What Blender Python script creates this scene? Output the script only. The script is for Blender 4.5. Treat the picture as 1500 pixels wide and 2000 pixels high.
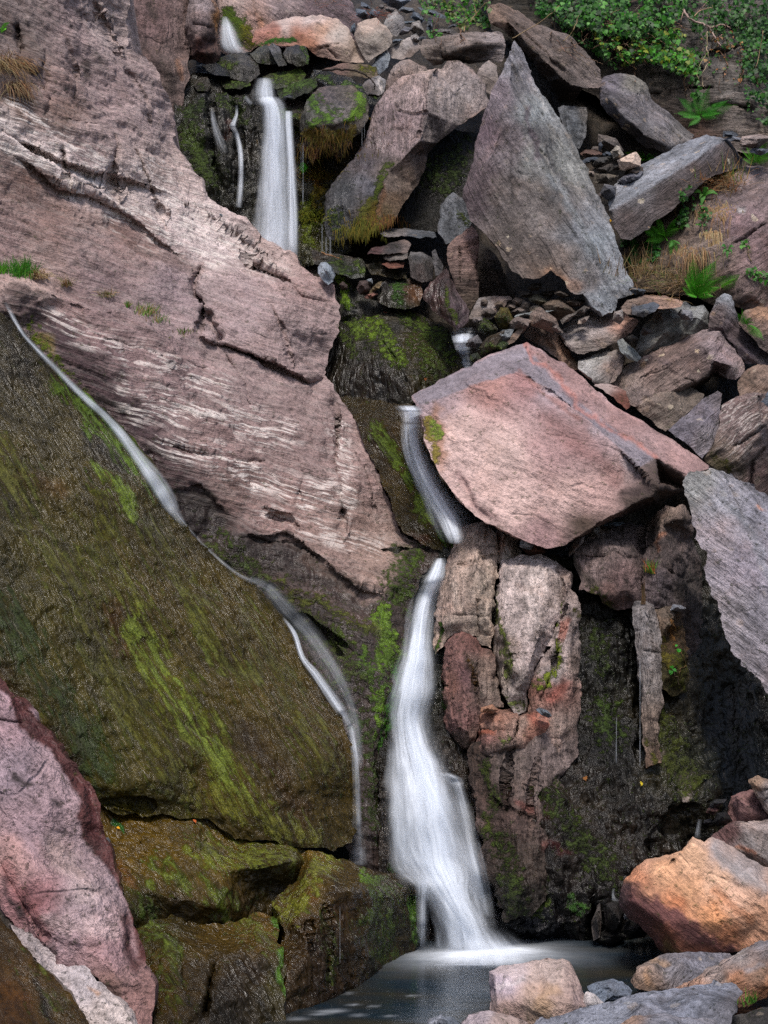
import bpy, math, random
import numpy as np
from mathutils import Vector, Matrix, kdtree, bvhtree
from mathutils.geometry import delaunay_2d_cdt

for _o in list(bpy.data.objects): bpy.data.objects.remove(_o)
SC = bpy.context.scene
COL = SC.collection
random.seed(5)
RNG = np.random.RandomState(11)

# ---------------------------------------------------------------- camera
PITCH = math.radians(4.0); CAMZ = 2.43
_cam = bpy.data.cameras.new('camera'); _cam.lens = 50; _cam.sensor_fit = 'VERTICAL'
_cam.sensor_height = 36; _cam.sensor_width = 27; _cam.clip_end = 500; _cam.clip_start = .1
CAM = bpy.data.objects.new('camera', _cam); COL.objects.link(CAM)
CAM.location = (0, 0, CAMZ); CAM.rotation_euler = (math.pi/2 + PITCH, 0, 0)
SC.camera = CAM

# ---------------------------------------------------------------- light
SUN_EL, SUN_AZ = 62.0, 181.0      # azimuth clockwise from +Y: high behind the viewer
W = bpy.data.worlds.new('World'); SC.world = W; W.use_nodes = True
_n = W.node_tree.nodes; _bg = _n['Background']
_sky = _n.new('ShaderNodeTexSky'); _sky.sky_type = 'NISHITA'; _sky.sun_disc = False
_sky.sun_elevation = math.radians(SUN_EL); _sky.sun_rotation = math.radians(SUN_AZ)
_sky.air_density = 1.0; _sky.dust_density = 3.0; _sky.ozone_density = 1.0
W.node_tree.links.new(_sky.outputs[0], _bg.inputs[0]); _bg.inputs[1].default_value = .11
_sun = bpy.data.lights.new('sun', 'SUN'); _sun.energy = 2.1; _sun.angle = math.radians(14)
_sun.color = (1.0, .95, .89)
SUN = bpy.data.objects.new('sun', _sun); COL.objects.link(SUN)
_a, _e = math.radians(SUN_AZ), math.radians(SUN_EL)
_d = Vector((math.sin(_a)*math.cos(_e), math.cos(_a)*math.cos(_e), math.sin(_e)))
SUN.rotation_euler = _d.to_track_quat('Z', 'Y').to_euler(); SUN.location = _d*40
SC.view_settings.view_transform = 'Standard'; SC.view_settings.look = 'None'
SC.view_settings.exposure = .54; SC.view_settings.gamma = 1
SC.cycles.use_denoising = False; SC.cycles.sample_clamp_direct = 5; SC.cycles.sample_clamp_indirect = 3; SC.cycles.max_bounces = 5; SC.cycles.transparent_max_bounces = 24

# ---------------------------------------------------------------- numbers
_c, _s = math.cos(PITCH), math.sin(PITCH)
def PW(x, y, Y):
    """the point that stands at depth Y on the line of sight of photograph pixel x, y"""
    x, y, Y = np.asarray(x, float), np.asarray(y, float), np.asarray(Y, float)
    u = (x-750)*.00036; v = (1000-y)*.00036
    dy = _c - v*_s; dz = _s + v*_c
    t = Y/dy
    return np.stack([u*t, Y, CAMZ+dz*t], -1)
def lin(h):
    if not isinstance(h, str): return np.array(h, float)
    c = np.array([int(h[i:i+2], 16)/255 for i in (0, 2, 4)])
    return np.where(c <= .04045, c/12.92, ((c+.055)/1.055)**2.4)
_perm = RNG.permutation(256); _perm = np.concatenate([_perm, _perm, _perm])
_g = RNG.randn(256, 3); _g /= np.linalg.norm(_g, axis=1)[:, None]
def perlin(p):
    p = np.asarray(p, float); i = np.floor(p).astype(int); f = p-i; w = f*f*f*(f*(f*6-15)+10); i &= 255
    out = 0
    for a in (0, 1):
        for b in (0, 1):
            for c in (0, 1):
                h = _perm[_perm[_perm[i[:, 0]+a]+i[:, 1]+b]+i[:, 2]+c]
                d = ((f-np.array([a, b, c]))*_g[h]).sum(1)
                out = out + d*(w[:, 0] if a else 1-w[:, 0])*(w[:, 1] if b else 1-w[:, 1])*(w[:, 2] if c else 1-w[:, 2])
    return out
def fbm(p, o=4, gain=.5, lac=2.03):
    p = np.asarray(p, float); s = 0; a = 1
    for k in range(o):
        s = s + a*perlin(p+17.3*k); p = p*lac; a *= gain
    return s
def n2(xy, sc, z=0., o=3):
    xy = np.asarray(xy, float)
    return fbm(np.column_stack([xy*sc, np.full(len(xy), z)]), o)
def sstep(a, b, x):
    t = np.clip((x-a)/(b-a), 0, 1); return t*t*(3-2*t)
def polydist(pts, line, signed=False, closed=False):
    """distance of pts to a polyline (and the side they lie on)"""
    L = np.asarray([l[:2] for l in line], float)
    if closed: L = np.vstack([L, L[:1]])
    best = np.full(len(pts), 1e9); side = np.zeros(len(pts)); arc = np.zeros(len(pts)); acc = 0
    for a, b in zip(L[:-1], L[1:]):
        d = b-a; n = max((d@d), 1e-9)
        tr = (pts-a)@d/n; t = np.clip(tr, 0, 1)
        q = pts-a-t[:, None]*d; r = np.hypot(q[:, 0], q[:, 1])
        m = r < best-1e-9; best = np.where(m, r, best)
        sd = d[0]*(pts[:, 1]-a[1])-d[1]*(pts[:, 0]-a[0])
        side = np.where(m, np.sign(sd), side); arc = np.where(m, acc+t*math.sqrt(n), arc); acc += math.sqrt(n)
    return (best, side, arc, acc) if signed else best
def inpoly(pts, poly):
    P = np.asarray([p[:2] for p in poly], float); ins = np.zeros(len(pts), bool); j = len(P)-1
    x, y = pts[:, 0], pts[:, 1]
    for i in range(len(P)):
        xi, yi = P[i]; xj, yj = P[j]
        if yi != yj:
            c = ((yi > y) != (yj > y)) & (x < (xj-xi)*(y-yi)/(yj-yi)+xi)
            ins ^= c
        j = i
    return ins
def midjag(a, b, n, amp, rs):
    """n+1 points from a to b with a fractal wobble"""
    t = np.linspace(0, 1, n+1); o = np.zeros(n+1)
    k = 1; A = amp
    while k < n:
        kn = rs.uniform(-1, 1, k*2+2); kn[0] = 0
        o += A*np.interp(t*(k*2), np.arange(k*2+2), kn); A *= .62; k *= 2
    o *= np.minimum(1, np.minimum(t, 1-t)*6); o[0] = o[-1] = 0
    d = b-a; l = math.hypot(*d[:2]) or 1; nrm = np.array([-d[1], d[0]])/l
    P = a[None]*(1-t[:, None])+b[None]*t[:, None]
    P[:, :2] += o[:, None]*nrm[None]
    return P

# ---------------------------------------------------------------- tags
def tag(o, label=None, cat=None, group=None, kind=None):
    if label: o['label'] = label
    if cat: o['category'] = cat
    if group: o['group'] = group
    if kind: o['kind'] = kind
    return o
def mesh_obj(name, V, F, mat=None, parent=None, smooth=True, attrs=None):
    V = np.asarray(V, float); base = np.zeros(3)
    if parent is None and len(V):
        base = np.array([V[:, 0].mean(), V[:, 1].mean(), V[:, 2].min()])
    elif parent is not None: base = np.array(parent.location)
    me = bpy.data.meshes.new(name); me.from_pydata((V-base).tolist(), [], [list(map(int, f)) for f in F])
    if smooth: me.polygons.foreach_set('use_smooth', np.ones(len(me.polygons), bool))
    for k, a in (attrs or {}).items():
        at = me.attributes.new(k, 'FLOAT_COLOR', 'POINT')
        if a.shape[1] == 3: a = np.column_stack([a, np.ones(len(a))])
        at.data.foreach_set('color', a.astype(np.float32).ravel())
    if mat: me.materials.append(mat)
    me.update()
    o = bpy.data.objects.new(name, me); COL.objects.link(o); o.location = base
    if parent is not None:
        o.parent = parent; o.location = (0, 0, 0)
    return o

# ---------------------------------------------------------------- materials
class NT:
    def __init__(s, name):
        s.m = bpy.data.materials.new(name); s.m.use_nodes = True; s.t = s.m.node_tree; s.t.nodes.clear()
    def n(s, ty, **k):
        x = s.t.nodes.new('ShaderNode'+ty)
        for a, b in k.items(): setattr(x, a, b)
        return x
    def set(s, sock, v):
        if isinstance(v, bpy.types.NodeSocket): s.t.links.new(v, sock)
        elif v is not None: sock.default_value = v
    def math(s, op, a, b=None, c=None, clamp=False):
        x = s.n('Math', operation=op, use_clamp=clamp)
        for i, v in enumerate((a, b, c)):
            if v is not None: s.set(x.inputs[i], v)
        return x.outputs[0]
    def rng(s, v, a, b, c, d, smooth=False):
        x = s.n('MapRange'); x.interpolation_type = 'SMOOTHSTEP' if smooth else 'LINEAR'
        for i, q in enumerate((v, a, b, c, d)): s.set(x.inputs[i], q)
        return x.outputs[0]
    def noise(s, vec, sc, det=4, rough=.55, dist=0.):
        x = s.n('TexNoise'); s.set(x.inputs['Vector'], vec); x.inputs['Scale'].default_value = sc
        x.inputs['Detail'].default_value = det; x.inputs['Roughness'].default_value = rough; x.inputs['Distortion'].default_value = dist
        return x.outputs[0]
    def mix(s, f, a, b):
        x = s.n('Mix', data_type='RGBA'); x.clamp_factor = True
        s.set(x.inputs[0], f); s.set(x.inputs[6], a); s.set(x.inputs[7], b); return x.outputs[2]
    def mixf(s, f, a, b):
        x = s.n('Mix', data_type='FLOAT'); s.set(x.inputs[0], f); s.set(x.inputs[2], a); s.set(x.inputs[3], b); return x.outputs[0]
    def scale(s, v, f):
        x = s.n('VectorMath', operation='SCALE'); s.set(x.inputs[0], v); s.set(x.inputs['Scale'], f); return x.outputs[0]
    def attr(s, nm):
        x = s.n('Attribute'); x.attribute_name = nm; return x
    def mapped(s, vec, ang, L, tilt=.25, flow=None):
        """coordinates whose first axis runs along the bedding"""
        if flow is not None:
            e1 = Vector(flow).normalized(); e3 = Vector((0, -1, .4)); e3 = (e3-e3.dot(e1)*e1).normalized()
        else:
            a = math.radians(ang); e1 = Vector((math.cos(a), 0, -math.sin(a)))
            e3 = Vector((math.sin(a), -tilt, math.cos(a))); e3 = (e3-e3.dot(e1)*e1).normalized()
        e2 = e3.cross(e1); R = Matrix((e1, e2, e3)).transposed()
        x = s.n('Mapping', vector_type='TEXTURE'); s.set(x.inputs[0], vec)
        x.inputs['Rotation'].default_value = R.to_euler(); x.inputs['Scale'].default_value = L
        return x.outputs[0]
MATS = {}
def rockmat(key, ang=20, L=(.5, .2, .05), flow=None, var=.35, band=.35, fine=.3, pale=.0, pit=.5, lich=0., lsc=9., lcol=(.55, .5, .4),
            rough=.8, bump=.5, rust=.3, fscale=34, crack=.35, pepper=0., film=1.2, b2=3.1, dv=.28):
    fine *= .82; pepper *= .75; N = NT('rock_'+key); g = N.n('NewGeometry').outputs['Position']
    tint = N.attr('tint').outputs['Color']; mcol = N.attr('mcol').outputs['Color']
    aux = N.attr('aux'); sp = N.n('SeparateColor'); N.set(sp.inputs[0], aux.outputs['Color'])
    moss, wet, pal = sp.outputs[0], sp.outputs[1], sp.outputs[2]; lichA = aux.outputs['Alpha']
    wn = N.n('TexNoise'); N.set(wn.inputs['Vector'], g); wn.inputs['Scale'].default_value = 1.6; wn.inputs['Detail'].default_value = 3
    wv = N.n('VectorMath', operation='MULTIPLY_ADD'); N.set(wv.inputs[0], wn.outputs[1]); wv.inputs[1].default_value = (.16,)*3; N.set(wv.inputs[2], g)
    gw = wv.outputs[0]
    A = N.noise(gw, 2.4, 4, .62); bv = N.mapped(gw, ang, L, flow=flow)
    B = N.noise(bv, 1, 5, .68); B2 = N.noise(bv, b2, 4, .7)
    C = N.noise(g, fscale, 4, .75); D = N.noise(gw, 11, 5, .7)
    m = N.math('MULTIPLY', N.rng(A, .35, .65, 1-var, 1+var), N.rng(B, .35, .65, 1-band, 1+band))
    m = N.math('MULTIPLY', m, N.rng(C, .36, .64, 1-fine, 1+fine))
    m = N.math('MULTIPLY', m, N.rng(D, .35, .65, .0+1-dv, 1+dv))
    m = N.math('MULTIPLY', m, N.rng(N.math('ADD', C, N.math('MULTIPLY', D, .55)), .85, .93, 1, 1-pepper, True))
    col = N.scale(tint, m)
    if rust:
        x = N.n('VectorMath', operation='MULTIPLY'); N.set(x.inputs[0], col); x.inputs[1].default_value = (1.15, .92, .76)
        col = N.mix(N.math('MULTIPLY', N.rng(N.noise(gw, 3.7, 3, .65), .5, .68, 0, 1, True), rust), col, x.outputs[0])
    # pale quartz lines along the bedding
    pl = N.math('MULTIPLY', N.math('SUBTRACT', 1., wet, clamp=True), N.math('MULTIPLY', N.rng(B2, .48, .58, 0, 1, True), N.math('ADD', pal, pale, clamp=True)))
    col = N.mix(N.math('MULTIPLY', pl, .85), col, (.72, .64, .60, 1))
    # black lichen pits and stains
    pt = N.math('MULTIPLY', N.rng(N.noise(gw, 7.5, 5, .72), .6, .68, 0, 1, True), pit)
    col = N.mix(pt, col, (.035, .028, .024, 1))
    vo = N.n('TexVoronoi'); N.set(vo.inputs['Vector'], g); vo.inputs['Scale'].default_value = lsc
    vs = N.n('SeparateColor'); N.set(vs.inputs[0], vo.outputs['Color'])
    rad = N.rng(vs.outputs[0], .45, 1, 0, .34)
    wob = N.math('ADD', vo.outputs['Distance'], N.rng(N.noise(g, 60, 3), .3, .7, -.1, .1))
    lm = N.math('MULTIPLY', N.math('LESS_THAN', wob, rad), N.math('ADD', lichA, lich, clamp=True))
    lc = N.mix(vs.outputs[1], (*lcol, 1), (lcol[0]*1.05, lcol[1]*.72, lcol[2]*.5, 1))
    col = N.mix(N.math('MULTIPLY', lm, .85), col, lc)
    # cracks
    vc = N.n('TexVoronoi', feature='DISTANCE_TO_EDGE'); N.set(vc.inputs['Vector'], N.mapped(gw, ang, (L[0]*1.2+.15, L[1]*1.6+.1, L[2]*3+.12), flow=flow)); vc.inputs['Scale'].default_value = 1.
    ck = N.math('MULTIPLY', N.rng(vc.outputs['Distance'], .0, .035, 1, 0, True), N.rng(N.noise(gw, 3.1, 3), .5, .62, 0, 1, True))
    # moss
    mn = N.noise(g, 21, 4, .7) if flow is None else N.noise(N.mapped(g, 0, (.45, .045, .045), flow=flow), 1, 5, .7); mf = N.noise(g, 80, 3, .65)
    mm = N.rng(N.math('ADD', moss, N.rng(mn, .33, .67, -.5, .5)), .28, .78, 0, 1, True)
    mv = N.math('MULTIPLY', N.rng(mf, .28, .72, .35, 1.75), N.rng(mn, .3, .7, .55, 1.4))
    mv = N.math('MULTIPLY', mv, N.rng(B, .3, .7, .6, 1.4))
    col = N.mix(mm, col, N.scale(mcol, mv))
    # wet sheen
    wn2 = N.math('MULTIPLY', wet, N.rng(A, .38, .55, .6, 1, True))
    ro = N.mixf(mm, rough, .92); ro = N.mixf(wn2, ro, N.rng(C, .3, .7, .07, .2))
    h = N.math('MULTIPLY', B, .9); h = N.math('ADD', h, N.math('MULTIPLY', B2, .55)); h = N.math('ADD', h, N.math('MULTIPLY', C, .16))
    h = N.math('ADD', h, N.math('MULTIPLY', D, .7)); h = N.math('ADD', h, N.math('MULTIPLY', A, .8))
    h = N.math('SUBTRACT', h, N.math('MULTIPLY', ck, crack)); h = N.math('SUBTRACT', h, N.math('MULTIPLY', pt, .15))
    wf = N.noise(N.mapped(g, 0, (.11, .035, .035), flow=flow), 1, 1.5, .5, .6) if flow is not None else N.noise(N.mapped(gw, 84, (.34, .1, .075)), 1, 2., .5, .5)
    gl = N.math('MULTIPLY', wet, N.rng(A, .38, .55, .55, 1, True))
    h = N.mixf(N.math('MULTIPLY', gl, .72), h, N.math('MULTIPLY', wf, film))
    hm = N.math('ADD', N.math('MULTIPLY', mf, .8), N.math('MULTIPLY', mn, 1.0))
    h = N.math('ADD', h, N.math('MULTIPLY', N.math('MULTIPLY', mm, N.math('SUBTRACT', 1., N.math('MULTIPLY', gl, .75))), hm))
    bp = N.n('Bump'); bp.inputs['Strength'].default_value = bump; bp.inputs['Distance'].default_value = .085; N.set(bp.inputs['Height'], h)
    b = N.n('BsdfPrincipled'); N.set(b.inputs['Base Color'], col); N.set(b.inputs['Roughness'], ro); N.set(b.inputs['Normal'], bp.outputs[0])
    N.set(b.inputs['Specular IOR Level'], N.mixf(wet, .3, .3))
    o = N.n('OutputMaterial'); N.set(o.inputs[0], b.outputs[0]); MATS[key] = N.m; return N.m

# ---------------------------------------------------------------- rocks traced into real blocks
SURF = []            # (V, F) of every rock, for setting water and plants down on them
def cdt(pts, edges):
    r = delaunay_2d_cdt([Vector((float(a), float(b))) for a, b in pts], edges, [], 0, 1e-4, True)
    return np.array([(v.x, v.y) for v in r[0]]), [tuple(f) for f in r[2]], r[3]
def rock(name, label, cat, mat, y0, out, inn=(), rid=(), tint='88807a', T=.8, res=4, amp=.025, jag=3, smooth=0, e=.12, freq=2.2,
         paint=(), cracks=(), steps=(), strata=None, group=None, kind=None, parent=None, seed=None, ijag=None, shrink=.75, rough=None, inrough=0., plate=None, swell=0., shade=True, gain=1.):
    if plate is None: plate = min(.014, amp*.5)
    rs = np.random.RandomState(abs(hash_(label or name)) % 99991 if seed is None else seed)
    co = [np.array([p[0], p[1], y0+(p[2] if len(p) > 2 else e)], float) for p in list(out)+list(inn)]
    nO = len(out); C = np.array(co)
    def find(q): return int(np.argmin((C[:, 0]-q[0])**2+(C[:, 1]-q[1])**2))
    E = [(i, (i+1) % nO) for i in range(nO)]
    for r in rid:
        ii = [q if isinstance(q, int) else find(q) for q in r]
        E += [(a, b) for a, b in zip(ii[:-1], ii[1:]) if a != b and (a, b) not in E and (b, a) not in E]
    # coarse facets
    cv, cf, _ = cdt(C[:, :2], E)
    kd = kdtree.KDTree(len(C))
    for i, p in enumerate(C): kd.insert((p[0], p[1], 0), i)
    kd.balance()
    cY = np.array([C[kd.find((v[0], v[1], 0))[1], 2] for v in cv])
    cen = np.array([cv[list(f)].mean(0) for f in cf]); ok = inpoly(cen, out)
    cf = [f for f, k in zip(cf, ok) if k]
    # fine constraint lines
    pts, ys, ed, bnd = [], [], [], []
    idx = {}
    for i, p in enumerate(C):
        idx[i] = len(pts); pts.append(p[:2]); ys.append(p[2])
    for k, (a, b) in enumerate(E):
        l = math.hypot(*(C[b]-C[a])[:2]); n = max(1, int(l/res))
        am = (jag if k < nO else (jag*.5 if ijag is None else ijag))*min(1, l/60)
        S = midjag(C[a], C[b], n, am, rs) if n > 1 else np.array([C[a], C[b]])
        prev = idx[a]
        for q in S[1:-1]:
            pts.append(q[:2]); ys.append(q[2]); ed.append((prev, len(pts)-1))
            if k < nO: bnd.append(prev)
            prev = len(pts)-1
        ed.append((prev, idx[b]))
        if k < nO: bnd.append(prev)
    cons = np.array(pts); lo, hi = cons.min(0), cons.max(0)
    ns = len(cons)
    gy = np.arange(lo[1], hi[1], res*.87); rows = []
    for j, yy in enumerate(gy):
        xx = np.arange(lo[0]+(j % 2)*res*.5, hi[0], res); rows.append(np.column_stack([xx, np.full(len(xx), yy)]))
    G = np.vstack(rows); G += rs.uniform(-.22, .22, G.shape)*res
    G = G[inpoly(G, cons[bnd])]
    if len(G):
        kc = kdtree.KDTree(ns)
        for i, p in enumerate(cons): kc.insert((p[0], p[1], 0), i)
        kc.balance()
        G = G[np.array([kc.find((p[0], p[1], 0))[2] > res*.62 for p in G])] if len(G) else G
    allp = np.vstack([cons, G]) if len(G) else cons
    fv, ff, orig = cdt(allp, ed)
    key = np.array([o[0] if o else -1 for o in orig])
    cen = np.array([(fv[f[0]]+fv[f[1]]+fv[f[2]])/3 for f in ff]); ok = inpoly(cen, cons[bnd])
    ff = [f for f, k in zip(ff, ok) if k]
    nV = len(fv)
    # depth of every vertex from the facets (planes are linear in 1/Y)
    best = np.full(nV, -1e9); Y = np.zeros(nV)
    for f in cf:
        a, b, c = cv[list(f)]; d = (b[0]-a[0])*(c[1]-a[1])-(c[0]-a[0])*(b[1]-a[1])
        if abs(d) < 1e-6: continue
        w1 = ((fv[:, 0]-a[0])*(c[1]-a[1])-(c[0]-a[0])*(fv[:, 1]-a[1]))/d
        w2 = ((b[0]-a[0])*(fv[:, 1]-a[1])-(fv[:, 0]-a[0])*(b[1]-a[1]))/d
        mb = np.minimum(np.minimum(w1, w2), 1-w1-w2); k = mb > best
        y = 1/((1-w1-w2)/cY[f[0]]+w1/cY[f[1]]+w2/cY[f[2]])
        Y = np.where(k, y, Y); best = np.where(k, mb, best)
    Y = np.clip(Y, cY.min()-.3, cY.max()+.3)
    ysa = np.array(ys); m = (key >= 0) & (key < ns); Y[m] = ysa[key[m]]
    fixed = m.copy() if smooth == 0 else np.zeros(nV, bool)
    F = np.array(ff)
    if smooth:
        ea = np.vstack([F[:, [0, 1]], F[:, [1, 2]], F[:, [2, 0]]]); ea = np.vstack([ea, ea[:, ::-1]])
        deg = np.bincount(ea[:, 0], minlength=nV).clip(1)
        bm = np.zeros(nV, bool); bm[[i for i in range(nV) if key[i] in set(bnd)]] = True
        for _ in range(smooth):
            av = np.bincount(ea[:, 0], weights=Y[ea[:, 1]], minlength=nV)/deg
            Y = np.where(bm, Y*.5+av*.5, av)
    wx = fv+np.column_stack([n2(fv, 1/45., 3.1+rs.rand()*9), n2(fv, 1/45., 8.7+rs.rand()*9)])*7
    for line, wd, dp in cracks:
        r, sd, arc, tot = polydist(wx, line, True)
        tap = np.minimum(1, np.minimum(arc, tot-arc)/max(tot*.18, 1)+.15)
        wv = wd*(.65+.7*np.abs(n2(fv, 1/30., 5)))
        Y += dp*tap*np.exp(-(r/wv)**2)
    for line, dY, fall in steps:
        r, sd, arc, tot = polydist(wx, line, True)
        tap = np.clip(np.minimum(arc, tot-arc)/max(tot*.15, 1), 0, 1)
        s = sstep(-3, 3, r*sd)
        Y += dY*tap*s*np.exp(-r/fall)
    V = PW(fv[:, 0], fv[:, 1], Y)
    def vnorm(V, F):
        n = np.cross(V[F[:, 1]]-V[F[:, 0]], V[F[:, 2]]-V[F[:, 0]]); o = np.zeros_like(V)
        for k in range(3): np.add.at(o, F[:, k], n)
        return o/np.linalg.norm(o, axis=1).clip(1e-9)[:, None]
    nr = vnorm(V, F)
    if (nr[:, 1]).sum() > 0: F = F[:, ::-1]; nr = -nr
    off = rs.uniform(-50, 50, 3)
    D = amp*(fbm((V+off)*freq, 5, .52)*1.0)
    if strata:
        ang, per, sa = strata[:3]; a = math.radians(ang); nv = np.array([math.sin(a), -.25, math.cos(a)])
        q = (V@nv)/per+fbm((V+off)*.8, 3)*.9; fr = q-np.floor(q); lv = perlin(np.column_stack([np.floor(q)*7.31, V[:, 0]*.5, V[:, 2]*.5]))
        D += sa*(np.minimum(fr*1.0, (1-fr)*6)-.45)*(.5+fbm((V+off)*1.4, 2)) + sa*.9*lv
    D += amp*.32*fbm((V+off)*11, 3, .6)
    if swell: D += swell*fbm((V+off)*.75, 2, .5)
    if plate:
        a = math.radians(strata[0] if strata else 25); e1 = np.array([math.cos(a), 0, -math.sin(a)]); e3 = np.array([math.sin(a), 0, math.cos(a)])
        q = fbm(np.column_stack([V@e1*.75, V[:, 1]*.9, V@e3*2.0])+off, 4, .5)*4.2; fl = np.floor(q); D += plate*(fl+sstep(.78, 1, q-fl))
    if inrough: D += inrough*np.abs(fbm((V+off)*9, 4, .6))
    V = V+nr*D[:, None]
    # colours of the stone, with some painted underside shade on the pink boulder
    tl = tint if isinstance(tint, (list, tuple)) else [(0, 0, tint)]
    wq = fv+np.column_stack([n2(fv, 1/60., 1.3), n2(fv, 1/60., 6.6)])*22
    ws = np.zeros(nV); tc = np.zeros((nV, 3))
    for q in tl:
        d2 = ((wq-np.array(q[:2]))**2).sum(1)+80; w = d2**-1.6; ws += w; tc += w[:, None]*lin(q[2])
    tc /= ws[:, None]; mc = np.tile(lin('3c4a18'), (nV, 1)); ax = np.zeros((nV, 4))
    for st in paint:
        kd_, val, rad, stg, line = st[:5]
        if kd_ == 'Z':
            r = polydist(fv, line, closed=True); f = stg*sstep(-2, 2, np.where(inpoly(fv, line), r, -r)); kd_ = 't'
        elif kd_.isupper():
            r = polydist(wq, line, closed=True); ins = inpoly(wq, line); sdist = np.where(ins, r, -r)
            f = stg*sstep(-rad, rad, sdist+n2(fv, 1/18., 2.2)*rad*1.2)
        else:
            r = polydist(wq, line); f = stg*(1-sstep(.1, 1.2, r/rad+n2(fv, 1/22., 4.4)*.6))
        k = kd_.lower()
        if k == 't': tc = tc*(1-f[:, None])+lin(val)*f[:, None]
        elif k == 'm':
            g = np.clip(f*1.6, 0, 1)[:, None]; mc = mc*(1-g)+lin(val)*g; ax[:, 0] = np.maximum(ax[:, 0], f)
        elif k == 'x': ax[:, 0] *= 1-f
        else:
            ci = {'w': 1, 'p': 2, 'l': 3}[k]; ax[:, ci] = np.maximum(ax[:, ci], f*(1 if val is None else val))
    if mat != 'orange':
        lm_ = (tc@np.array([.25, .6, .15]))[:, None]; kq = .0 if mat in ('slab', 'bluff') else .14; tc = (tc*(1-kq)+lm_*kq)*np.array([1., .985, 1.03]) if mat != 'algae' else tc*np.array([.60, .50, .34])
        tc = tc*np.array(gain)
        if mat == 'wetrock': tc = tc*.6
        mc = mc*.76
    # the rest of the block: sides and back
    ring0 = [None]*len(bnd); inv = {}
    for i in range(nV):
        if 0 <= key[i] < ns: inv[int(key[i])] = i
    loop = [inv[b] for b in bnd if b in inv]; nL = len(loop)
    lp = fv[loop]; c0 = lp.mean(0); lY = Y[loop]
    VV = [V]; AT = [tc]; AM = [mc]; AX = [ax]; rings = []
    base = nV
    for ti, sk in ((0, 1.), (.12, .992), (.45, .5+.5*shrink+.0), (1., shrink*.8)):
        p = c0+(lp-c0)*sk
        if ti == 0: R = V[loop].copy()
        else:
            R = PW(p[:, 0], p[:, 1], lY*(1-min(1, ti*.6))+(lY.mean())*min(1, ti*.6)+T*ti)
            R += fbm((R+off)*1.7, 3)[:, None]*np.array([.05, .05, .05])*min(1, T)
        VV.append(R); AT.append(tc[loop]); AM.append(mc[loop]); AX.append(ax[loop]*np.array([1, 1, 0, 0.])); rings.append(base+np.arange(nL)); base += nL
    VV.append(np.array([PW(c0[0], c0[1], lY.mean()+T*1.1)])); AT.append(tc[loop].mean(0)[None]); AM.append(mc[:1]); AX.append(np.zeros((1, 4)))
    FF = [tuple(f) for f in F]
    # ring direction: make the side faces point outwards
    area = 0.5*np.sum(lp[:, 0]*np.roll(lp[:, 1], -1)-np.roll(lp[:, 0], -1)*lp[:, 1])
    for r0, r1 in zip(rings[:-1], rings[1:]):
        for i in range(nL):
            j = (i+1) % nL; q = (r0[i], r0[j], r1[j], r1[i]); FF.append(q if area > 0 else q[::-1])
    for i in range(nL):
        j = (i+1) % nL; q = (rings[-1][i], rings[-1][j], base); FF.append(q if area > 0 else q[::-1])
    Vall = np.vstack(VV)
    o = mesh_obj(name, Vall, FF, MATS[mat] if isinstance(mat, str) else mat, parent, shade,
                 dict(tint=np.vstack(AT), mcol=np.vstack(AM), aux=np.vstack(AX)))
    SURF.append((V, F, o))
    if parent is None: tag(o, label, cat, group, kind)
    elif label: o['label'] = label
    return o
def hash_(s):
    h = 7
    for ch in str(s): h = (h*131+ord(ch)) & 0xffffffff
    return h
def stone(px, py, w, h, Y, tint, label, mat='slate', ang=0, cat='stone', group=None, n=7, seed=None, name='stone', T=None, res=3.2, **kw):
    """a small angular loose stone"""
    rs = np.random.RandomState(seed if seed is not None else hash_((px, py, w)) % 9999)
    n = min(n, 5+rs.randint(2)); th = np.sort(np.arange(n)/n*2*math.pi+rs.uniform(-.45, .45, n)); a = math.radians(ang)
    o = []
    for t in th:
        k = rs.uniform(.82, 1.3)
        x, y = math.cos(t)*w/2*k, math.sin(t)*h/2*k
        o.append((px+x*math.cos(a)-y*math.sin(a), py+x*math.sin(a)+y*math.cos(a), .05 if math.sin(t) > .3 else .12))
    dpt = min(w, h)*.0022*Y/6
    q = [(px+rs.uniform(-.18, .12)*w, py-rs.uniform(.05, .2)*h, -dpt), (px+rs.uniform(.02, .25)*w, py+rs.uniform(0, .16)*h, -dpt*.8)]
    return rock(name, label, cat, mat, Y, o, q, tint=tint, T=T or max(w, h)*.0022, res=max(1.4, min(res, min(w, h)/4)), jag=1.2, amp=.007, plate=.006, shade=False, group=group, seed=hash_((px, py)) % 9999, **kw)
# ---------------------------------------------------------------- kinds of stone
rockmat('slab', 19, (.6, .3, .034), var=.13, band=.24, fine=.5, pale=.10, pit=.22, rough=.78, bump=.62, rust=.12, pepper=.4, b2=1.45, dv=.13, crack=.1)
rockmat('bluff', 34, (.3, .3, .12), var=.2, band=.26, fine=.5, pit=.6, rough=.8, bump=.85, rust=.2, pepper=.5)
rockmat('algae', flow=(.62, -.25, -.95), L=(.6, .035, .035), var=.3, band=.42, fine=.22, pit=.08, rough=.3, bump=.6, rust=.15, fscale=40, film=1.3, dv=.18)
rockmat('wetrock', 80, (.5, .15, .08), var=.5, band=.5, fine=.3, pit=.4, rough=.45, bump=.7, rust=.4, fscale=34, film=2.4)
rockmat('pillar', 86, (.7, .15, .06), var=.25, band=.42, fine=.5, pit=.55, rough=.8, bump=.9, rust=.25, pepper=.5)
rockmat('pink', 30, (.5, .3, .12), var=.13, band=.2, fine=.36, pit=.22, rough=.75, bump=.6, rust=.12, pepper=.35, dv=.2)
rockmat('orange', 42, (.5, .2, .06), var=.14, band=.24, fine=.36, pit=.15, rough=.75, bump=.6, rust=.15, pepper=.3, dv=.18)
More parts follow.
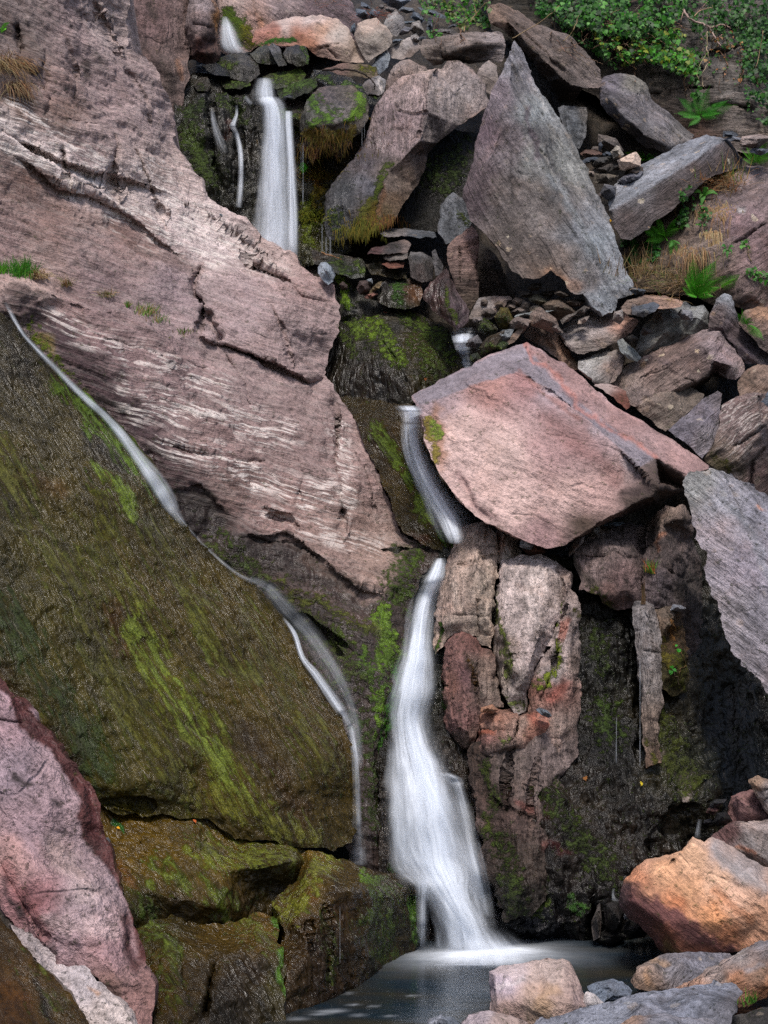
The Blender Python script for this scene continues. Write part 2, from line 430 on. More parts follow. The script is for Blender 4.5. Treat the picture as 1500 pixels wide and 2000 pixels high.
rockmat('slate', 62, (1.1, .2, .05), var=.25, band=.4, fine=.32, pit=.4, lich=.12, rough=.7, bump=.75, rust=.25, pepper=.3)
rockmat('slateleft', -35, (.7, .2, .045), var=.25, band=.36, fine=.42, pit=.45, lich=.2, rough=.75, bump=.8, rust=.25, pepper=.4)
rockmat('slatedown', 40, (.7, .2, .05), var=.25, band=.42, fine=.42, pit=.45, lich=.15, rough=.75, bump=.85, rust=.25, pepper=.4)
rockmat('flat', 5, (.6, .3, .05), var=.25, band=.4, fine=.42, pit=.45, lich=.15, rough=.75, bump=.85, rust=.3, pepper=.4)
rockmat('upright', 84, (.5, .2, .05), var=.2, band=.4, fine=.45, pit=.35, rough=.78, bump=.8, rust=.25, pepper=.4)

# ---------------------------------------------------------------- ground behind everything
def ground():
    prof = [(-60, -1.2), (7.0, -.6), (11.3, -.55), (12.2, 1.0), (13.4, 3.1), (15.4, 6.2), (16.6, 7.8), (19.2, 10.9), (21, 12.6), (42, 20), (90, 32)]
    xs = np.concatenate([np.linspace(-70, -8, 10), np.linspace(-7, 7, 57), np.linspace(8, 70, 10)])
    ys = np.concatenate([np.linspace(-60, 7, 10), np.linspace(7.5, 21, 80), np.linspace(22, 90, 12)])
    X, Yg = np.meshgrid(xs, ys); Z = np.interp(Yg, [p[0] for p in prof], [p[1] for p in prof])
    P = np.column_stack([X.ravel(), Yg.ravel(), Z.ravel()]); P[:, 2] += fbm(P*.8, 4)*.16
    nx, ny = len(xs), len(ys); F = [(j*nx+i, j*nx+i+1, (j+1)*nx+i+1, (j+1)*nx+i) for j in range(ny-1) for i in range(nx-1)]
    n = len(P); t = np.tile(lin('3a332c'), (n, 1)); z = np.zeros((n, 4))
    SURF.append((P, np.array([t_ for q in F for t_ in ((q[0], q[1], q[2]), (q[0], q[2], q[3]))]), None))
    mesh_obj('hillside', P, F, MATS['wetrock'], attrs=dict(tint=t, mcol=np.tile(lin('2c3414'), (n, 1)), aux=z))['kind'] = 'structure'
ground()

def bed(name, label, mat, out, inn, rid=(), **k):
    k.setdefault('res', 4.6); k.setdefault('T', 2.0); k.setdefault('jag', 5)
    return rock(name, label, None, mat, 0., out, inn, rid, kind='structure', **k)

# far bank at the very top, left
bed('cliff', 'dark brown rock face standing back above the pale bluff at the top left', 'pillar',
    [(225, -40, 16.1), (300, -40, 16.2), (372, -40, 16.4), (372, 60, 16.2), (366, 125, 16.0), (372, 150, 15.9), (360, 175, 15.8), (345, 230, 15.7), (350, 260, 15.6), (300, 240, 15.6), (240, 120, 15.8)],
    [(300, 60, 15.8), (335, 120, 15.7), (345, 40, 16.0)], tint=[(300, 40, '6d5551'), (290, 130, '66524c'), (345, 150, '75625a'), (360, 40, '79645e')],
    smooth=8, amp=.05, paint=[('t', '9a6a48', 8, .7, [(352, 110), (358, 150)]), ('t', '33291f', 10, .7, [(292, 5), (294, 30)]), ('t', '2c261f', 16, .6, [(320, 110), (335, 150), (330, 180)])], steps=[([(372, -30), (366, 125)], .2, 60)])
bed('cliff', 'blocky rock face beside the topmost little fall, pale above and rust brown below', 'pillar',
    [(366, -40, 16.35), (428, -40, 16.6), (430, 30, 16.5), (424, 60, 16.45), (422, 80, 16.4), (430, 105, 16.3), (431, 118, 16.25), (410, 128, 16.2), (385, 120, 16.2), (366, 118, 16.2)],
    [(378, 20, 16.05), (415, 20, 16.2), (378, 100, 15.95), (420, 100, 16.05), (400, 60, 16.0)], tint=[(395, 10, '9a8a88'), (395, 40, '85726f'), (400, 90, '5a3f38'), (385, 100, '4d3833'), (424, 40, '7d5a30')],
    amp=.05, smooth=3, res=4, cracks=[([(375, 48), (412, 55)], 5, .08)], paint=[('t', '8a5a22', 6, .9, [(424, 0), (424, 60)]), ('t', '5a3226', 14, .6, [(385, 85), (390, 110)])])
bed('cliff', 'bare pinkish rock face sloping up behind the topmost little fall', 'slatedown',
    [(415, -40, 17.9), (640, -40, 18.5), (655, -20, 18.4), (690, 10, 18.2), (712, 45, 18.0), (700, 80, 17.8), (600, 90, 17.6), (520, 90, 17.4), (490, 100, 17.3), (450, 110, 17.2), (418, 90, 17.2)],
    [(440, 0, 17.5), (500, 20, 17.5), (600, 10, 17.8), (650, 10, 17.9)], tint=[(450, 10, 'a08a80'), (500, 40, '97786a'), (560, 10, '82716e'), (620, 5, '6c5a5c'), (670, 20, '6a5a5c')],
    paint=[('m', '4e6414', 18, 1, [(438, 25), (460, 45), (478, 70)]), ('m', '6b6a18', 16, .9, [(480, 55), (490, 80)]), ('t', 'b77a52', 12, .6, [(500, 30), (505, 55)])],
    cracks=[([(495, -10), (497, 40)], 4, .08), ([(602, -10), (600, 20)], 4, .06)], amp=.05, smooth=4)

# the great slab on the left, from the bluff at the top down to the dark wet foot beside the fall
SL_OUT = [(-40, -40, 13.2), (150, -40, 14.0), (250, -40, 14.9), (250, 30, 14.9), (254, 70, 14.85), (253, 88, 14.7), (275, 102, 14.8), (300, 118, 15.0), (312, 140, 15.0), (312, 162, 14.9), (334, 200, 15.1), (347, 240, 15.1), (344, 278, 15.0),
    (360, 305, 15.0), (378, 335, 14.95), (395, 352, 14.9), (400, 372, 14.8), (425, 395, 14.8), (470, 420, 14.85), (500, 440, 14.9), (545, 470, 14.9), (575, 490, 14.9), (600, 525, 14.8), (612, 542, 14.7), (650, 562, 14.6), (660, 600, 14.4), (661, 650, 14.2), (645, 690, 14.05), (634, 735, 13.9),
    (660, 768, 13.7), (668, 785, 13.6), (682, 800, 13.5), (702, 830, 13.4), (726, 890, 13.2), (750, 950, 13.0), (770, 1000, 12.85), (790, 1040, 12.7), (830, 1062, 12.6), (872, 1078, 12.5), (860, 1100, 12.35), (825, 1120, 12.2), (810, 1180, 12.05), (800, 1230, 11.9),
    (790, 1330, 11.7), (790, 1450, 11.5), (790, 1600, 11.2), (790, 1730, 10.9), (690, 1730, 10.7), (660, 1600, 10.9), (600, 1400, 11.4), (500, 1250, 11.75), (440, 1180, 11.8), (340, 1080, 11.75), (240, 940, 11.75), (140, 820, 11.7), (20, 690, 11.65), (-40, 640, 11.6)]
SL_IN = [(0, 60, 13.2), (150, 60, 13.9), (80, 150, 13.3), (200, 160, 14.1), (280, 210, 14.45), (320, 265, 14.65), (0, 190, 12.85), (140, 235, 13.4), (235, 250, 14.0),
    (0, 320, 12.5), (150, 330, 13.1), (260, 330, 13.75), (300, 400, 13.85), (400, 480, 14.15), (520, 520, 14.35),
    (0, 520, 12.0), (150, 555, 12.35), (300, 620, 12.75), (400, 640, 13.0), (550, 620, 13.5), (640, 650, 13.9), (600, 580, 14.1),
    (20, 580, 11.75), (200, 700, 11.9), (400, 800, 12.35), (600, 800, 13.0), (640, 760, 13.4),
    (330, 900, 11.75), (500, 1000, 12.05), (650, 950, 12.5), (750, 1050, 12.4), (480, 1060, 11.8), (650, 1140, 11.85), (745, 1150, 11.9), (800, 1130, 12.05),
    (600, 1230, 11.7), (700, 1300, 11.5), (745, 1330, 11.45), (740, 1450, 11.2), (735, 1600, 10.9)]
WETC = '2b2420'
bed('bedrock', 'broad pinkish bedrock slab with pale quartz bands sloping down from the left to the waterfall', 'slab', SL_OUT, SL_IN, smooth=10, amp=.055, freq=1.7, res=4.0, T=2.6, plate=.026, swell=.16,
    strata=(24, .2, .03),
    tint=[(30, 60, '6f625e'), (150, 60, '8d7a77'), (220, 40, 'a0908b'), (100, 180, '846f69'), (220, 180, '937f7c'), (300, 220, '998783'), (130, 215, '7d665c'), (40, 130, '6f5f58'), (20, 215, '6e594d'),
          (0, 250, 'a99890'), (100, 300, 'bdaba4'), (180, 290, 'a08c87'), (200, 360, 'b3a29c'), (290, 350, 'a8978f'), (380, 420, 'b9a9a3'), (430, 470, 'bcaca7'), (520, 490, 'a38d85'), (600, 560, '9a827d'),
          (40, 350, '7a645c'), (100, 430, '7d665f'), (250, 480, '87706a'), (0, 480, '7f6a66'), (200, 560, '7d6a68'), (330, 560, '8c7a7a'), (480, 600, '988583'), (600, 650, '8f7d7a'), (560, 700, '94807c'),
          (60, 570, 'a08a80'), (150, 620, '836c68'), (200, 690, '7a6462'), (320, 720, '846f6c'), (450, 760, '877470'), (560, 800, '8c7873'), (430, 880, '846e69'), (600, 900, '8a7570'), (700, 930, '8f7973'), (560, 990, '876f68'), (680, 1020, '8e786f'), (740, 1070, '8c776c'), (640, 1080, '8b756c'), (450, 950, '7c665f')],
    paint=[
      ('p', None, 26, .9, [(-20, 250), (60, 300), (130, 335), (220, 360)]), ('p', None, 30, .9, [(20, 215), (110, 275), (200, 320)]), ('p', None, 26, .9, [(-10, 280), (70, 315), (130, 350), (210, 372)]), ('p', None, 42, .9, [(300, 330), (360, 400), (440, 450), (520, 520)]), ('p', None, 40, .85, [(230, 400), (330, 450), (430, 500)]),
      ('p', None, 34, .7, [(100, 620), (260, 700), (420, 770)]), ('p', None, 40, .85, [(250, 780), (400, 820), (560, 860)]), ('p', None, 30, .95, [(320, 870), (440, 905), (560, 950), (680, 980)]), ('p', None, 26, .6, [(520, 1000), (640, 1040), (740, 1060)]), ('p', None, 22, .8, [(660, 830), (670, 930), (680, 1010)]),
      ('t', 'cdc0ba', 34, .6, [(-20, 245), (60, 290), (140, 325), (220, 345)]), ('t', 'c8bab4', 22, .6, [(-10, 282), (70, 318), (140, 352), (220, 378)]), ('t', 'c8bab4', 48, .55, [(260, 360), (340, 410), (430, 455), (530, 505)]),
      ('t', '3d2f2a', 16, .65, [(0, 300), (60, 318), (110, 348)]), ('t', '5f4438', 26, .5, [(60, 345), (180, 420), (300, 490), (380, 520)]), ('t', '433530', 9, .6, [(40, 200), (60, 225), (100, 245), (130, 240)]),
      ('t', '4b3b34', 22, .55, [(0, 15), (30, 60), (60, 110)]), ('t', '5a4538', 18, .55, [(0, 190), (25, 205)]),
      ('t', '2e2623', 7, .8, [(90, 15), (97, 25)]), ('t', '2e2623', 8, .8, [(135, 50), (150, 62)]), ('t', '2e2623', 8, .7, [(195, 110), (200, 122)]), ('t', '33291f', 7, .7, [(165, 15), (172, 30)]), ('t', '33291f', 7, .7, [(170, 120), (180, 138)]),
      # dark wet margin along the stream and the dark foot
      ('t', '3a2b2e', 56, .9, [(40, 600), (110, 665), (200, 755), (280, 845), (340, 925), (370, 1000)]), ('t', '3d2e2c', 60, .7, [(330, 940), (420, 1010), (480, 1060)]),
      ('T', WETC, 16, .94, [(-40, 610), (30, 620), (110, 720), (190, 790), (280, 890), (330, 950), (400, 955), (440, 1000), (455, 1040), (560, 1045), (620, 1090), (700, 1150), (760, 1165), (770, 1100), (800, 1060), (880, 1070), (880, 1200), (800, 1760), (600, 1760), (300, 1100)]),
      ('w', .9, 18, 1, [(20, 620), (110, 720), (200, 800), (300, 900), (350, 1000)]),
      ('W', .85, 16, 1, [(330, 960), (440, 1010), (470, 1050), (560, 1060), (620, 1100), (700, 1160), (770, 1170), (790, 1070), (880, 1070), (880, 1200), (800, 1760), (600, 1760), (300, 1100)]),
      ('m', '55600f', 20, .55, [(50, 630), (120, 720), (160, 770)]), ('m', '4d5c14', 14, .5, [(180, 790), (230, 840), (300, 930)]), ('t', '7a6a30', 12, .6, [(80, 660), (105, 680)]),
      ('m', '3f4f18', 46, .62, [(800, 1085), (775, 1120), (790, 1160)]), ('m', '56701a', 34, .85, [(752, 1190), (757, 1240), (765, 1280)]), ('m', '50681c', 22, .75, [(730, 1200), (745, 1260), (750, 1300)]), ('m', '47631a', 30, .7, [(700, 1290), (730, 1330), (745, 1380)]), ('m', '3c6a1c', 16, .8, [(770, 1300), (768, 1400), (772, 1500)]), ('m', '5d7d1c', 14, .8, [(735, 1350), (745, 1400), (738, 1440)]),
      ('m', '3c421c', 50, .58, [(420, 1080), (520, 1140), (620, 1230), (690, 1330)]), ('m', '4a4c1c', 34, .6, [(560, 1150), (640, 1180), (720, 1230)]), ('m', '33401c', 40, .62, [(700, 1400), (735, 1480), (730, 1600)]), ('m', '42501a', 24, .7, [(650, 1235), (672, 1275)]), ('m', '3c4a1c', 14, .5, [(430, 1030), (480, 1110)]), ('t', '5b4a44', 22, .5, [(560, 1130), (700, 1200)]), ('m', '333d18', 24, .5, [(715, 1500), (740, 1560), (745, 1640)]), ('t', '59493f', 20, .6, [(600, 1100), (700, 1140)]),
    ],
    cracks=[([(0, 262), (60, 290), (130, 325), (220, 352), (300, 372), (345, 380)], 5, .16), ([(120, 285), (124, 310), (131, 335), (138, 362)], 3.6, .12), ([(222, 262), (224, 300), (222, 345), (230, 390)], 7, .22), ([(257, 270), (285, 345), (308, 410), (330, 460)], 4.2, .13),
      ([(305, 400), (325, 425)], 10, .16), ([(350, 385), (420, 420), (500, 470), (560, 500)], 3, .07), ([(160, 640), (300, 700), (420, 730)], 2.6, .05), ([(330, 870), (420, 900), (520, 905)], 3.4, .09), ([(560, 870), (590, 930), (580, 985)], 3, .07), ([(520, 1005), (570, 1018), (575, 1035)], 4, .1), ([(250, 130), (285, 190), (300, 250)], 3, .06), ([(120, 60), (150, 130), (140, 200)], 3, .05), ([(392, 512), (378, 545), (380, 570), (398, 600), (390, 640), (383, 655)], 5.5, .26), ([(400, 610), (425, 650), (430, 668)], 10, .24), ([(482, 470), (492, 515), (545, 535), (590, 580), (640, 600)], 4.5, .14), ([(530, 595), (556, 650), (575, 720)], 4, .12),
      ([(440, 690), (466, 735), (482, 800)], 3.4, .1), ([(655, 780), (661, 850), (654, 900), (664, 955), (672, 1040)], 5, .18), ([(636, 735), (600, 745), (540, 718), (480, 690), (430, 675)], 4.5, .14), ([(690, 880), (720, 960), (735, 1010)], 3, .08),
      ([(30, 40), (40, 100), (33, 150)], 9, .16), ([(195, 0), (215, 45), (235, 90), (232, 120)], 4, .08), ([(95, 195), (85, 230)], 6, .1), ([(480, 1050), (560, 1060), (640, 1100)], 5, .08), ([(520, 1190), (600, 1210), (700, 1280)], 6, .1)],
    steps=[([(0, 292), (50, 315), (78, 342), (110, 362), (180, 380), (250, 422), (310, 470), (380, 518)], .10, 70), ([(-20, 548), (60, 556), (150, 580), (250, 612), (320, 642), (370, 655)], -.24, 70), ([(375, 652), (430, 672), (480, 690), (540, 718), (600, 745), (640, 736)], .17, 60), ([(480, 470), (492, 515), (545, 535), (590, 580), (650, 598)], .08, 40), ([(655, 780), (661, 850), (654, 900), (664, 955), (672, 1040)], .06, 40),
      ([(0, 196), (60, 224), (130, 248), (220, 256), (280, 262)], -.15, 60), ([(70, 60), (85, 100), (60, 140)], -.12, 40), ([(160, 160), (100, 150), (85, 190)], .1, 30), ([(455, 1048), (560, 1044), (600, 1075), (700, 1150), (770, 1165)], .09, 60), ([(330, 955), (400, 950), (450, 1010)], .06, 50), ([(520, 1180), (640, 1240), (690, 1300)], .12, 60), ([(500, 985), (570, 1010), (572, 1035)], .06, 30)])

# the mossy slab the thin stream runs down
OL, BR, GN, DG = '544a18', '41331c', '5c6a1a', '2b3a16'
bed('bedrock', 'wet olive green algae covered slab with a long bright green streak, lower left', 'algae',
    [(-40, 575, 11.35), (20, 622, 11.3), (70, 672, 11.3), (150, 752, 11.3), (240, 832, 11.35), (300, 902, 11.35), (335, 975, 11.3), (345, 1005, 11.25), (380, 1050, 11.25), (440, 1100, 11.25), (490, 1132, 11.25), (520, 1170, 11.2), (560, 1215, 11.15), (600, 1290, 11.05), (640, 1342, 10.95), (668, 1400, 10.85), (690, 1470, 10.7), (700, 1540, 10.6), (704, 1590, 10.5), (692, 1640, 10.4), (655, 1662, 10.25),
     (585, 1655, 10.05), (520, 1640, 9.95), (460, 1640, 9.9), (400, 1600, 9.85), (310, 1592, 9.7), (230, 1592, 9.6), (195, 1570, 9.5), (170, 1530, 9.45), (130, 1480, 9.4), (50, 1405, 9.3), (0, 1335, 9.25), (-40, 1290, 9.2)],
    [(0, 800, 10.6), (150, 900, 10.75), (250, 1000, 10.75), (100, 1100, 10.1), (350, 1150, 10.65), (250, 1300, 10.1), (450, 1250, 10.65), (550, 1400, 10.45), (400, 1450, 10.05), (600, 1550, 10.2), (300, 1520, 9.65), (500, 1580, 9.95), (200, 1450, 9.7), (0, 1000, 10.0), (0, 1200, 9.5), (640, 1500, 10.35)],
    smooth=30, amp=.05, freq=1.5, res=4.4, T=2.2, jag=4, inrough=.012,
    tint=[(50, 700, '38341f'), (150, 800, '403c1c'), (60, 900, '48431e'), (250, 950, '45401a'), (150, 1100, '4a481f'), (300, 1150, '463f1a'), (100, 1250, '4a481e'), (400, 1200, '48411a'), (300, 1350, '4e4c1c'), (500, 1350, '4c441a'), (200, 1450, '4a491e'), (450, 1500, '48401a'), (600, 1500, '49411a'), (640, 1420, '473d19'), (560, 1620, '40391a'), (300, 1560, '48451c')],
    paint=[('W', .85, 12, 1, [(-60, 560), (350, 960), (700, 1400), (720, 1680), (-60, 1680)]),
      ('m', '5a561e', 60, .52, [(190, 990), (235, 1130), (280, 1230), (330, 1330), (400, 1430), (470, 1530), (530, 1620)]), ('m', '667226', 50, .66, [(250, 1220), (300, 1300), (345, 1370), (400, 1450), (450, 1530), (510, 1610)]), ('m', '5c6c1c', 26, .7, [(190, 915), (215, 950), (250, 1000)]), ('m', '5c6a1c', 26, .7, [(350, 1150), (375, 1175), (400, 1230), (425, 1260)]), ('m', '4c6016', 24, .7, [(108, 735), (150, 780), (185, 840)]), ('m', '526818', 36, .62, [(160, 760), (230, 860), (310, 960)]),
      ('m', '62702a', 36, .62, [(420, 1270), (450, 1300), (500, 1320)]), ('m', '565320', 60, .56, [(0, 880), (60, 1010), (130, 1120), (190, 1230)]), ('m', '333c1a', 70, .62, [(-20, 1160), (60, 1280), (130, 1390), (190, 1490)]), ('m', '54501e', 70, .55, [(180, 1250), (300, 1450), (380, 1560)]), ('m', '524c1c', 60, .52, [(480, 1200), (560, 1350), (650, 1500)]), ('m', '605e20', 50, .6, [(400, 1560), (500, 1600), (620, 1640)]), ('m', '504a1c', 60, .5, [(300, 1050), (400, 1200), (470, 1330)]),
      ('t', '2a2622', 30, .7, [(165, 840), (200, 880), (235, 930)]), ('t', '2a2622', 26, .6, [(20, 640), (60, 720)]), ('t', '5a5648', 26, .5, [(90, 1030), (160, 1150), (210, 1260)]), ('t', '3f2c20', 30, .5, [(0, 1310), (60, 1410), (150, 1510)]), ('t', '4f2f1c', 22, .5, [(220, 1190), (250, 1260)]), ('t', '3a2a18', 30, .6, [(480, 1420), (540, 1520), (600, 1600)]), ('t', '6d5a40', 22, .5, [(20, 930), (120, 960)])],
    cracks=[([(195, 1572), (240, 1560), (300, 1580)], 8, .12)])
bed('bedrock', 'upper wet olive ledge below the algae slab', 'algae',
    [(190, 1560, 9.6), (230, 1585, 9.75), (310, 1588, 9.85), (400, 1595, 9.95), (470, 1635, 10.05), (585, 1645, 10.2), (640, 1690, 10.3), (630, 1760, 9.9), (560, 1850, 9.75), (480, 1870, 9.6), (400, 1870, 9.5), (330, 1860, 9.4), (280, 1870, 9.15), (250, 1780, 9.05), (235, 1720, 9.15), (210, 1650, 9.35)],
    [(240, 1640, 9.42), (330, 1650, 9.45), (450, 1690, 9.5), (560, 1680, 9.66), (330, 1755, 9.12), (430, 1770, 9.28), (468, 1720, 9.55), (560, 1735, 9.86), (500, 1760, 9.7), (460, 1810, 9.48), (400, 1815, 9.38), (335, 1800, 9.26), (290, 1740, 9.12), (380, 1660, 9.45)], rid=[[(450, 1690), (560, 1680)]],
    smooth=4, amp=.05, freq=2.2, res=4.2, T=1.8, inrough=.012, tint=[(240, 1640, '5e4f22'), (330, 1660, '5a4d1e'), (420, 1700, '625624'), (540, 1680, '544c20'), (350, 1780, '473c1a'), (440, 1760, '40351a'), (520, 1720, '2c2818'), (280, 1780, '3c3a1e')],
    paint=[('W', 1., 10, 1, [(150, 1550), (640, 1600), (640, 1900), (200, 1900)]), ('m', '62661e', 50, .6, [(380, 1640), (470, 1670), (560, 1675)]), ('m', '525a1c', 50, .55, [(300, 1690), (400, 1730), (440, 1780)]), ('m', '2c5a20', 12, .8, [(225, 1598), (240, 1615)]), ('t', '6d4a24', 18, .6, [(225, 1680), (250, 1720)]), ('m', '46541c', 30, .5, [(260, 1740), (300, 1800)])])
bed('bedrock', 'blocky wet ledge between the algae slab and the main fall', 'algae',
    [(544, 1795, 9.42), (532, 1765, 9.6), (556, 1738, 9.78), (580, 1718, 9.85), (584, 1690, 9.95), (588, 1665, 10.1), (602, 1660, 10.1), (650, 1668, 10.2), (700, 1690, 10.35), (760, 1708, 10.5), (800, 1715, 10.5), (816, 1735, 10.45), (820, 1800, 10.4), (810, 1862, 10.35), (800, 1895, 10.3), (735, 1925, 9.75), (650, 1962, 9.2), (580, 1992, 8.85), (556, 2008, 8.7), (550, 1950, 8.85), (546, 1880, 9.05), (550, 1820, 9.3)],
    [(610, 1690, 9.75), (655, 1698, 9.82), (590, 1745, 9.42), (650, 1738, 9.45), (692, 1738, 9.58), (745, 1742, 9.95), (610, 1850, 9.08), (690, 1850, 9.42), (695, 1930, 9.38), (745, 1850, 9.92), (565, 1800, 9.25), (575, 1900, 8.92), (640, 1945, 9.1), (790, 1745, 10.3), (785, 1860, 10.22)],
    rid=[[(565, 1800), (590, 1745), (650, 1738), (692, 1738), (692, 1850), (695, 1930)], [(692, 1738), (745, 1742), (790, 1745)]],
    smooth=2, amp=.05, freq=2.4, res=4., T=1.4, inrough=.014, tint=[(540, 1755, '544a22'), (620, 1690, '625426'), (590, 1740, '5c5024'), (660, 1710, '4e4420'), (600, 1800, '3c2f18'), (640, 1850, '35291a'), (670, 1780, '3f3018'), (720, 1800, '332b18'), (770, 1790, '2f2c1a'), (560, 1900, '3a2e18'), (640, 1930, '2e2418')],
    paint=[('W', 1., 10, 1, [(460, 1600), (840, 1680), (840, 1900), (540, 2050)]), ('m', '6a6a22', 34, .66, [(560, 1780), (600, 1715), (650, 1680)]), ('m', '5c7a1a', 14, .85, [(712, 1698), (745, 1722)]), ('m', '3f4c18', 50, .62, [(740, 1740), (750, 1860)]), ('m', '3f5a1c', 14, .75, [(803, 1740), (806, 1840)]), ('m', '3f4a18', 30, .5, [(640, 1780), (650, 1900)]), ('t', '6b4a1c', 14, .7, [(590, 1735), (605, 1750)]), ('t', '241c14', 24, .6, [(650, 1730), (690, 1745), (670, 1760)])],
    cracks=[([(600, 1790), (615, 1880)], 3, .05), ([(798, 1730), (808, 1790)], 5, .1), ([(640, 1760), (645, 1860), (640, 1940)], 4, .07)])
bed('bedrock', 'lowest wet brown ledge dropping straight to the water at the bottom', 'algae',
    [(262, 1815, 8.95), (300, 1795, 9.15), (335, 1782, 9.2), (400, 1800, 9.3), (460, 1800, 9.4), (505, 1782, 9.45), (540, 1795, 9.4), (552, 1850, 9.05), (558, 1950, 8.75), (562, 2010, 8.65), (556, 2070, 8.55), (280, 2070, 8.1), (300, 2000, 8.25), (298, 1920, 8.5)],
    [(320, 1835, 8.78), (420, 1848, 8.88), (500, 1838, 9.0), (530, 1860, 8.95), (330, 1950, 8.38), (405, 1950, 8.42), (430, 1930, 8.55), (500, 1950, 8.66), (440, 1860, 8.82)],
    rid=[[(320, 1835), (420, 1848), (500, 1838), (530, 1860)]],
    smooth=3, amp=.05, freq=2.2, res=4., T=1.4, inrough=.016, tint=[(320, 1820, '4a441e'), (420, 1820, '504420'), (510, 1815, '5a4a20'), (330, 1920, '463a18'), (380, 1920, '3a3018'), (450, 1930, '322c24'), (500, 1900, '30281c'), (540, 1920, '3a3a1c'), (440, 1990, '2e2a24')],
    paint=[('W', 1., 10, 1, [(240, 1760), (600, 1760), (600, 2090), (270, 2090)]), ('m', '4f5a1c', 40, .6, [(290, 1810), (340, 1850)]), ('m', '5a5a20', 40, .55, [(470, 1800), (520, 1830)]), ('m', '42601a', 12, .85, [(545, 1800), (552, 1880), (560, 1960)]), ('m', '46481a', 40, .5, [(320, 1880), (340, 1960)])],
    cracks=[([(418, 1880), (398, 1990)], 9, .16), ([(345, 1850), (360, 1940)], 3, .05)])
# pink slab and the two strips in the bottom left corner
bed('bedrock', 'smooth pink slab with a dark red wet margin running down to the bottom left corner', 'bluff',
    [(-40, 1280, 9.25), (0, 1322, 9.2), (48, 1375, 9.16), (106, 1448, 9.1), (152, 1503, 9.05), (190, 1557, 9.0), (205, 1633, 8.9), (232, 1713, 8.75), (255, 1780, 8.6), (287, 1885, 8.35), (304, 1925, 8.22), (303, 2060, 7.9), (255, 2060, 7.85), (232, 1965, 8.0), (200, 1928, 8.05), (170, 1895, 8.1), (120, 1890, 8.12), (70, 1850, 8.15), (30, 1808, 8.2), (0, 1765, 8.25), (-40, 1720, 8.3)],
    [(40, 1480, 8.7), (100, 1600, 8.55), (60, 1700, 8.3), (160, 1760, 8.3), (200, 1850, 8.15), (100, 1810, 8.15), (260, 1920, 8.05), (0, 1600, 8.5)],
    smooth=16, amp=.03, res=4.3, tint=[(20, 1400, 'a08588'), (30, 1500, '8c7b80'), (100, 1500, '957f80'), (60, 1620, '937d80'), (150, 1680, 'a08a8a'), (20, 1680, 'a07f78'), (170, 1760, 'a49090'), (60, 1760, '8d6464'), (120, 1830, '9a8284'), (220, 1850, '977a7a'), (260, 1950, '7d605a'), (220, 1920, '6d554e')],
    paint=[('T', '4a2622', 4, .95, [(-40, 1270), (0, 1315), (55, 1370), (115, 1445), (160, 1500), (200, 1557), (215, 1633), (242, 1713), (265, 1780), (297, 1885), (285, 1880), (262, 1815), (245, 1770), (205, 1703), (165, 1640), (148, 1567), (112, 1500), (52, 1415), (-40, 1320)]), ('w', .8, 16, 1, [(30, 1365), (80, 1430), (170, 1550), (190, 1640), (222, 1713), (250, 1780), (275, 1860)]), ('t', '4a2b28', 12, .85, [(240, 1790), (275, 1880)]), ('t', '26201c', 11, .9, [(30, 1520), (55, 1527)]), ('t', '2c2420', 7, .8, [(100, 1555), (118, 1568)]), ('t', '2b2526', 12, .85, [(10, 1720), (35, 1790)]), ('t', '2b2526', 10, .85, [(80, 1840), (100, 1860)]), ('t', '7a4a48', 22, .6, [(10, 1690), (60, 1780), (90, 1830)]), ('t', '3a2c28', 14, .7, [(180, 1905), (230, 1935)]), ('t', 'c0aca4', 30, .45, [(110, 1650), (170, 1740)]), ('t', 'bda6a0', 24, .5, [(100, 1800), (220, 1810)])],
    cracks=[([(-10, 1408), (30, 1412), (52, 1412)], 4, .06), ([(0, 1680), (50, 1770), (100, 1850)], 4, .05)])
bed('bedrock', 'narrow whitish rock ledge between the pink slab and the brown slab, bottom left', 'bluff',
    [(18, 1802, 8.1), (60, 1822, 8.05), (110, 1878, 8.0), (165, 1885, 7.95), (200, 1920, 7.9), (240, 1965, 7.8), (285, 2060, 7.6), (215, 2060, 7.55), (150, 1960, 7.75), (80, 1885, 7.9), (35, 1835, 8.0)], [(120, 1905, 7.88), (200, 1970, 7.72)],
    smooth=4, amp=.02, res=4, tint=[(60, 1850, 'b3a6a2'), (160, 1910, 'b4aaa8'), (230, 1980, 'b9aca4')], paint=[('t', 'b98a60', 8, .6, [(185, 1925), (200, 1935)])], T=1.2)
bed('bedrock', 'brown algae stained slab filling the bottom left corner', 'algae',
    [(-40, 1760, 7.95), (0, 1792, 7.9), (35, 1832, 7.85), (80, 1885, 7.75), (150, 1960, 7.6), (225, 2060, 7.4), (-40, 2060, 7.2)], [(30, 1900, 7.6), (90, 1980, 7.4)],
    smooth=10, amp=.03, gain=.72, tint=[(20, 1850, '4c3b1c'), (60, 1900, '5a4622'), (30, 1960, '50391c'), (110, 1960, '4d3f1e')], paint=[('m', '4c4a1c', 30, .45, [(60, 1870), (120, 1960)]), ('w', .8, 60, .8, [(0, 1850), (150, 2000)]), ('t', '241d18', 10, .8, [(70, 1910), (90, 1960), (110, 2000)]), ('t', '6b4a22', 22, .5, [(10, 1930), (50, 1950)])], T=1.2)

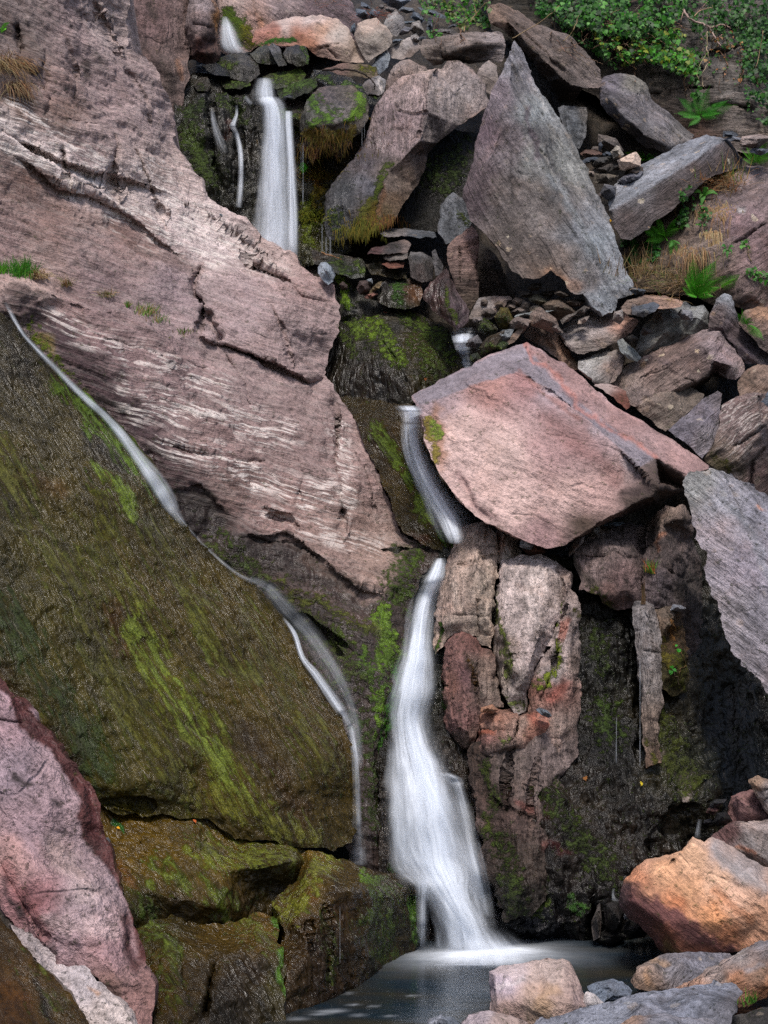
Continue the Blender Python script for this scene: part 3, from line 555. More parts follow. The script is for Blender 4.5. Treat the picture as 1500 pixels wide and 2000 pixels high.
# mossy rock in the middle, between the slab and the boulders
bed('bedrock', 'dark green mossy hump of bedrock between the pink slab and the big pink boulder', 'wetrock',
    [(630, 735, 14.3), (640, 690, 14.4), (655, 650, 14.5), (652, 600, 14.7), (640, 560, 14.8), (645, 530, 14.9), (670, 535, 14.8), (690, 560, 14.75), (715, 580, 14.7), (760, 598, 14.6), (800, 604, 14.55), (850, 628, 14.4), (880, 645, 14.3), (890, 680, 14.15), (908, 715, 14.0), (880, 740, 13.9), (830, 765, 13.75), (805, 790, 13.6), (760, 790, 13.7), (700, 780, 13.9), (660, 775, 14.0)],
    [(680, 590, 14.45), (720, 620, 14.3), (790, 640, 14.15), (700, 660, 14.15), (760, 720, 13.75), (840, 700, 13.8), (680, 740, 13.95), (800, 755, 13.62)],
    smooth=8, amp=.045, freq=2., res=4, plate=.012, tint=[(680, 600, '45443c'), (720, 650, '3f3a26'), (700, 720, '2c261d'), (740, 750, '2b251c'), (820, 680, '3a3218'), (850, 720, '3a3414'), (760, 620, '403c30')],
    paint=[('W', .85, 10, 1, [(600, 500), (920, 600), (920, 800), (600, 800)]), ('m', '5e7a18', 22, .85, [(660, 545), (680, 590)]), ('m', '566a1c', 30, .7, [(690, 640), (730, 640), (770, 700)]), ('m', '4a5c1a', 30, .65, [(800, 620), (850, 650), (880, 700)]), ('m', '3d4a14', 36, .6, [(820, 680), (860, 730)]), ('t', '6a6a68', 12, .6, [(700, 600), (740, 600)]), ('m', '46541a', 14, .6, [(660, 650), (690, 690)])],
    cracks=[([(688, 560), (690, 620)], 4, .08), ([(735, 640), (770, 700), (800, 760)], 5, .07), ([(660, 625), (700, 618)], 4, .08)])
bed('bedrock', 'mossy brown band of rock the middle stream runs beside', 'algae',
    [(660, 775, 13.75), (700, 776, 13.8), (760, 788, 13.6), (800, 790, 13.55), (830, 800, 13.5), (845, 900, 13.1), (905, 1000, 12.7), (912, 1050, 12.5), (880, 1085, 12.4), (830, 1065, 12.45), (788, 1040, 12.55), (768, 1000, 12.7), (748, 950, 12.85), (722, 890, 13.1), (700, 830, 13.35)],
    [(740, 830, 13.15), (780, 900, 12.9), (820, 960, 12.62), (845, 1020, 12.4), (800, 860, 13.1)],
    smooth=10, amp=.04, res=4, gain=.72, tint=[(720, 810, '423b22'), (760, 850, '443817'), (800, 950, '4a4016'), (840, 1040, '403a14'), (880, 1000, '22201c')],
    paint=[('W', .8, 10, 1, [(640, 760), (920, 760), (920, 1100), (640, 1100)]), ('m', '4a5a14', 26, .7, [(740, 840), (790, 920), (830, 1010)]), ('m', '5e6c1a', 12, .7, [(820, 960), (845, 1020)]), ('m', '3c5414', 16, .8, [(860, 1050), (880, 1070)]), ('t', '6b3c20', 14, .6, [(800, 1050), (830, 1060)])])
bed('bedrock', 'dark wet mossy rock face behind the upper waterfall', 'wetrock',
    [(350, 165, 15.9), (375, 140, 16.1), (430, 140, 16.2), (500, 155, 16.35), (540, 170, 16.4), (600, 190, 16.3), (640, 180, 16.3), (720, 230, 16.1), (760, 380, 15.7), (740, 470, 15.4), (650, 505, 15.3), (610, 520, 15.3), (560, 520, 15.4), (500, 450, 15.5), (430, 410, 15.5), (395, 380, 15.4), (345, 320, 15.4), (335, 230, 15.5)],
    [(400, 190, 15.65), (385, 260, 15.4), (460, 190, 15.85), (440, 280, 15.55), (480, 320, 15.65), (420, 360, 15.35), (540, 250, 15.95), (540, 400, 15.6), (600, 250, 15.7), (610, 380, 15.5), (600, 470, 15.4), (500, 200, 15.9), (700, 440, 15.75)],
    smooth=3, amp=.11, freq=2.2, res=4, inrough=.01, plate=.03, strata=(84, .25, .03), tint=[(380, 230, '2c2a20'), (440, 220, '34312a'), (470, 300, '2c2820'), (540, 300, '30302c'), (620, 300, '3a3018'), (640, 420, '3a3a16'), (720, 400, '24221c'), (400, 330, '2a2a1a')],
    paint=[('W', .8, 10, 1, [(320, 100), (780, 100), (780, 540), (320, 540)]), ('m', '3a4a14', 36, .75, [(380, 250), (390, 300), (410, 350)]), ('m', '34421a', 24, .6, [(360, 220), (400, 200)]), ('m', '3c4a18', 20, .6, [(430, 180), (470, 230)]), ('m', '6b5a12', 24, .85, [(620, 310), (625, 360), (615, 400)]), ('m', '8a5a1a', 14, .8, [(610, 335), (625, 345)]), ('m', '55600f', 26, .8, [(600, 400), (610, 460)]), ('m', '48581a', 20, .7, [(590, 260), (620, 280)]), ('t', '5a2f1c', 10, .6, [(440, 230), (445, 260)])],
    cracks=[([(410, 175), (415, 250), (420, 320), (440, 380)], 8, .15), ([(455, 180), (465, 260), (460, 330)], 8, .12)])

# right bank below the big pink boulder
bed('bedrock', 'black dripping mossy wall under the boulders on the right of the waterfall', 'wetrock',
    [(740, 1080, 12.5), (860, 1070, 12.55), (960, 1070, 12.5), (1120, 1090, 12.4), (1180, 1160, 12.2), (1250, 1160, 12.2), (1330, 1060, 12.6), (1400, 1050, 12.8), (1540, 1200, 12.9), (1540, 1640, 11.9), (1400, 1640, 11.55), (1360, 1700, 11.2), (1310, 1850, 10.85), (1160, 1858, 10.72), (960, 1862, 10.7), (860, 1880, 10.62), (740, 1880, 10.6), (740, 1700, 10.85), (740, 1400, 11.5), (740, 1250, 11.9)],
    [(820, 1200, 12.05), (810, 1350, 11.6), (820, 1500, 11.2), (850, 1650, 10.95), (860, 1760, 10.72), (950, 1500, 11.25), (960, 1650, 10.85), (960, 1800, 10.62), (1050, 1600, 10.85), (1080, 1720, 10.62), (1130, 1530, 11.1), (1200, 1230, 11.85), (1190, 1400, 11.6), (1240, 1500, 11.2), (1290, 1600, 11.0), (1230, 1700, 10.75), (1330, 1560, 11.1), (1300, 1420, 11.45), (1350, 1300, 12.1), (1420, 1350, 12.5), (1420, 1500, 12.1), (1150, 1800, 10.6), (1050, 1820, 10.55), (1365, 1560, 11.2)],
    smooth=3, amp=.13, freq=2.2, res=4.0, T=1.5, inrough=.012, plate=.035, strata=(82, .3, .04),
    tint=[(780, 1300, '2c2f26'), (900, 1550, '2c241c'), (960, 1700, '241f1c'), (1000, 1600, '33241c'), (1080, 1700, '29221b'), (1150, 1600, '2a2318'), (1200, 1300, '25241e'), (1200, 1450, '201e1a'), (1250, 1600, '28221a'), (1330, 1500, '2b2a16'), (1300, 1380, '3a3420'), (1400, 1400, '171614'), (1450, 1500, '151614'), (1050, 1810, '26262a'), (1150, 1780, '201d1a')],
    paint=[('W', .75, 10, 1, [(720, 1060), (1560, 1060), (1560, 1880), (720, 1900)]), ('m', '2f3f14', 40, .6, [(1180, 1380), (1190, 1440)]), ('m', '3e4416', 40, .65, [(1300, 1430), (1340, 1540)]), ('m', '35401a', 50, .5, [(1000, 1500), (1100, 1600), (1180, 1700)]), ('m', '4a4a18', 26, .6, [(1300, 1280), (1310, 1340)]), ('m', '3e4c1c', 30, .5, [(960, 1540), (1000, 1640), (1060, 1780)]), ('t', '5c2c2a', 12, .7, [(1080, 1660), (1105, 1668)]), ('t', '4c2a26', 22, .6, [(1000, 1580), (1060, 1590)]), ('t', '8a7a70', 9, .75, [(1300, 1470), (1330, 1520), (1355, 1570)]), ('m', '3a6024', 16, .7, [(1120, 1760), (1140, 1780)]), ('m', '2e4420', 22, .6, [(770, 1700), (780, 1800), (800, 1860)]), ('m', '35602a', 14, .6, [(775, 1280), (765, 1400)]), ('m', '2f3a18', 30, .6, [(1160, 1230), (1180, 1300)])],
    cracks=[([(1150, 1850), (1165, 1780), (1160, 1740)], 8, .2), ([(1250, 1180), (1248, 1350), (1250, 1500)], 6, .14), ([(940, 1500), (955, 1620), (950, 1750)], 8, .12)])
PK = dict(gain=(1.43, 1.35, 1.24), smooth=0, amp=.04, freq=3, res=3.6, T=1.0, jag=5, inrough=.014, plate=.016, strata=(88, .14, .02))
bed('bedrock', 'grey brown rock shoulder right beside the top of the main fall', 'pillar',
    [(846, 1230, 11.8), (856, 1150, 11.95), (866, 1110, 12.05), (880, 1075, 12.15), (890, 1045, 12.25), (912, 1025, 12.35), (938, 1021, 12.35), (955, 1032, 12.3), (965, 1050, 12.2), (975, 1075, 12.1), (972, 1110, 11.95), (968, 1180, 11.75), (962, 1240, 11.65), (958, 1268, 11.6), (940, 1262, 11.6), (920, 1240, 11.6), (890, 1236, 11.65), (868, 1260, 11.7), (852, 1280, 11.7)],
    [(888, 1085, 12.0), (930, 1040, 12.15), (950, 1085, 11.95), (885, 1110, 11.85), (930, 1098, 11.85), (872, 1180, 11.7), (932, 1165, 11.6), (950, 1210, 11.56), (890, 1215, 11.58)],
    rid=[[(880, 1075), (888, 1085), (930, 1098), (950, 1085), (975, 1075)], [(888, 1085), (885, 1110), (872, 1180)]], **PK,
    tint=[(920, 1050, '9c8c82'), (890, 1090, '94837a'), (900, 1150, '97867c'), (885, 1190, '94827a'), (945, 1150, '857a70'), (940, 1220, '8d8278'), (900, 1225, '8a7d74'), (955, 1240, '82776e')],
    paint=[('m', '4c6a1c', 9, .85, [(862, 1220), (854, 1290)]), ('t', '7d5a4c', 12, .6, [(856, 1130), (866, 1090)]), ('t', 'bdb0a6', 10, .5, [(890, 1150), (895, 1190)])], cracks=[([(885, 1105), (930, 1095), (975, 1080)], 3, .06), ([(930, 1160), (934, 1235)], 3, .06), ([(880, 1202), (960, 1205)], 2, .03), ([(960, 1140), (938, 1165), (930, 1190)], 2.4, .04)])
bed('bedrock', 'narrow upright splinter of rock behind the grey column', 'pillar', [(962, 1060, 12.25), (975, 1022, 12.35), (1000, 1016, 12.35), (1009, 1030, 12.3), (1012, 1060, 12.25), (1018, 1100, 12.2), (990, 1110, 12.1), (972, 1100, 12.1)], [(985, 1040, 12.15), (992, 1080, 12.05)], **PK, tint=[(975, 1050, '8a6f64'), (1000, 1040, '8f8880'), (1005, 1080, '857f78')], cracks=[([(985, 1020), (990, 1090)], 3, .06)])
bed('bedrock', 'tall pale grey column of rock with dark pits, right of the main fall', 'pillar',
    [(976, 1100, 12.0), (982, 1093, 12.05), (1020, 1089, 12.1), (1076, 1090, 12.1), (1090, 1102, 12.05), (1098, 1140, 11.9), (1090, 1190, 11.75), (1078, 1240, 11.6), (1055, 1290, 11.5), (1040, 1330, 11.42), (1032, 1385, 11.3), (1010, 1392, 11.25), (990, 1372, 11.3), (976, 1330, 11.4), (968, 1280, 11.5), (964, 1240, 11.6), (970, 1180, 11.7)],
    [(985, 1110, 11.8), (1070, 1108, 11.82), (984, 1240, 11.4), (1062, 1230, 11.4), (1022, 1330, 11.22), (1000, 1300, 11.3), (1084, 1120, 11.86)],
    rid=[[(976, 1100), (985, 1110), (1070, 1108), (1090, 1102)], [(985, 1110), (984, 1240), (1000, 1300)], [(1070, 1108), (1062, 1230), (1022, 1330)]], **PK,
    tint=[(1030, 1110, 'a99e9c'), (1030, 1160, 'ab9f9d'), (1030, 1220, 'a49896'), (1040, 1280, '9c908f'), (1010, 1340, '8f8684'), (975, 1260, '7f756e'), (985, 1330, '857a70'), (1085, 1150, '8c807c')],
    paint=[('t', '2e2622', 9, .9, [(1019, 1160), (1026, 1182)]), ('t', '332a26', 6, .8, [(1027, 1132), (1034, 1150)]), ('t', '40362f', 7, .7, [(1072, 1165), (1080, 1185)]), ('t', 'beb4b1', 26, .5, [(1035, 1110), (1045, 1220)]), ('m', '8a9450', 16, .65, [(982, 1260), (992, 1310)]), ('m', '8a9450', 16, .6, [(995, 1370), (1022, 1378)]), ('m', '7d8a3a', 6, .7, [(978, 1140), (978, 1250)])],
    cracks=[([(980, 1282), (1040, 1278)], 2, .03), ([(985, 1300), (1000, 1350)], 5, .08)])
bed('bedrock', 'cracked column of rock with red patches and lime green lichen at the edge of the black wall', 'pillar',
    [(1074, 1096, 12.0), (1092, 1100, 12.0), (1116, 1118, 11.95), (1122, 1160, 11.88), (1133, 1185, 11.85), (1134, 1260, 11.75), (1130, 1380, 11.55), (1120, 1440, 11.45), (1102, 1492, 11.35), (1090, 1560, 11.28), (1050, 1582, 11.25), (1036, 1540, 11.25), (1040, 1440, 11.3), (1030, 1395, 11.35), (1036, 1340, 11.45), (1056, 1290, 11.55), (1080, 1230, 11.65), (1092, 1170, 11.8)],
    [(1108, 1140, 11.78), (1112, 1200, 11.62), (1090, 1270, 11.48), (1116, 1300, 11.45), (1062, 1345, 11.34), (1104, 1390, 11.3), (1055, 1430, 11.22), (1085, 1460, 11.2), (1060, 1520, 11.16)],
    rid=[[(1116, 1118), (1108, 1140), (1112, 1200), (1116, 1300), (1104, 1390), (1085, 1460)]], **PK,
    tint=[(1100, 1130, '857670'), (1105, 1200, '857a78'), (1095, 1260, '8a8080'), (1080, 1310, '8c8484'), (1122, 1300, '7f706a'), (1060, 1350, '7d5a50'), (1090, 1350, '7a5a52'), (1100, 1420, '7d6e68'), (1050, 1430, '857068'), (1070, 1490, '7c6e68'), (1060, 1550, '6e5a54')],
    paint=[('t', '8c4c40', 16, .75, [(1075, 1370), (1098, 1335)]), ('t', '9a5a48', 9, .6, [(1108, 1210), (1100, 1240)]), ('t', '8f5240', 9, .7, [(1035, 1402), (1075, 1402)]), ('m', '8c9a30', 12, .75, [(1090, 1250), (1082, 1290), (1064, 1345)]), ('m', '8a9a34', 10, .7, [(1095, 1180), (1088, 1215)]), ('m', '5c5a18', 10, .7, [(1130, 1190), (1138, 1220)]), ('t', '453a2c', 20, .6, [(1050, 1570), (1080, 1540)])],
    cracks=[([(1112, 1150), (1100, 1230), (1072, 1330), (1052, 1370)], 4, .09), ([(1122, 1200), (1126, 1300), (1118, 1400)], 3, .06), ([(1040, 1445), (1100, 1440)], 2.4, .04), ([(1046, 1460), (1062, 1480), (1050, 1530)], 3, .05)])
bed('bedrock', 'dark purple brown rock pillar beside the middle of the main fall', 'pillar',
    [(870, 1262, 11.6), (880, 1250, 11.62), (905, 1238, 11.66), (920, 1236, 11.66), (932, 1245, 11.62), (938, 1265, 11.58), (955, 1272, 11.55), (968, 1285, 11.5), (975, 1330, 11.42), (985, 1380, 11.35), (940, 1395, 11.3), (936, 1430, 11.25), (925, 1455, 11.25), (915, 1462, 11.25), (892, 1452, 11.3), (876, 1430, 11.35), (864, 1370, 11.45), (866, 1310, 11.55)],
    [(885, 1275, 11.42), (920, 1262, 11.42), (926, 1330, 11.3), (886, 1350, 11.28), (915, 1430, 11.12), (890, 1420, 11.18), (945, 1300, 11.45), (950, 1370, 11.32)],
    rid=[[(885, 1275), (886, 1350), (890, 1420)], [(885, 1275), (920, 1262), (926, 1330), (915, 1430)]], **PK,
    tint=[(885, 1270, '6a4c48'), (905, 1320, '5f4548'), (905, 1400, '674a48'), (930, 1260, '6c4a44'), (945, 1310, '75655c'), (960, 1340, '7d7068'), (872, 1330, '75544c'), (910, 1445, '6c5850')],
    paint=[('t', '8a5a3c', 6, .7, [(912, 1240), (922, 1240)]), ('m', '5a3c14', 10, .7, [(925, 1300), (930, 1340)]), ('m', '3d5a1c', 9, .8, [(862, 1330), (868, 1390)]), ('t', '302820', 14, .6, [(880, 1440), (925, 1470)])], cracks=[([(936, 1270), (930, 1330), (938, 1390)], 3, .06), ([(885, 1250), (882, 1330), (886, 1430)], 3, .05)])
bed('bedrock', 'low block of bedrock with red broken ledges at the foot of the grey column', 'pillar',
    [(938, 1400, 11.3), (948, 1386, 11.35), (975, 1384, 11.35), (1010, 1388, 11.35), (1040, 1396, 11.35), (1075, 1400, 11.35), (1080, 1430, 11.3), (1062, 1470, 11.25), (1010, 1470, 11.2), (1000, 1500, 11.18), (985, 1530, 11.18), (962, 1505, 11.18), (948, 1480, 11.2), (930, 1490, 11.2), (925, 1462, 11.22), (938, 1440, 11.25)],
    [(950, 1402, 11.15), (1005, 1400, 11.14), (1070, 1412, 11.2), (945, 1424, 11.1), (1000, 1424, 11.08), (955, 1465, 11.05), (1005, 1455, 11.06), (985, 1500, 11.06)],
    rid=[[(938, 1400), (950, 1402), (1005, 1400), (1075, 1400)], [(950, 1402), (945, 1424), (955, 1465)]], **PK,
    tint=[(960, 1395, '9a6a54'), (1000, 1392, '8f6a5a'), (960, 1412, '86685c'), (960, 1440, '6a4a46'), (1010, 1415, '8a766c'), (1040, 1420, '8f6455'), (990, 1460, '6a5c56'), (960, 1490, '58504c'), (990, 1500, '6c6460')],
    paint=[('t', 'a0563c', 5, .8, [(940, 1428), (968, 1426)]), ('t', '9a5444', 8, .6, [(1030, 1408), (1070, 1416)]), ('m', '8a9450', 14, .6, [(985, 1445), (1000, 1440)]), ('m', '4c501c', 10, .7, [(925, 1490), (945, 1500)])], cracks=[([(1016, 1390), (1012, 1420), (1000, 1445)], 4, .1), ([(938, 1424), (1000, 1426)], 3, .05), ([(1000, 1460), (985, 1520)], 3, .05)])
bed('bedrock', 'brown and reddish buttress under the columns, going black and mossy towards the pool', 'pillar',
    [(922, 1452, 11.20), (960, 1440, 11.18), (1040, 1420, 11.24), (1126, 1430, 11.38), (1116, 1490, 11.27), (1100, 1560, 11.13), (1092, 1640, 10.87), (1078, 1720, 10.67), (1040, 1790, 10.47), (985, 1800, 10.45), (945, 1720, 10.60), (932, 1620, 10.79), (916, 1530, 11.05)],
    [(950, 1490, 11.03), (1005, 1500, 10.97), (1060, 1480, 11.02), (1040, 1560, 10.81), (970, 1570, 10.82), (1075, 1560, 10.89), (1010, 1650, 10.57), (1050, 1650, 10.59), (960, 1660, 10.62), (1010, 1740, 10.37)],
    smooth=1, amp=.06, freq=3, res=3.8, T=.8, jag=9, inrough=.03, plate=.02, strata=(80, .2, .025),
    tint=[(940, 1480, '4a3c34'), (1000, 1490, '6a5c54'), (1070, 1490, '7c6c66'), (1045, 1540, '75645c'), (960, 1560, '4a3830'), (1010, 1590, '5a463e'), (1060, 1600, '6a574e'), (990, 1660, '33281f'), (1050, 1680, '473a30'), (1010, 1750, '29241e')],
    paint=[('W', .7, 20, 1, [(900, 1560), (1000, 1620), (1110, 1650), (1110, 1820), (900, 1820)]), ('m', '46501c', 24, .6, [(945, 1500), (960, 1560), (950, 1620)]), ('m', '3c481c', 34, .6, [(970, 1640), (1000, 1720), (1010, 1780)]), ('t', '7a4238', 12, .6, [(1010, 1560), (1040, 1580)]), ('t', '6a3830', 14, .6, [(1070, 1660), (1090, 1668)]), ('t', '3a2a20', 26, .6, [(925, 1470), (940, 1540)]), ('m', '44501a', 20, .5, [(1085, 1540), (1080, 1620)])],
    cracks=[([(1000, 1450), (985, 1520), (990, 1600)], 5, .1), ([(1060, 1460), (1040, 1540), (1035, 1640)], 4, .08), ([(940, 1560), (1040, 1600)], 4, .05)])
bed('bedrock', 'brown block of bedrock under the overhanging edge of the pink boulder', 'pillar',
    [(1120, 1090, 12.1), (1125, 1070, 12.2), (1165, 1030, 12.4), (1205, 1022, 12.5), (1250, 1025, 12.5), (1255, 1030, 12.4), (1265, 1020, 12.4), (1285, 1000, 12.3), (1300, 990, 12.3), (1335, 990, 12.3), (1350, 1010, 12.3), (1355, 1060, 12.4), (1375, 1150, 12.5), (1380, 1250, 12.4), (1350, 1330, 12.2), (1335, 1300, 11.9), (1330, 1190, 11.9), (1280, 1185, 11.8), (1255, 1170, 11.85), (1240, 1190, 11.8), (1200, 1190, 11.8), (1160, 1160, 11.8), (1130, 1150, 11.9)],
    [(1170, 1060, 12.15), (1240, 1040, 12.25), (1180, 1110, 11.85), (1225, 1105, 11.75), (1235, 1150, 11.65), (1180, 1165, 11.65), (1250, 1100, 12.1), (1290, 1020, 12.05), (1330, 1010, 12.1), (1300, 1100, 11.85), (1340, 1180, 12.0), (1280, 1170, 11.75)],
    rid=[[(1250, 1025), (1250, 1100), (1255, 1170)]],
    smooth=1, amp=.05, freq=2.6, res=3.8, T=1., inrough=.012, tint=[(1150, 1070, '76665e'), (1200, 1050, '6d605a'), (1240, 1060, '6b5d59'), (1160, 1120, '8a7670'), (1220, 1130, '80655f'), (1190, 1160, '6a5048'), (1290, 1010, '7d6a5c'), (1300, 1080, '5f5350'), (1290, 1150, '63585a'), (1340, 1150, '4a423c')],
    paint=[('t', 'b57a58', 8, .85, [(1285, 1058), (1300, 1048)]), ('t', 'a87050', 6, .8, [(1278, 1063), (1280, 1075)]), ('t', '2c2a1c', 14, .7, [(1120, 1100), (1150, 1150)]), ('m', '4a4a1a', 10, .7, [(1140, 1160), (1190, 1180), (1230, 1190)]), ('t', '332a24', 14, .6, [(1340, 1200), (1345, 1300)])],
    cracks=[([(1250, 1020), (1256, 1080), (1252, 1170)], 4, .12), ([(1212, 1025), (1212, 1090)], 3, .06), ([(1130, 1090), (1200, 1085), (1240, 1100)], 5, .1), ([(1265, 1020), (1275, 1080)], 4, .08), ([(1285, 1110), (1340, 1130)], 3, .05)])
bed('bedrock', 'thin grey fin of rock standing in the black mossy wall', 'upright',
    [(1234, 1195, 11.6), (1240, 1174, 11.62), (1256, 1171, 11.64), (1276, 1180, 11.62), (1284, 1205, 11.6), (1292, 1240, 11.55), (1290, 1300, 11.48), (1296, 1360, 11.4), (1290, 1420, 11.32), (1292, 1490, 11.2), (1262, 1500, 11.18), (1256, 1440, 11.28), (1252, 1380, 11.36), (1248, 1300, 11.48), (1242, 1240, 11.56)],
    [(1268, 1195, 11.48), (1272, 1300, 11.34), (1276, 1400, 11.22)], rid=[[(1276, 1180), (1268, 1195), (1272, 1300), (1276, 1400), (1292, 1490)]], amp=.02, res=3.4, T=.5, jag=4, plate=.008, tint=[(1255, 1200, '807a77'), (1268, 1260, '847d79'), (1265, 1330, '7a726c'), (1272, 1420, '8a7767'), (1275, 1480, '6a5442')], paint=[('t', '9a9490', 8, .55, [(1250, 1190), (1260, 1300)]), ('m', '55501c', 10, .6, [(1262, 1440), (1275, 1490)])], cracks=[([(1270, 1190), (1274, 1280), (1268, 1370)], 2.4, .04), ([(1255, 1270), (1288, 1276)], 2, .03)])
bed('bedrock', 'moss bearded rock column beside the thin grey fin', 'pillar',
    [(1276, 1190, 11.75), (1300, 1182, 11.8), (1330, 1188, 11.8), (1338, 1230, 11.8), (1340, 1300, 11.75), (1338, 1350, 11.7), (1310, 1360, 11.55), (1292, 1340, 11.45), (1285, 1260, 11.6)], [(1305, 1220, 11.55), (1312, 1300, 11.45)],
    amp=.06, res=3.6, T=.6, inrough=.03, tint=[(1300, 1195, '7a6a5a'), (1320, 1250, '5a4428'), (1310, 1320, '4c4420')], paint=[('m', '8a6030', 14, .85, [(1310, 1215), (1318, 1245)]), ('m', '6a6020', 16, .8, [(1300, 1250), (1312, 1300)]), ('m', '565818', 18, .8, [(1330, 1280), (1325, 1340)]), ('m', '8a6a3c', 8, .7, [(1290, 1290), (1288, 1330)])])

# right: striped bedrock behind the ferns, and wall of beds above
bed('bedrock', 'reddish striped bedrock knoll with fern and dry grass on the right edge', 'slateleft',
    [(1330, 350, 14.9), (1360, 330, 15.0), (1420, 322, 15.1), (1460, 326, 15.1), (1540, 330, 15.0), (1540, 640, 14.0), (1500, 602, 14.0), (1440, 600, 14.1), (1380, 590, 14.2), (1320, 575, 14.3), (1270, 570, 14.4), (1215, 560, 14.5), (1195, 500, 14.9), (1230, 460, 15.0), (1280, 420, 15.0), (1310, 370, 15.0)],
    [(1360, 400, 14.6), (1420, 420, 14.3), (1460, 360, 14.7), (1500, 450, 14.1), (1350, 500, 14.3), (1280, 510, 14.55), (1420, 520, 14.1), (1460, 560, 13.9), (1240, 540, 14.45)],
    smooth=5, amp=.05, tint=[(1340, 380, '6a5a48'), (1420, 360, '6f605d'), (1470, 350, '746562'), (1440, 440, '80696a'), (1480, 500, '7c6462'), (1380, 480, '7d6c60'), (1330, 520, '6c5a4a'), (1280, 510, '5a4c3e'), (1450, 560, '7a665f'), (1400, 580, '4a3c30'), (1240, 540, '5c4c38')],
    paint=[('l', None, 60, .8, [(1430, 350), (1480, 400)]), ('t', 'c8c4be', 8, .9, [(1446, 405), (1452, 408)]), ('t', '2c231c', 26, .7, [(1390, 585), (1450, 595)])], cracks=[([(1430, 480), (1500, 435)], 4, .07), ([(1380, 490), (1420, 470)], 4, .06)], strata=(-32, .13, .016))
bed('cliff', 'layered dark rock wall overhung with ivy at the top right', 'flat',
    [(930, -60, 18.6), (1540, -60, 18.4), (1540, 290, 16.6), (1460, 300, 16.6), (1350, 290, 16.7), (1290, 250, 16.9), (1180, 200, 17.1), (1080, 130, 17.6), (960, 60, 18.0)],
    [(1100, 30, 17.8), (1200, 80, 17.5), (1300, 60, 17.4), (1420, 60, 17.5), (1400, 180, 17.0), (1300, 180, 17.1), (1460, 220, 16.7)],
    amp=.06, strata=(6, .26, .10), plate=.03, res=4.2, tint=[(1100, 40, '2f2a20'), (1200, 60, '2f2a20'), (1300, 150, '5c5650'), (1400, 110, '6a655e'), (1450, 200, '66605a'), (1350, 260, '4a3428'), (1460, 270, '6c6158'), (1300, 200, '55493f')],
    cracks=[([(1270, 180), (1330, 182), (1400, 170)], 5, .14), ([(1380, 110), (1450, 90)], 5, .12), ([(1380, 200), (1480, 215)], 5, .12), ([(1300, 120), (1380, 140)], 4, .1), ([(1400, 60), (1480, 40)], 4, .1)])
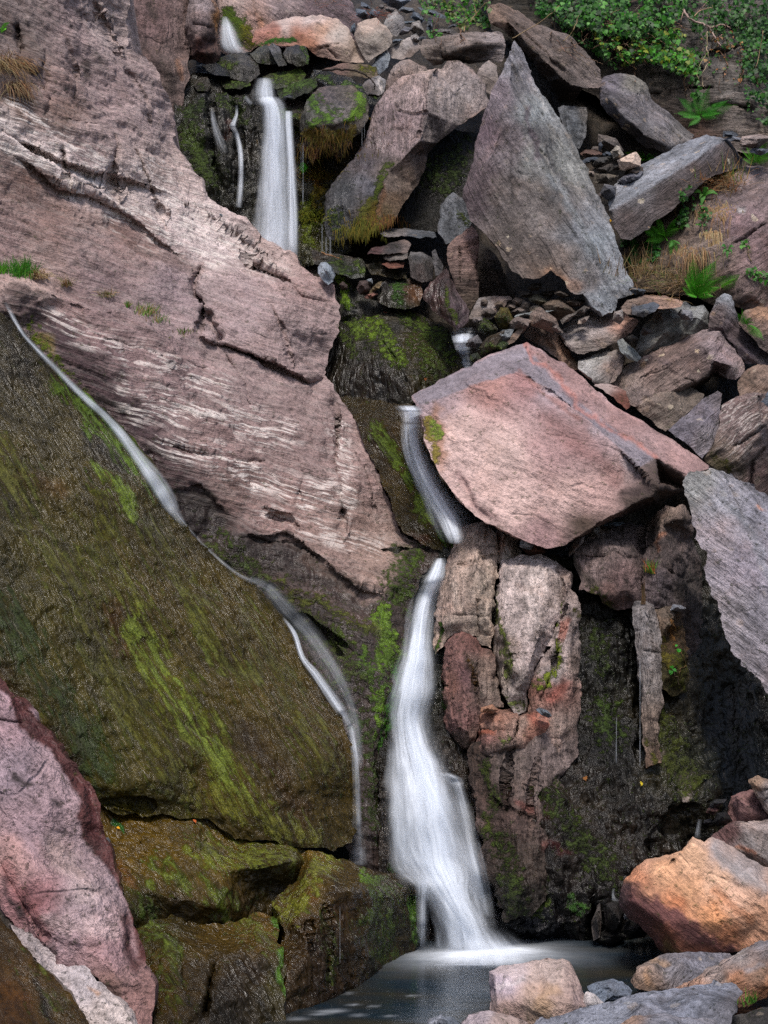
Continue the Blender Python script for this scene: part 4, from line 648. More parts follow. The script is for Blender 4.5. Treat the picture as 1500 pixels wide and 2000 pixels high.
# ---------------------------------------------------------------- boulders
def boul(name, label, mat, y0, out, inn=(), rid=(), cat='boulder', **k): return rock(name, label, cat, mat, y0, out, inn, rid, **k)
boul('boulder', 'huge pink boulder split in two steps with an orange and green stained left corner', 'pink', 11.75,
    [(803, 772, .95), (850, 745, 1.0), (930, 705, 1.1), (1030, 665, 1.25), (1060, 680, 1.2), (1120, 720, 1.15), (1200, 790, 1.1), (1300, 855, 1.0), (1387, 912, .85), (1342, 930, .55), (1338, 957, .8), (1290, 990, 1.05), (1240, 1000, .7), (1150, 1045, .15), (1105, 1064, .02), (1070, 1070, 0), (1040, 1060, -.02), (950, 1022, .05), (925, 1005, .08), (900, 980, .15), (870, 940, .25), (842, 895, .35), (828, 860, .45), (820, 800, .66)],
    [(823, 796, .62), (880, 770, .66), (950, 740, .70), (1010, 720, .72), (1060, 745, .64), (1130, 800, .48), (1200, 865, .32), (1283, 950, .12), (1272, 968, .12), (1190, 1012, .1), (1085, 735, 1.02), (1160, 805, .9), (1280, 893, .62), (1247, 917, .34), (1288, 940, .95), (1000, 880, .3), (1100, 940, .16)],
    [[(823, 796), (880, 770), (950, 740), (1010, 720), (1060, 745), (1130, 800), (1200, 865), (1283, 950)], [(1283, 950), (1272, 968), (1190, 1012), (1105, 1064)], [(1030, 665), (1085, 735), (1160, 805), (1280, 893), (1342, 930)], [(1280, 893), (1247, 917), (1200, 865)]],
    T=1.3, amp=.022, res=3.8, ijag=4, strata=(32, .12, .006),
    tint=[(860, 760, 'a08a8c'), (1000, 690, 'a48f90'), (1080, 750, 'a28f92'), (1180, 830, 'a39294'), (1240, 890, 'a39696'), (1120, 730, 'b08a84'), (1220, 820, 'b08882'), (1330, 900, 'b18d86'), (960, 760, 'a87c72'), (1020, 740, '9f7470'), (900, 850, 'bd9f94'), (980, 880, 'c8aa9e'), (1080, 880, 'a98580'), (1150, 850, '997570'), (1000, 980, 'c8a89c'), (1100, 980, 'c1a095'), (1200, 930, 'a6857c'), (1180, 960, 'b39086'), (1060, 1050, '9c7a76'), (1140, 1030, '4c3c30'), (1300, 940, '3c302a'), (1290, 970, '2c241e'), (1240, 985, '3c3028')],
    paint=[('Z', '7f777d', 0, .92, [(803, 772), (850, 745), (930, 705), (1030, 665), (1085, 735), (1160, 805), (1280, 893), (1247, 917), (1200, 865), (1130, 800), (1060, 745), (1010, 720), (950, 740), (880, 770), (823, 796)]), ('Z', '94746f', 0, .75, [(1030, 665), (1120, 720), (1200, 790), (1300, 855), (1387, 912), (1342, 930), (1280, 893), (1160, 805), (1085, 735)]), ('Z', '4a3c34', 0, .8, [(1247, 917), (1280, 893), (1342, 930), (1338, 957), (1290, 990), (1240, 1000), (1283, 950)]), ('m', '8a7a3c', 15, .9, [(836, 810), (845, 850), (850, 900)]), ('m', '7a8a38', 10, .85, [(848, 815), (858, 850)]), ('t', '9a6a48', 18, .7, [(850, 800), (862, 900)]), ('t', '7d4c46', 28, .4, [(1070, 820), (1140, 880), (1200, 925)]), ('t', '3a2c2a', 10, .7, [(1220, 960), (1270, 958)]), ('t', '7a5a58', 14, .6, [(890, 925), (930, 990), (960, 1015)]), ('t', '8d5c50', 9, .6, [(1020, 724), (1070, 760), (1130, 815)]), ('t', 'b37060', 5, .7, [(1030, 668), (1090, 742), (1165, 812), (1275, 890)])],  # third polygon: shade of the underside notch painted in, together with its brown dirt
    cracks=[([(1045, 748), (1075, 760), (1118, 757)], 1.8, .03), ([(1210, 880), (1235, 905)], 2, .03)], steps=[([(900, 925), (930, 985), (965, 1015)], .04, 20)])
boul('boulder', 'tall pointed grey slate boulder standing like a triangle', 'slate', 13.75,
    [(1004, 80, .6), (1022, 108, .65), (1040, 150, .65), (1070, 195, .7), (1100, 243, .7), (1125, 290, .7), (1150, 342, .6), (1175, 395, .5), (1192, 432, .45), (1215, 500, .3), (1236, 555, .2), (1232, 576, .2), (1207, 584, .1), (1203, 603, .1), (1195, 613, .0), (1176, 618, -.02), (1150, 597, -.08), (1138, 575, -.05), (1120, 575, -.1), (1100, 545, -.05), (1075, 528, -.1), (1040, 548, -.18), (1020, 546, -.18), (985, 510, -.12), (945, 455, -.06), (916, 425, 0), (903, 386, .08), (915, 350, .16), (925, 300, .25), (948, 220, .38), (980, 135, .5)],
    [(993, 187, .15), (980, 247, .05), (960, 303, -.02), (946, 335, -.03), (1080, 400, .08), (1050, 250, .3), (1000, 440, -.06), (1150, 480, .1)],
    [[(1004, 80), (993, 187), (980, 247), (960, 303), (946, 335), (903, 386)]], T=.9, amp=.022, res=3.6, strata=(62, .11, .014), jag=4,
    tint=[(1010, 120, '8a888c'), (1040, 220, '848988'), (1060, 300, '84857f'), (1100, 330, '868781'), (980, 180, '7d7074'), (950, 250, '6f5c62'), (930, 340, '5f5052'), (920, 390, '524548'), (1000, 280, '756a6a'), (1000, 380, '6a615c'), (1080, 400, '736a64'), (1000, 460, '61564e'), (1040, 500, '6a5c52'), (1130, 450, '878a8e'), (1160, 480, '868e92'), (1200, 540, '8f9397'), (1140, 540, '7d7672'), (1100, 500, '7a6a5e'), (1080, 540, '75604e'), (1180, 590, '868c90')],
    paint=[('t', '6a6866', 16, .6, [(1010, 130), (1040, 260), (1085, 400), (1140, 540)]), ('t', '5c595a', 9, .6, [(1060, 260), (1110, 380), (1160, 500)]), ('t', '5a534f', 30, .5, [(960, 420), (1020, 470), (1090, 500)]), ('l', None, 50, .8, [(980, 440), (1040, 500), (1100, 510)]), ('t', '4c3c46', 8, .7, [(1035, 215), (1050, 280), (1060, 300)]), ('t', '9a7050', 14, .5, [(1080, 530), (1130, 560)]), ('t', '2e2826', 8, .7, [(1005, 130), (1012, 145)]), ('t', '3a3432', 5, .7, [(1002, 300), (1000, 380)]), ('t', '9aa2a4', 10, .5, [(1080, 350), (1140, 450), (1190, 560)]), ('t', 'a0a4a8', 8, .5, [(1190, 480), (1215, 550)])],
    cracks=[([(1050, 200), (1090, 270), (1110, 310)], 2.2, .04), ([(1055, 290), (1075, 315)], 2, .04), ([(1080, 290), (1090, 310), (1080, 330)], 1.8, .03), ([(1100, 380), (1140, 460), (1170, 540)], 2, .03)])
boul('boulder', 'leaning pale brown boulder whose lower end is wet and bearded with moss', 'upright', 14.9,
    [(862, 135, .9), (875, 118, .85), (900, 117, .75), (925, 135, .7), (945, 165, .55), (957, 200, .5), (940, 215, .45), (895, 245, .3), (855, 280, .3), (835, 305, .3), (830, 330, .25), (812, 365, .15), (790, 395, .1), (775, 425, .02), (755, 440, -.02), (735, 445, -.08), (715, 465, -.1), (690, 460, -.1), (665, 470, -.05), (640, 465, 0), (630, 430, .05), (636, 380, .15), (665, 340, .25), (690, 310, .35), (715, 270, .5), (725, 240, .6), (735, 205, .7), (755, 175, .75), (785, 150, .85)],
    [(868, 122, .5), (837, 150, .26), (835, 180, .16), (832, 215, .06), (820, 275, -.1), (800, 300, .0), (760, 335, .1), (720, 390, 0), (700, 420, -.1), (770, 200, .45), (890, 180, .42), (780, 260, .25), (670, 400, .0)],
    [[(868, 122), (837, 150), (835, 180), (832, 215), (820, 275), (855, 280)], [(820, 275), (760, 335), (720, 390), (700, 420)]], T=1.1, amp=.03, res=3.6, strata=(-55, .14, .012),
    tint=[(850, 135, 'b59c8c'), (800, 160, 'a88f84'), (810, 200, '9f8784'), (780, 220, '8d7a7a'), (870, 160, '8c7c76'), (920, 180, '877a76'), (880, 220, '7f726c'), (930, 205, '8a7266'), (760, 280, '7a6a68'), (800, 270, '85746e'), (720, 320, '4a4448'), (680, 380, '36383a'), (660, 430, '343638'), (720, 370, '54545a'), (770, 350, '75675c'), (800, 340, '84705f'), (770, 390, '6c5640'), (740, 420, '5a4a28'), (850, 270, '55463a')],
    paint=[('Z', 'b09c94', 0, .5, [(862, 135), (837, 150), (835, 180), (832, 215), (800, 222), (775, 215), (765, 195), (800, 155)]), ('Z', 'a08a88', 0, .45, [(765, 195), (775, 215), (800, 222), (832, 215), (820, 275), (780, 310), (740, 270), (735, 215)]), ('Z', '8f8682', 0, .5, [(868, 122), (900, 117), (945, 165), (957, 200), (895, 245), (855, 280), (820, 275), (832, 215), (835, 180), (837, 150)]), ('w', .9, 60, 1, [(730, 270), (690, 340), (660, 410), (650, 450)]), ('m', '5c5c14', 22, 1, [(725, 400), (715, 430), (690, 455)]), ('m', '4c5a18', 10, .9, [(760, 320), (745, 355), (730, 385)]), ('m', '6a5a18', 12, .9, [(735, 405), (735, 440)]), ('m', '34421c', 22, .6, [(650, 420), (660, 460)]), ('t', '8a5c34', 8, .6, [(750, 360), (745, 410)]), ('t', 'a89c94', 30, .4, [(860, 180), (920, 190)])],
    cracks=[([(765, 195), (775, 215), (800, 222), (832, 218)], 3, .06), ([(765, 250), (790, 255), (800, 240)], 2.4, .04), ([(832, 210), (825, 250), (815, 275)], 4, .08)])
boul('boulder', 'long dark jutting slab at the top leaning over the pointed slate boulder', 'slatedown', 16.0,
    [(950, 20, .9), (958, 8, .95), (975, 5, 1.0), (1010, 22, 1.0), (1042, 45, .9), (1065, 50, .85), (1088, 60, .8), (1105, 65, .75), (1125, 80, .6), (1150, 105, .45), (1172, 135, .3), (1176, 160, .25), (1170, 172, .2), (1140, 172, .3), (1120, 200, .9), (1090, 200, 1.2), (1055, 150, 1.2), (1020, 95, 1.0), (985, 62, .7), (958, 45, .8)],
    [(990, 40, .6), (1040, 95, .45), (1090, 150, .3), (1115, 168, .22), (1060, 70, .7), (1120, 120, .4), (1075, 160, .6)],
    [[(958, 45), (990, 40), (1040, 95), (1090, 150), (1115, 168), (1140, 172)]], T=.8, amp=.03, res=3.6, strata=(42, .10, .03),
    tint=[(970, 20, '7d6656'), (1020, 50, '6a5b52'), (1080, 90, '6d6058'), (1130, 130, '71655e'), (1160, 160, '766a64'), (1060, 130, '51443c'), (1090, 170, '2c2620'), (1100, 70, '665a54')], cracks=[([(1000, 40), (1060, 100), (1110, 150)], 3, .08), ([(1085, 62), (1080, 90), (1095, 110)], 4, .06)])
boul('boulder', 'rounded dark grey boulder with pale flecks under the ivy wall', 'slatedown', 15.9,
    [(1170, 172, .3), (1178, 150, .35), (1200, 143, .4), (1240, 145, .5), (1262, 160, .5), (1275, 195, .5), (1300, 212, .5), (1330, 238, .5), (1357, 265, .5), (1345, 275, .35), (1310, 293, .1), (1290, 295, .1), (1262, 288, .12), (1240, 270, .15), (1215, 250, .15), (1190, 225, .15), (1175, 205, .2)],
    [(1195, 195, -.05), (1210, 220, -.08), (1260, 265, -.1), (1300, 285, -.02), (1240, 190, .1), (1300, 240, .15)], [[(1175, 205), (1195, 195), (1210, 220), (1260, 265), (1300, 285)]], T=.9, amp=.03, res=3.6, strata=(38, .11, .014),
    tint=[(1200, 165, '686268'), (1240, 190, '6f6a6c'), (1290, 230, '757072'), (1330, 260, '77726e'), (1200, 220, '4c464a'), (1250, 270, '3e3837'), (1250, 155, '777368')], paint=[('l', None, 30, .7, [(1190, 210), (1230, 250)]), ('t', '8f8c8e', 14, .5, [(1190, 200), (1250, 250), (1300, 270)])])
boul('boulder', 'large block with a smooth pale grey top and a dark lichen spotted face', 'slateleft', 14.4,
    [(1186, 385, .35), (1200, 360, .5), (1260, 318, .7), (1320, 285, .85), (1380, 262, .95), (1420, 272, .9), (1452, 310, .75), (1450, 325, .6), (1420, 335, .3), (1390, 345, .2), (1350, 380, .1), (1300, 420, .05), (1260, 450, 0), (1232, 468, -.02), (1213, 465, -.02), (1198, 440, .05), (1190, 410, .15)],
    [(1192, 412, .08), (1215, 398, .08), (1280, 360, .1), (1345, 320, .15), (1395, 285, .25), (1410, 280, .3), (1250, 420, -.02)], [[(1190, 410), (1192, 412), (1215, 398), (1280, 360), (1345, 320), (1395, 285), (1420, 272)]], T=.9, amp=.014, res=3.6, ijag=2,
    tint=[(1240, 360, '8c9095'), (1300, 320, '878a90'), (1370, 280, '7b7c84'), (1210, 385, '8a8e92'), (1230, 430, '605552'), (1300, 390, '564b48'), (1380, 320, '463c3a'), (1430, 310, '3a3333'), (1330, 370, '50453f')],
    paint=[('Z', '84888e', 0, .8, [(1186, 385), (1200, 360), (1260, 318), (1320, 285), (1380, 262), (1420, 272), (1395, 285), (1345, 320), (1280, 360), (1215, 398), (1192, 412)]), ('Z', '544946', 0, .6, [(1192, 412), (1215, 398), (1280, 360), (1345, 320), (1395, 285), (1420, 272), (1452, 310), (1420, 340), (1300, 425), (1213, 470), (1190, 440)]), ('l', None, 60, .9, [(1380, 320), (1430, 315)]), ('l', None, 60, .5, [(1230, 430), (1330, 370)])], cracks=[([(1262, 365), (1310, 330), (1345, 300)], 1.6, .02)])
boul('boulder', 'big grey slab leaning out from the right edge with a ragged left side', 'slatedown', 11.0,
    [(1335, 938, .6), (1345, 922, .65), (1385, 915, .7), (1440, 935, .75), (1500, 968, .75), (1550, 990, .7), (1550, 1370, -.1), (1500, 1352, -.12), (1488, 1330, -.1), (1462, 1310, -.05), (1448, 1300, 0), (1428, 1262, .05), (1410, 1215, .12), (1388, 1160, .2), (1380, 1100, .3), (1365, 1060, .38), (1352, 1015, .45), (1348, 985, .5), (1338, 965, .55)],
    [(1440, 1100, .2), (1500, 1200, .05), (1400, 980, .5)], T=.5, amp=.02, res=3.8, jag=7, strata=(50, .14, .008),
    tint=[(1360, 940, '93938f'), (1420, 960, '8f8d92'), (1480, 1000, '8c8a92'), (1400, 1040, '9a8f92'), (1460, 1100, '958c94'), (1480, 1200, '8f8a90'), (1430, 1200, '948c8e'), (1480, 1310, '8b8488')],
    paint=[('t', '7f8488', 12, .5, [(1410, 960), (1470, 1040), (1500, 1120)]), ('t', 'b07858', 5, .8, [(1483, 985), (1490, 987)])], cracks=[([(1420, 935), (1450, 1010), (1500, 1060)], 2.2, .03), ([(1455, 1010), (1500, 1030)], 2, .03)])
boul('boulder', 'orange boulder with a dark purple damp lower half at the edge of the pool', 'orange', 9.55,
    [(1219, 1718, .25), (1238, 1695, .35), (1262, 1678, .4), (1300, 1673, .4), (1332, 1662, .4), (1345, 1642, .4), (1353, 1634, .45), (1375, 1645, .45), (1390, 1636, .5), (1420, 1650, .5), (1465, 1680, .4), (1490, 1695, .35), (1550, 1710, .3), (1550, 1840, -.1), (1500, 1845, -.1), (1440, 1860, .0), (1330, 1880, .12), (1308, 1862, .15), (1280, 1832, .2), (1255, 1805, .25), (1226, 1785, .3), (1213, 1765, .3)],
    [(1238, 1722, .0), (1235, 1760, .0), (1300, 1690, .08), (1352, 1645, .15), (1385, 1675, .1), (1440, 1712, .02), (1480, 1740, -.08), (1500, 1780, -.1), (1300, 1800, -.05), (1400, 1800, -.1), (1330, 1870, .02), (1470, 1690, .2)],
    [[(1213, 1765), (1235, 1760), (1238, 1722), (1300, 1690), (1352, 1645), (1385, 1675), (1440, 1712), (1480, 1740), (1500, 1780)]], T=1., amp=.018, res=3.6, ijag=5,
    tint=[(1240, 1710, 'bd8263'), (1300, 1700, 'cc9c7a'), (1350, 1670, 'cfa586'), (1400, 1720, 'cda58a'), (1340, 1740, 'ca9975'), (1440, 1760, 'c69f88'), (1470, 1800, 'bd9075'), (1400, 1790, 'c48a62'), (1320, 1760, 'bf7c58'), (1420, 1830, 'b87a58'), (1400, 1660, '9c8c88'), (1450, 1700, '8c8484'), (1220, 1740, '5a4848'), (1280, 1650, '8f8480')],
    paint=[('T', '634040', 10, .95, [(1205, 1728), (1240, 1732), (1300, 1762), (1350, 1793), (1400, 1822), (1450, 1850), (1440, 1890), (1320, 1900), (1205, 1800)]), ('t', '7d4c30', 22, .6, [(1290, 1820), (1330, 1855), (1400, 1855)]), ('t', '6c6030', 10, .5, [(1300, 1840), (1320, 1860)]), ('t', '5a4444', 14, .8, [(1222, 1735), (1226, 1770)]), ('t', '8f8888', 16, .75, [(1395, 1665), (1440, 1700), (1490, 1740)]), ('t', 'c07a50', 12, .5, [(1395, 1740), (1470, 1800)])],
    cracks=[([(1385, 1748), (1400, 1775), (1398, 1790), (1420, 1815)], 1.5, .03)])
boul('boulder', 'grey brown boulder just behind the orange one on the right edge', 'slatedown', 10.4,
    [(1390, 1636, .3), (1405, 1622, .3), (1440, 1605, .35), (1480, 1598, .4), (1550, 1592, .4), (1550, 1710, .1), (1500, 1700, .1), (1470, 1690, .12), (1430, 1660, .15)], [(1440, 1612, .15), (1490, 1620, .12), (1480, 1670, .0)], [[(1390, 1636), (1440, 1612), (1490, 1620), (1550, 1640)]] and [], T=.6, res=3.6,
    tint=[(1470, 1600, '9c8a80'), (1420, 1625, '6a4a46'), (1470, 1640, '77706c'), (1490, 1670, '7d746e')], paint=[('t', '9a5a34', 5, .7, [(1445, 1648), (1470, 1665)])])
boul('boulder', 'reddish boulder with black lichen spots at the right edge above the pool', 'pink', 10.9,
    [(1418, 1616, .2), (1424, 1570, .25), (1430, 1552, .3), (1465, 1540, .35), (1480, 1545, .3), (1550, 1600, .2), (1550, 1640, .1), (1440, 1612, .1)], [(1440, 1560, .05), (1480, 1590, .0)], T=.6, res=3.4,
    tint=[(1450, 1560, '8a6560'), (1440, 1600, '7d5a55'), (1490, 1600, '84605a')], paint=[('t', '2e2624', 4, .9, [(1458, 1570), (1461, 1571)]), ('t', '2e2624', 4, .9, [(1477, 1575), (1479, 1576)]), ('t', '2e2624', 4, .9, [(1446, 1550), (1449, 1551)])])
boul('boulder', 'cracked grey stone poking in at the right edge above the reddish boulder', 'slatedown', 10.7,
    [(1463, 1525, .2), (1480, 1515, .25), (1500, 1522, .25), (1550, 1540, .2), (1550, 1620, .1), (1502, 1590, .05), (1480, 1560, .1)], [(1490, 1535, .02)], T=.5, res=3.4, tint=[(1480, 1522, 'a08268'), (1500, 1545, '857c78')], cracks=[([(1480, 1545), (1505, 1538)], 1.6, .03), ([(1488, 1565), (1505, 1560)], 1.6, .03)])
boul('boulder', 'blocky tan boulder standing in the front of the pool', 'pink', 8.25,
    [(955, 1898, .4), (975, 1886, .45), (1040, 1876, .5), (1098, 1872, .5), (1112, 1880, .4), (1128, 1905, .3), (1146, 1945, .22), (1150, 1965, .1), (1140, 1990, .05), (1100, 2030, 0), (990, 2030, .05), (960, 1985, .15), (957, 1940, .3)],
    [(965, 1902, .25), (1000, 1900, .2), (1075, 1884, .28), (1100, 1890, .2), (970, 1960, .1), (1060, 1950, .0), (1120, 1960, .0)], [[(965, 1902), (1000, 1900), (1075, 1884), (1100, 1890)]] and [[(955, 1898), (965, 1902), (970, 1960)]], T=.55, amp=.02, res=3.6,
    tint=[(1000, 1885, 'b5a4a0'), (980, 1920, 'a2939a'), (1060, 1890, 'b09c90'), (1050, 1940, 'a88c78'), (1100, 1950, 'a08678'), (1000, 1970, '94796c'), (1060, 1980, 'a48a72'), (1130, 1950, '8f7a74')], paint=[('t', 'c0b4b0', 8, .6, [(975, 1925), (1020, 1905)]), ('t', 'b08a5c', 18, .5, [(1060, 1960), (1080, 1930)])])
boul('boulder', 'small blue grey banded stone between the tan boulder and the lichen boulder', 'slateleft', 8.5,
    [(1147, 1925, .15), (1165, 1918, .2), (1195, 1912, .25), (1215, 1917, .2), (1234, 1938, .12), (1232, 1944, .05), (1200, 1955, 0), (1178, 1957, 0), (1155, 1940, .05)], [(1190, 1925, .05), (1200, 1942, -.02)], T=.3, res=3, cat='stone', tint=[(1170, 1930, '6d7a88'), (1205, 1930, '7d8896'), (1200, 1945, '5c6672')], cracks=[([(1150, 1925), (1190, 1935), (1225, 1945)], 2, .02)])
boul('boulder', 'white stone wedged beside the tan boulder in the front', 'pink', 8.35, [(1144, 1940, .1), (1160, 1945, .1), (1180, 1965, .08), (1150, 1985, 0), (1140, 1970, 0)], [(1155, 1960, -.05)], T=.25, res=3, cat='stone', tint='b0aaa6')
boul('boulder', 'grey boulder spotted with big orange lichen rings beside the pool', 'slateleft', 8.85,
    [(1231, 1915, .2), (1245, 1890, .25), (1275, 1875, .3), (1300, 1865, .35), (1350, 1862, .4), (1425, 1861, .5), (1440, 1880, .4), (1380, 1915, .1), (1320, 1935, .05), (1280, 1940, .0), (1240, 1930, .05)], [(1270, 1890, .1), (1330, 1885, .12), (1300, 1920, .0)], T=.5, res=3.4,
    tint=[(1350, 1880, '787880'), (1320, 1890, '7a7678'), (1260, 1900, '8a786a'), (1250, 1920, '7c6450')], paint=[('t', 'b09070', 10, .85, [(1285, 1881), (1300, 1878)]), ('t', 'a5825e', 12, .8, [(1258, 1905), (1265, 1915)]), ('t', 'b29274', 6, .85, [(1262, 1890), (1266, 1891)]), ('t', 'b09c80', 4, .9, [(1367, 1873), (1369, 1874)]), ('t', '4c3c30', 12, .5, [(1240, 1925), (1275, 1935)])])
boul('boulder', 'long orange and grey striped slab slanting up to the right edge in front', 'slateleft', 8.3,
    [(1285, 1945, .2), (1330, 1925, .25), (1380, 1898, .3), (1430, 1872, .35), (1480, 1845, .4), (1550, 1810, .45), (1550, 1930, .0), (1500, 1945, .0), (1450, 1965, .0), (1420, 1960, .02), (1350, 1950, .05)], [(1400, 1908, .08), (1450, 1880, .1), (1500, 1860, .08), (1480, 1920, -.05)], [[(1330, 1925), (1400, 1908), (1450, 1880), (1500, 1860)]], T=.5, res=3.4, amp=.02, inrough=.015,
    tint=[(1340, 1930, '9c7860'), (1400, 1895, '8a7c74'), (1450, 1865, '88807c'), (1490, 1845, '857f80'), (1440, 1910, '9a6a48'), (1480, 1900, '8f7058'), (1490, 1930, 'a4683c')], paint=[('t', '7c7c80', 9, .6, [(1460, 1890), (1490, 1880)]), ('t', '3a3028', 7, .6, [(1410, 1905), (1425, 1895)])])
boul('boulder', 'flat blue grey slate slab lying along the bottom edge', 'slateleft', 7.55,
    [(1010, 2040, .1), (1040, 1998, .2), (1100, 1982, .25), (1160, 1965, .3), (1230, 1945, .35), (1300, 1932, .4), (1360, 1922, .45), (1430, 1917, .5), (1452, 1935, .35), (1440, 1950, .2), (1442, 1975, .1), (1430, 1985, .0), (1420, 2060, -.2), (1010, 2060, 0)], [(1250, 1960, .15), (1350, 1950, .15), (1420, 1965, .05), (1300, 2000, -.05)], T=.4, res=3.8, amp=.018,
    tint=[(1080, 1990, '7a7d86'), (1200, 1965, '7f838c'), (1300, 1945, '7a7e88'), (1400, 1930, '757983'), (1430, 1960, '6a686c'), (1300, 1990, '7b7f8a')], strata=(-14, .1, .01))
boul('boulder', 'grey slab corner at the very bottom right in front of the blue grey slate', 'slateleft', 7.2, [(1210, 2000, .2), (1235, 1988, .25), (1300, 1982, .25), (1400, 1992, .2), (1420, 2060, 0), (1200, 2060, 0)], [(1300, 2000, .08)], T=.3, res=3.6, tint=[(1220, 1995, '8a6f5c'), (1300, 1995, '7a7c84')])
boul('boulder', 'rounded pinkish stone cut by the bottom edge below the tan boulder', 'pink', 7.6, [(893, 2040, .1), (900, 1996, .15), (930, 1978, .2), (960, 1974, .2), (1000, 1985, .2), (1030, 2000, .1), (1040, 2060, 0), (890, 2060, 0)], [(950, 1990, .05)], T=.3, res=3.4, tint=[(940, 1985, 'a09294'), (990, 1995, 'a58f84')], paint=[('t', 'c0b0ac', 7, .6, [(950, 1985), (960, 1990)])])
boul('boulder', 'small grey stone peeping up at the bottom edge of the pool', 'slateleft', 7.9, [(826, 2030, .05), (835, 1992, .1), (860, 1982, .1), (885, 1988, .1), (898, 2002, .05), (898, 2040, 0)], [(860, 1995, -.03)], T=.2, res=3, cat='stone', tint=[(850, 1990, '8c9098'), (880, 1998, '5c646c')])
boul('boulder', 'dark stones in the corner under the striped slab', 'slateleft', 7.9, [(1400, 2040, .1), (1425, 1990, .15), (1470, 1975, .2), (1550, 1950, .2), (1550, 2060, 0), (1400, 2060, 0)], [(1480, 1995, .05)], T=.3, res=3.6, tint=[(1450, 1990, '4a4844'), (1490, 1985, '3a3836')])

# the middle right boulder field
boul('boulder', 'long brown boulder with orange lichen dots and a knobbly pinkish right end', 'slateleft', 13.15,
    [(1188, 740, .3), (1205, 722, .35), (1250, 700, .45), (1300, 675, .55), (1350, 653, .65), (1395, 637, .7), (1415, 634, .7), (1422, 655, .6), (1440, 690, .45), (1452, 705, .4), (1457, 730, .3), (1440, 742, .2), (1420, 740, .2), (1400, 728, .5), (1385, 745, .55), (1355, 760, .5), (1330, 765, .2), (1290, 775, .1), (1240, 795, .0), (1200, 780, .1)],
    [(1250, 730, .1), (1320, 700, .15), (1370, 672, .25), (1400, 655, .35), (1395, 705, .15), (1380, 735, .2), (1330, 755, .05), (1430, 715, .15), (1260, 770, .0)], [[(1188, 740), (1250, 730), (1320, 700)], [(1370, 672), (1395, 705), (1380, 735), (1355, 760)], [(1400, 728), (1395, 705)]][1:], T=.7, amp=.022, res=3.4, strata=(-26, .1, .008),
    tint=[(1230, 730, '857468'), (1280, 720, '80695e'), (1330, 690, '705c54'), (1300, 745, '7e6c62'), (1240, 770, '7f6f68'), (1400, 650, '8f7e7c'), (1420, 690, '8f7c7c'), (1440, 725, '8c7c78'), (1385, 745, '4a3c34')],
    paint=[('l', None, 40, 1, [(1290, 700), (1340, 690), (1365, 710)]), ('t', '4c4044', 10, .6, [(1300, 705), (1312, 703)]), ('t', 'b08a60', 5, .7, [(1255, 708), (1262, 705)])], cracks=[([(1310, 750), (1340, 742), (1365, 745)], 2, .04)])
boul('boulder', 'greenish grey ribbed boulder above the lichen dotted one', 'slateleft', 13.6,
    [(1240, 692, .1), (1245, 670, .2), (1255, 640, .3), (1275, 615, .4), (1280, 600, .45), (1310, 593, .5), (1340, 588, .55), (1350, 598, .5), (1375, 595, .5), (1385, 610, .5), (1385, 640, .5), (1355, 655, .4), (1310, 675, .3), (1260, 702, .1)], [(1295, 625, .15), (1330, 605, .3), (1300, 650, .08), (1370, 620, .35), (1265, 680, .0), (1320, 620, .2)], [[(1265, 680), (1300, 650), (1320, 620), (1330, 605)]], T=.6, res=3.4, amp=.025, strata=(-48, .07, .02),
    tint=[(1260, 650, '77746c'), (1300, 610, '827e78'), (1340, 630, '686c66'), (1370, 640, '6a6d68'), (1290, 680, '7a756c'), (1360, 600, '8a8c8a')])
boul('boulder', 'dark purple boulder with a grey pointed top at the right edge', 'slatedown', 13.35,
    [(1384, 640, .4), (1386, 612, .45), (1398, 585, .5), (1415, 574, .55), (1428, 580, .5), (1434, 600, .45), (1440, 635, .4), (1460, 650, .4), (1500, 690, .35), (1540, 715, .35), (1540, 760, .2), (1490, 715, .2), (1455, 710, .25), (1420, 660, .3)], [(1415, 600, .3), (1412, 640, .22), (1460, 690, .2)], T=.7, res=3.4,
    tint=[(1415, 585, '7f8488'), (1400, 620, '6c5c58'), (1430, 650, '574a4c'), (1470, 680, '564a4e'), (1500, 705, '5c5254')], paint=[('t', 'a88a6c', 4, .85, [(1397, 612), (1399, 614)]), ('t', 'a08468', 4, .8, [(1412, 632), (1414, 633)]), ('t', 'a08c78', 4, .8, [(1459, 692), (1461, 693)])])
boul('boulder', 'pale pinkish slab lying flat under the tip of the pointed boulder', 'flat', 13.4,
    [(1090, 648, .5), (1110, 630, .6), (1150, 605, .75), (1165, 612, .75), (1215, 612, .75), (1247, 630, .6), (1232, 650, .4), (1205, 668, .2), (1180, 680, .1), (1128, 692, .05), (1108, 675, .12)], [(1108, 670, .1), (1160, 662, .1), (1205, 655, .18), (1215, 640, .4)], [[(1090, 648), (1108, 670), (1160, 662), (1205, 655), (1247, 630)]], T=.5, res=3.3, tint=[(1130, 635, 'a0968f'), (1170, 640, 'a09692'), (1215, 630, 'a07a68'), (1150, 680, '8a7e74'), (1190, 670, '7d7068')])
boul('boulder', 'pale grey angular block wedged below the flat pinkish slab', 'slateleft', 13.15,
    [(1130, 705, .35), (1160, 692, .4), (1205, 682, .4), (1222, 700, .3), (1216, 720, .2), (1200, 745, .1), (1185, 752, .0), (1160, 745, .05), (1130, 725, .15)], [(1192, 705, .15), (1163, 745, .02)], [[(1205, 682), (1192, 705), (1163, 745)]], T=.5, res=3.3, tint=[(1160, 710, '98968f'), (1200, 720, '7d6c62'), (1150, 730, '96938e')])
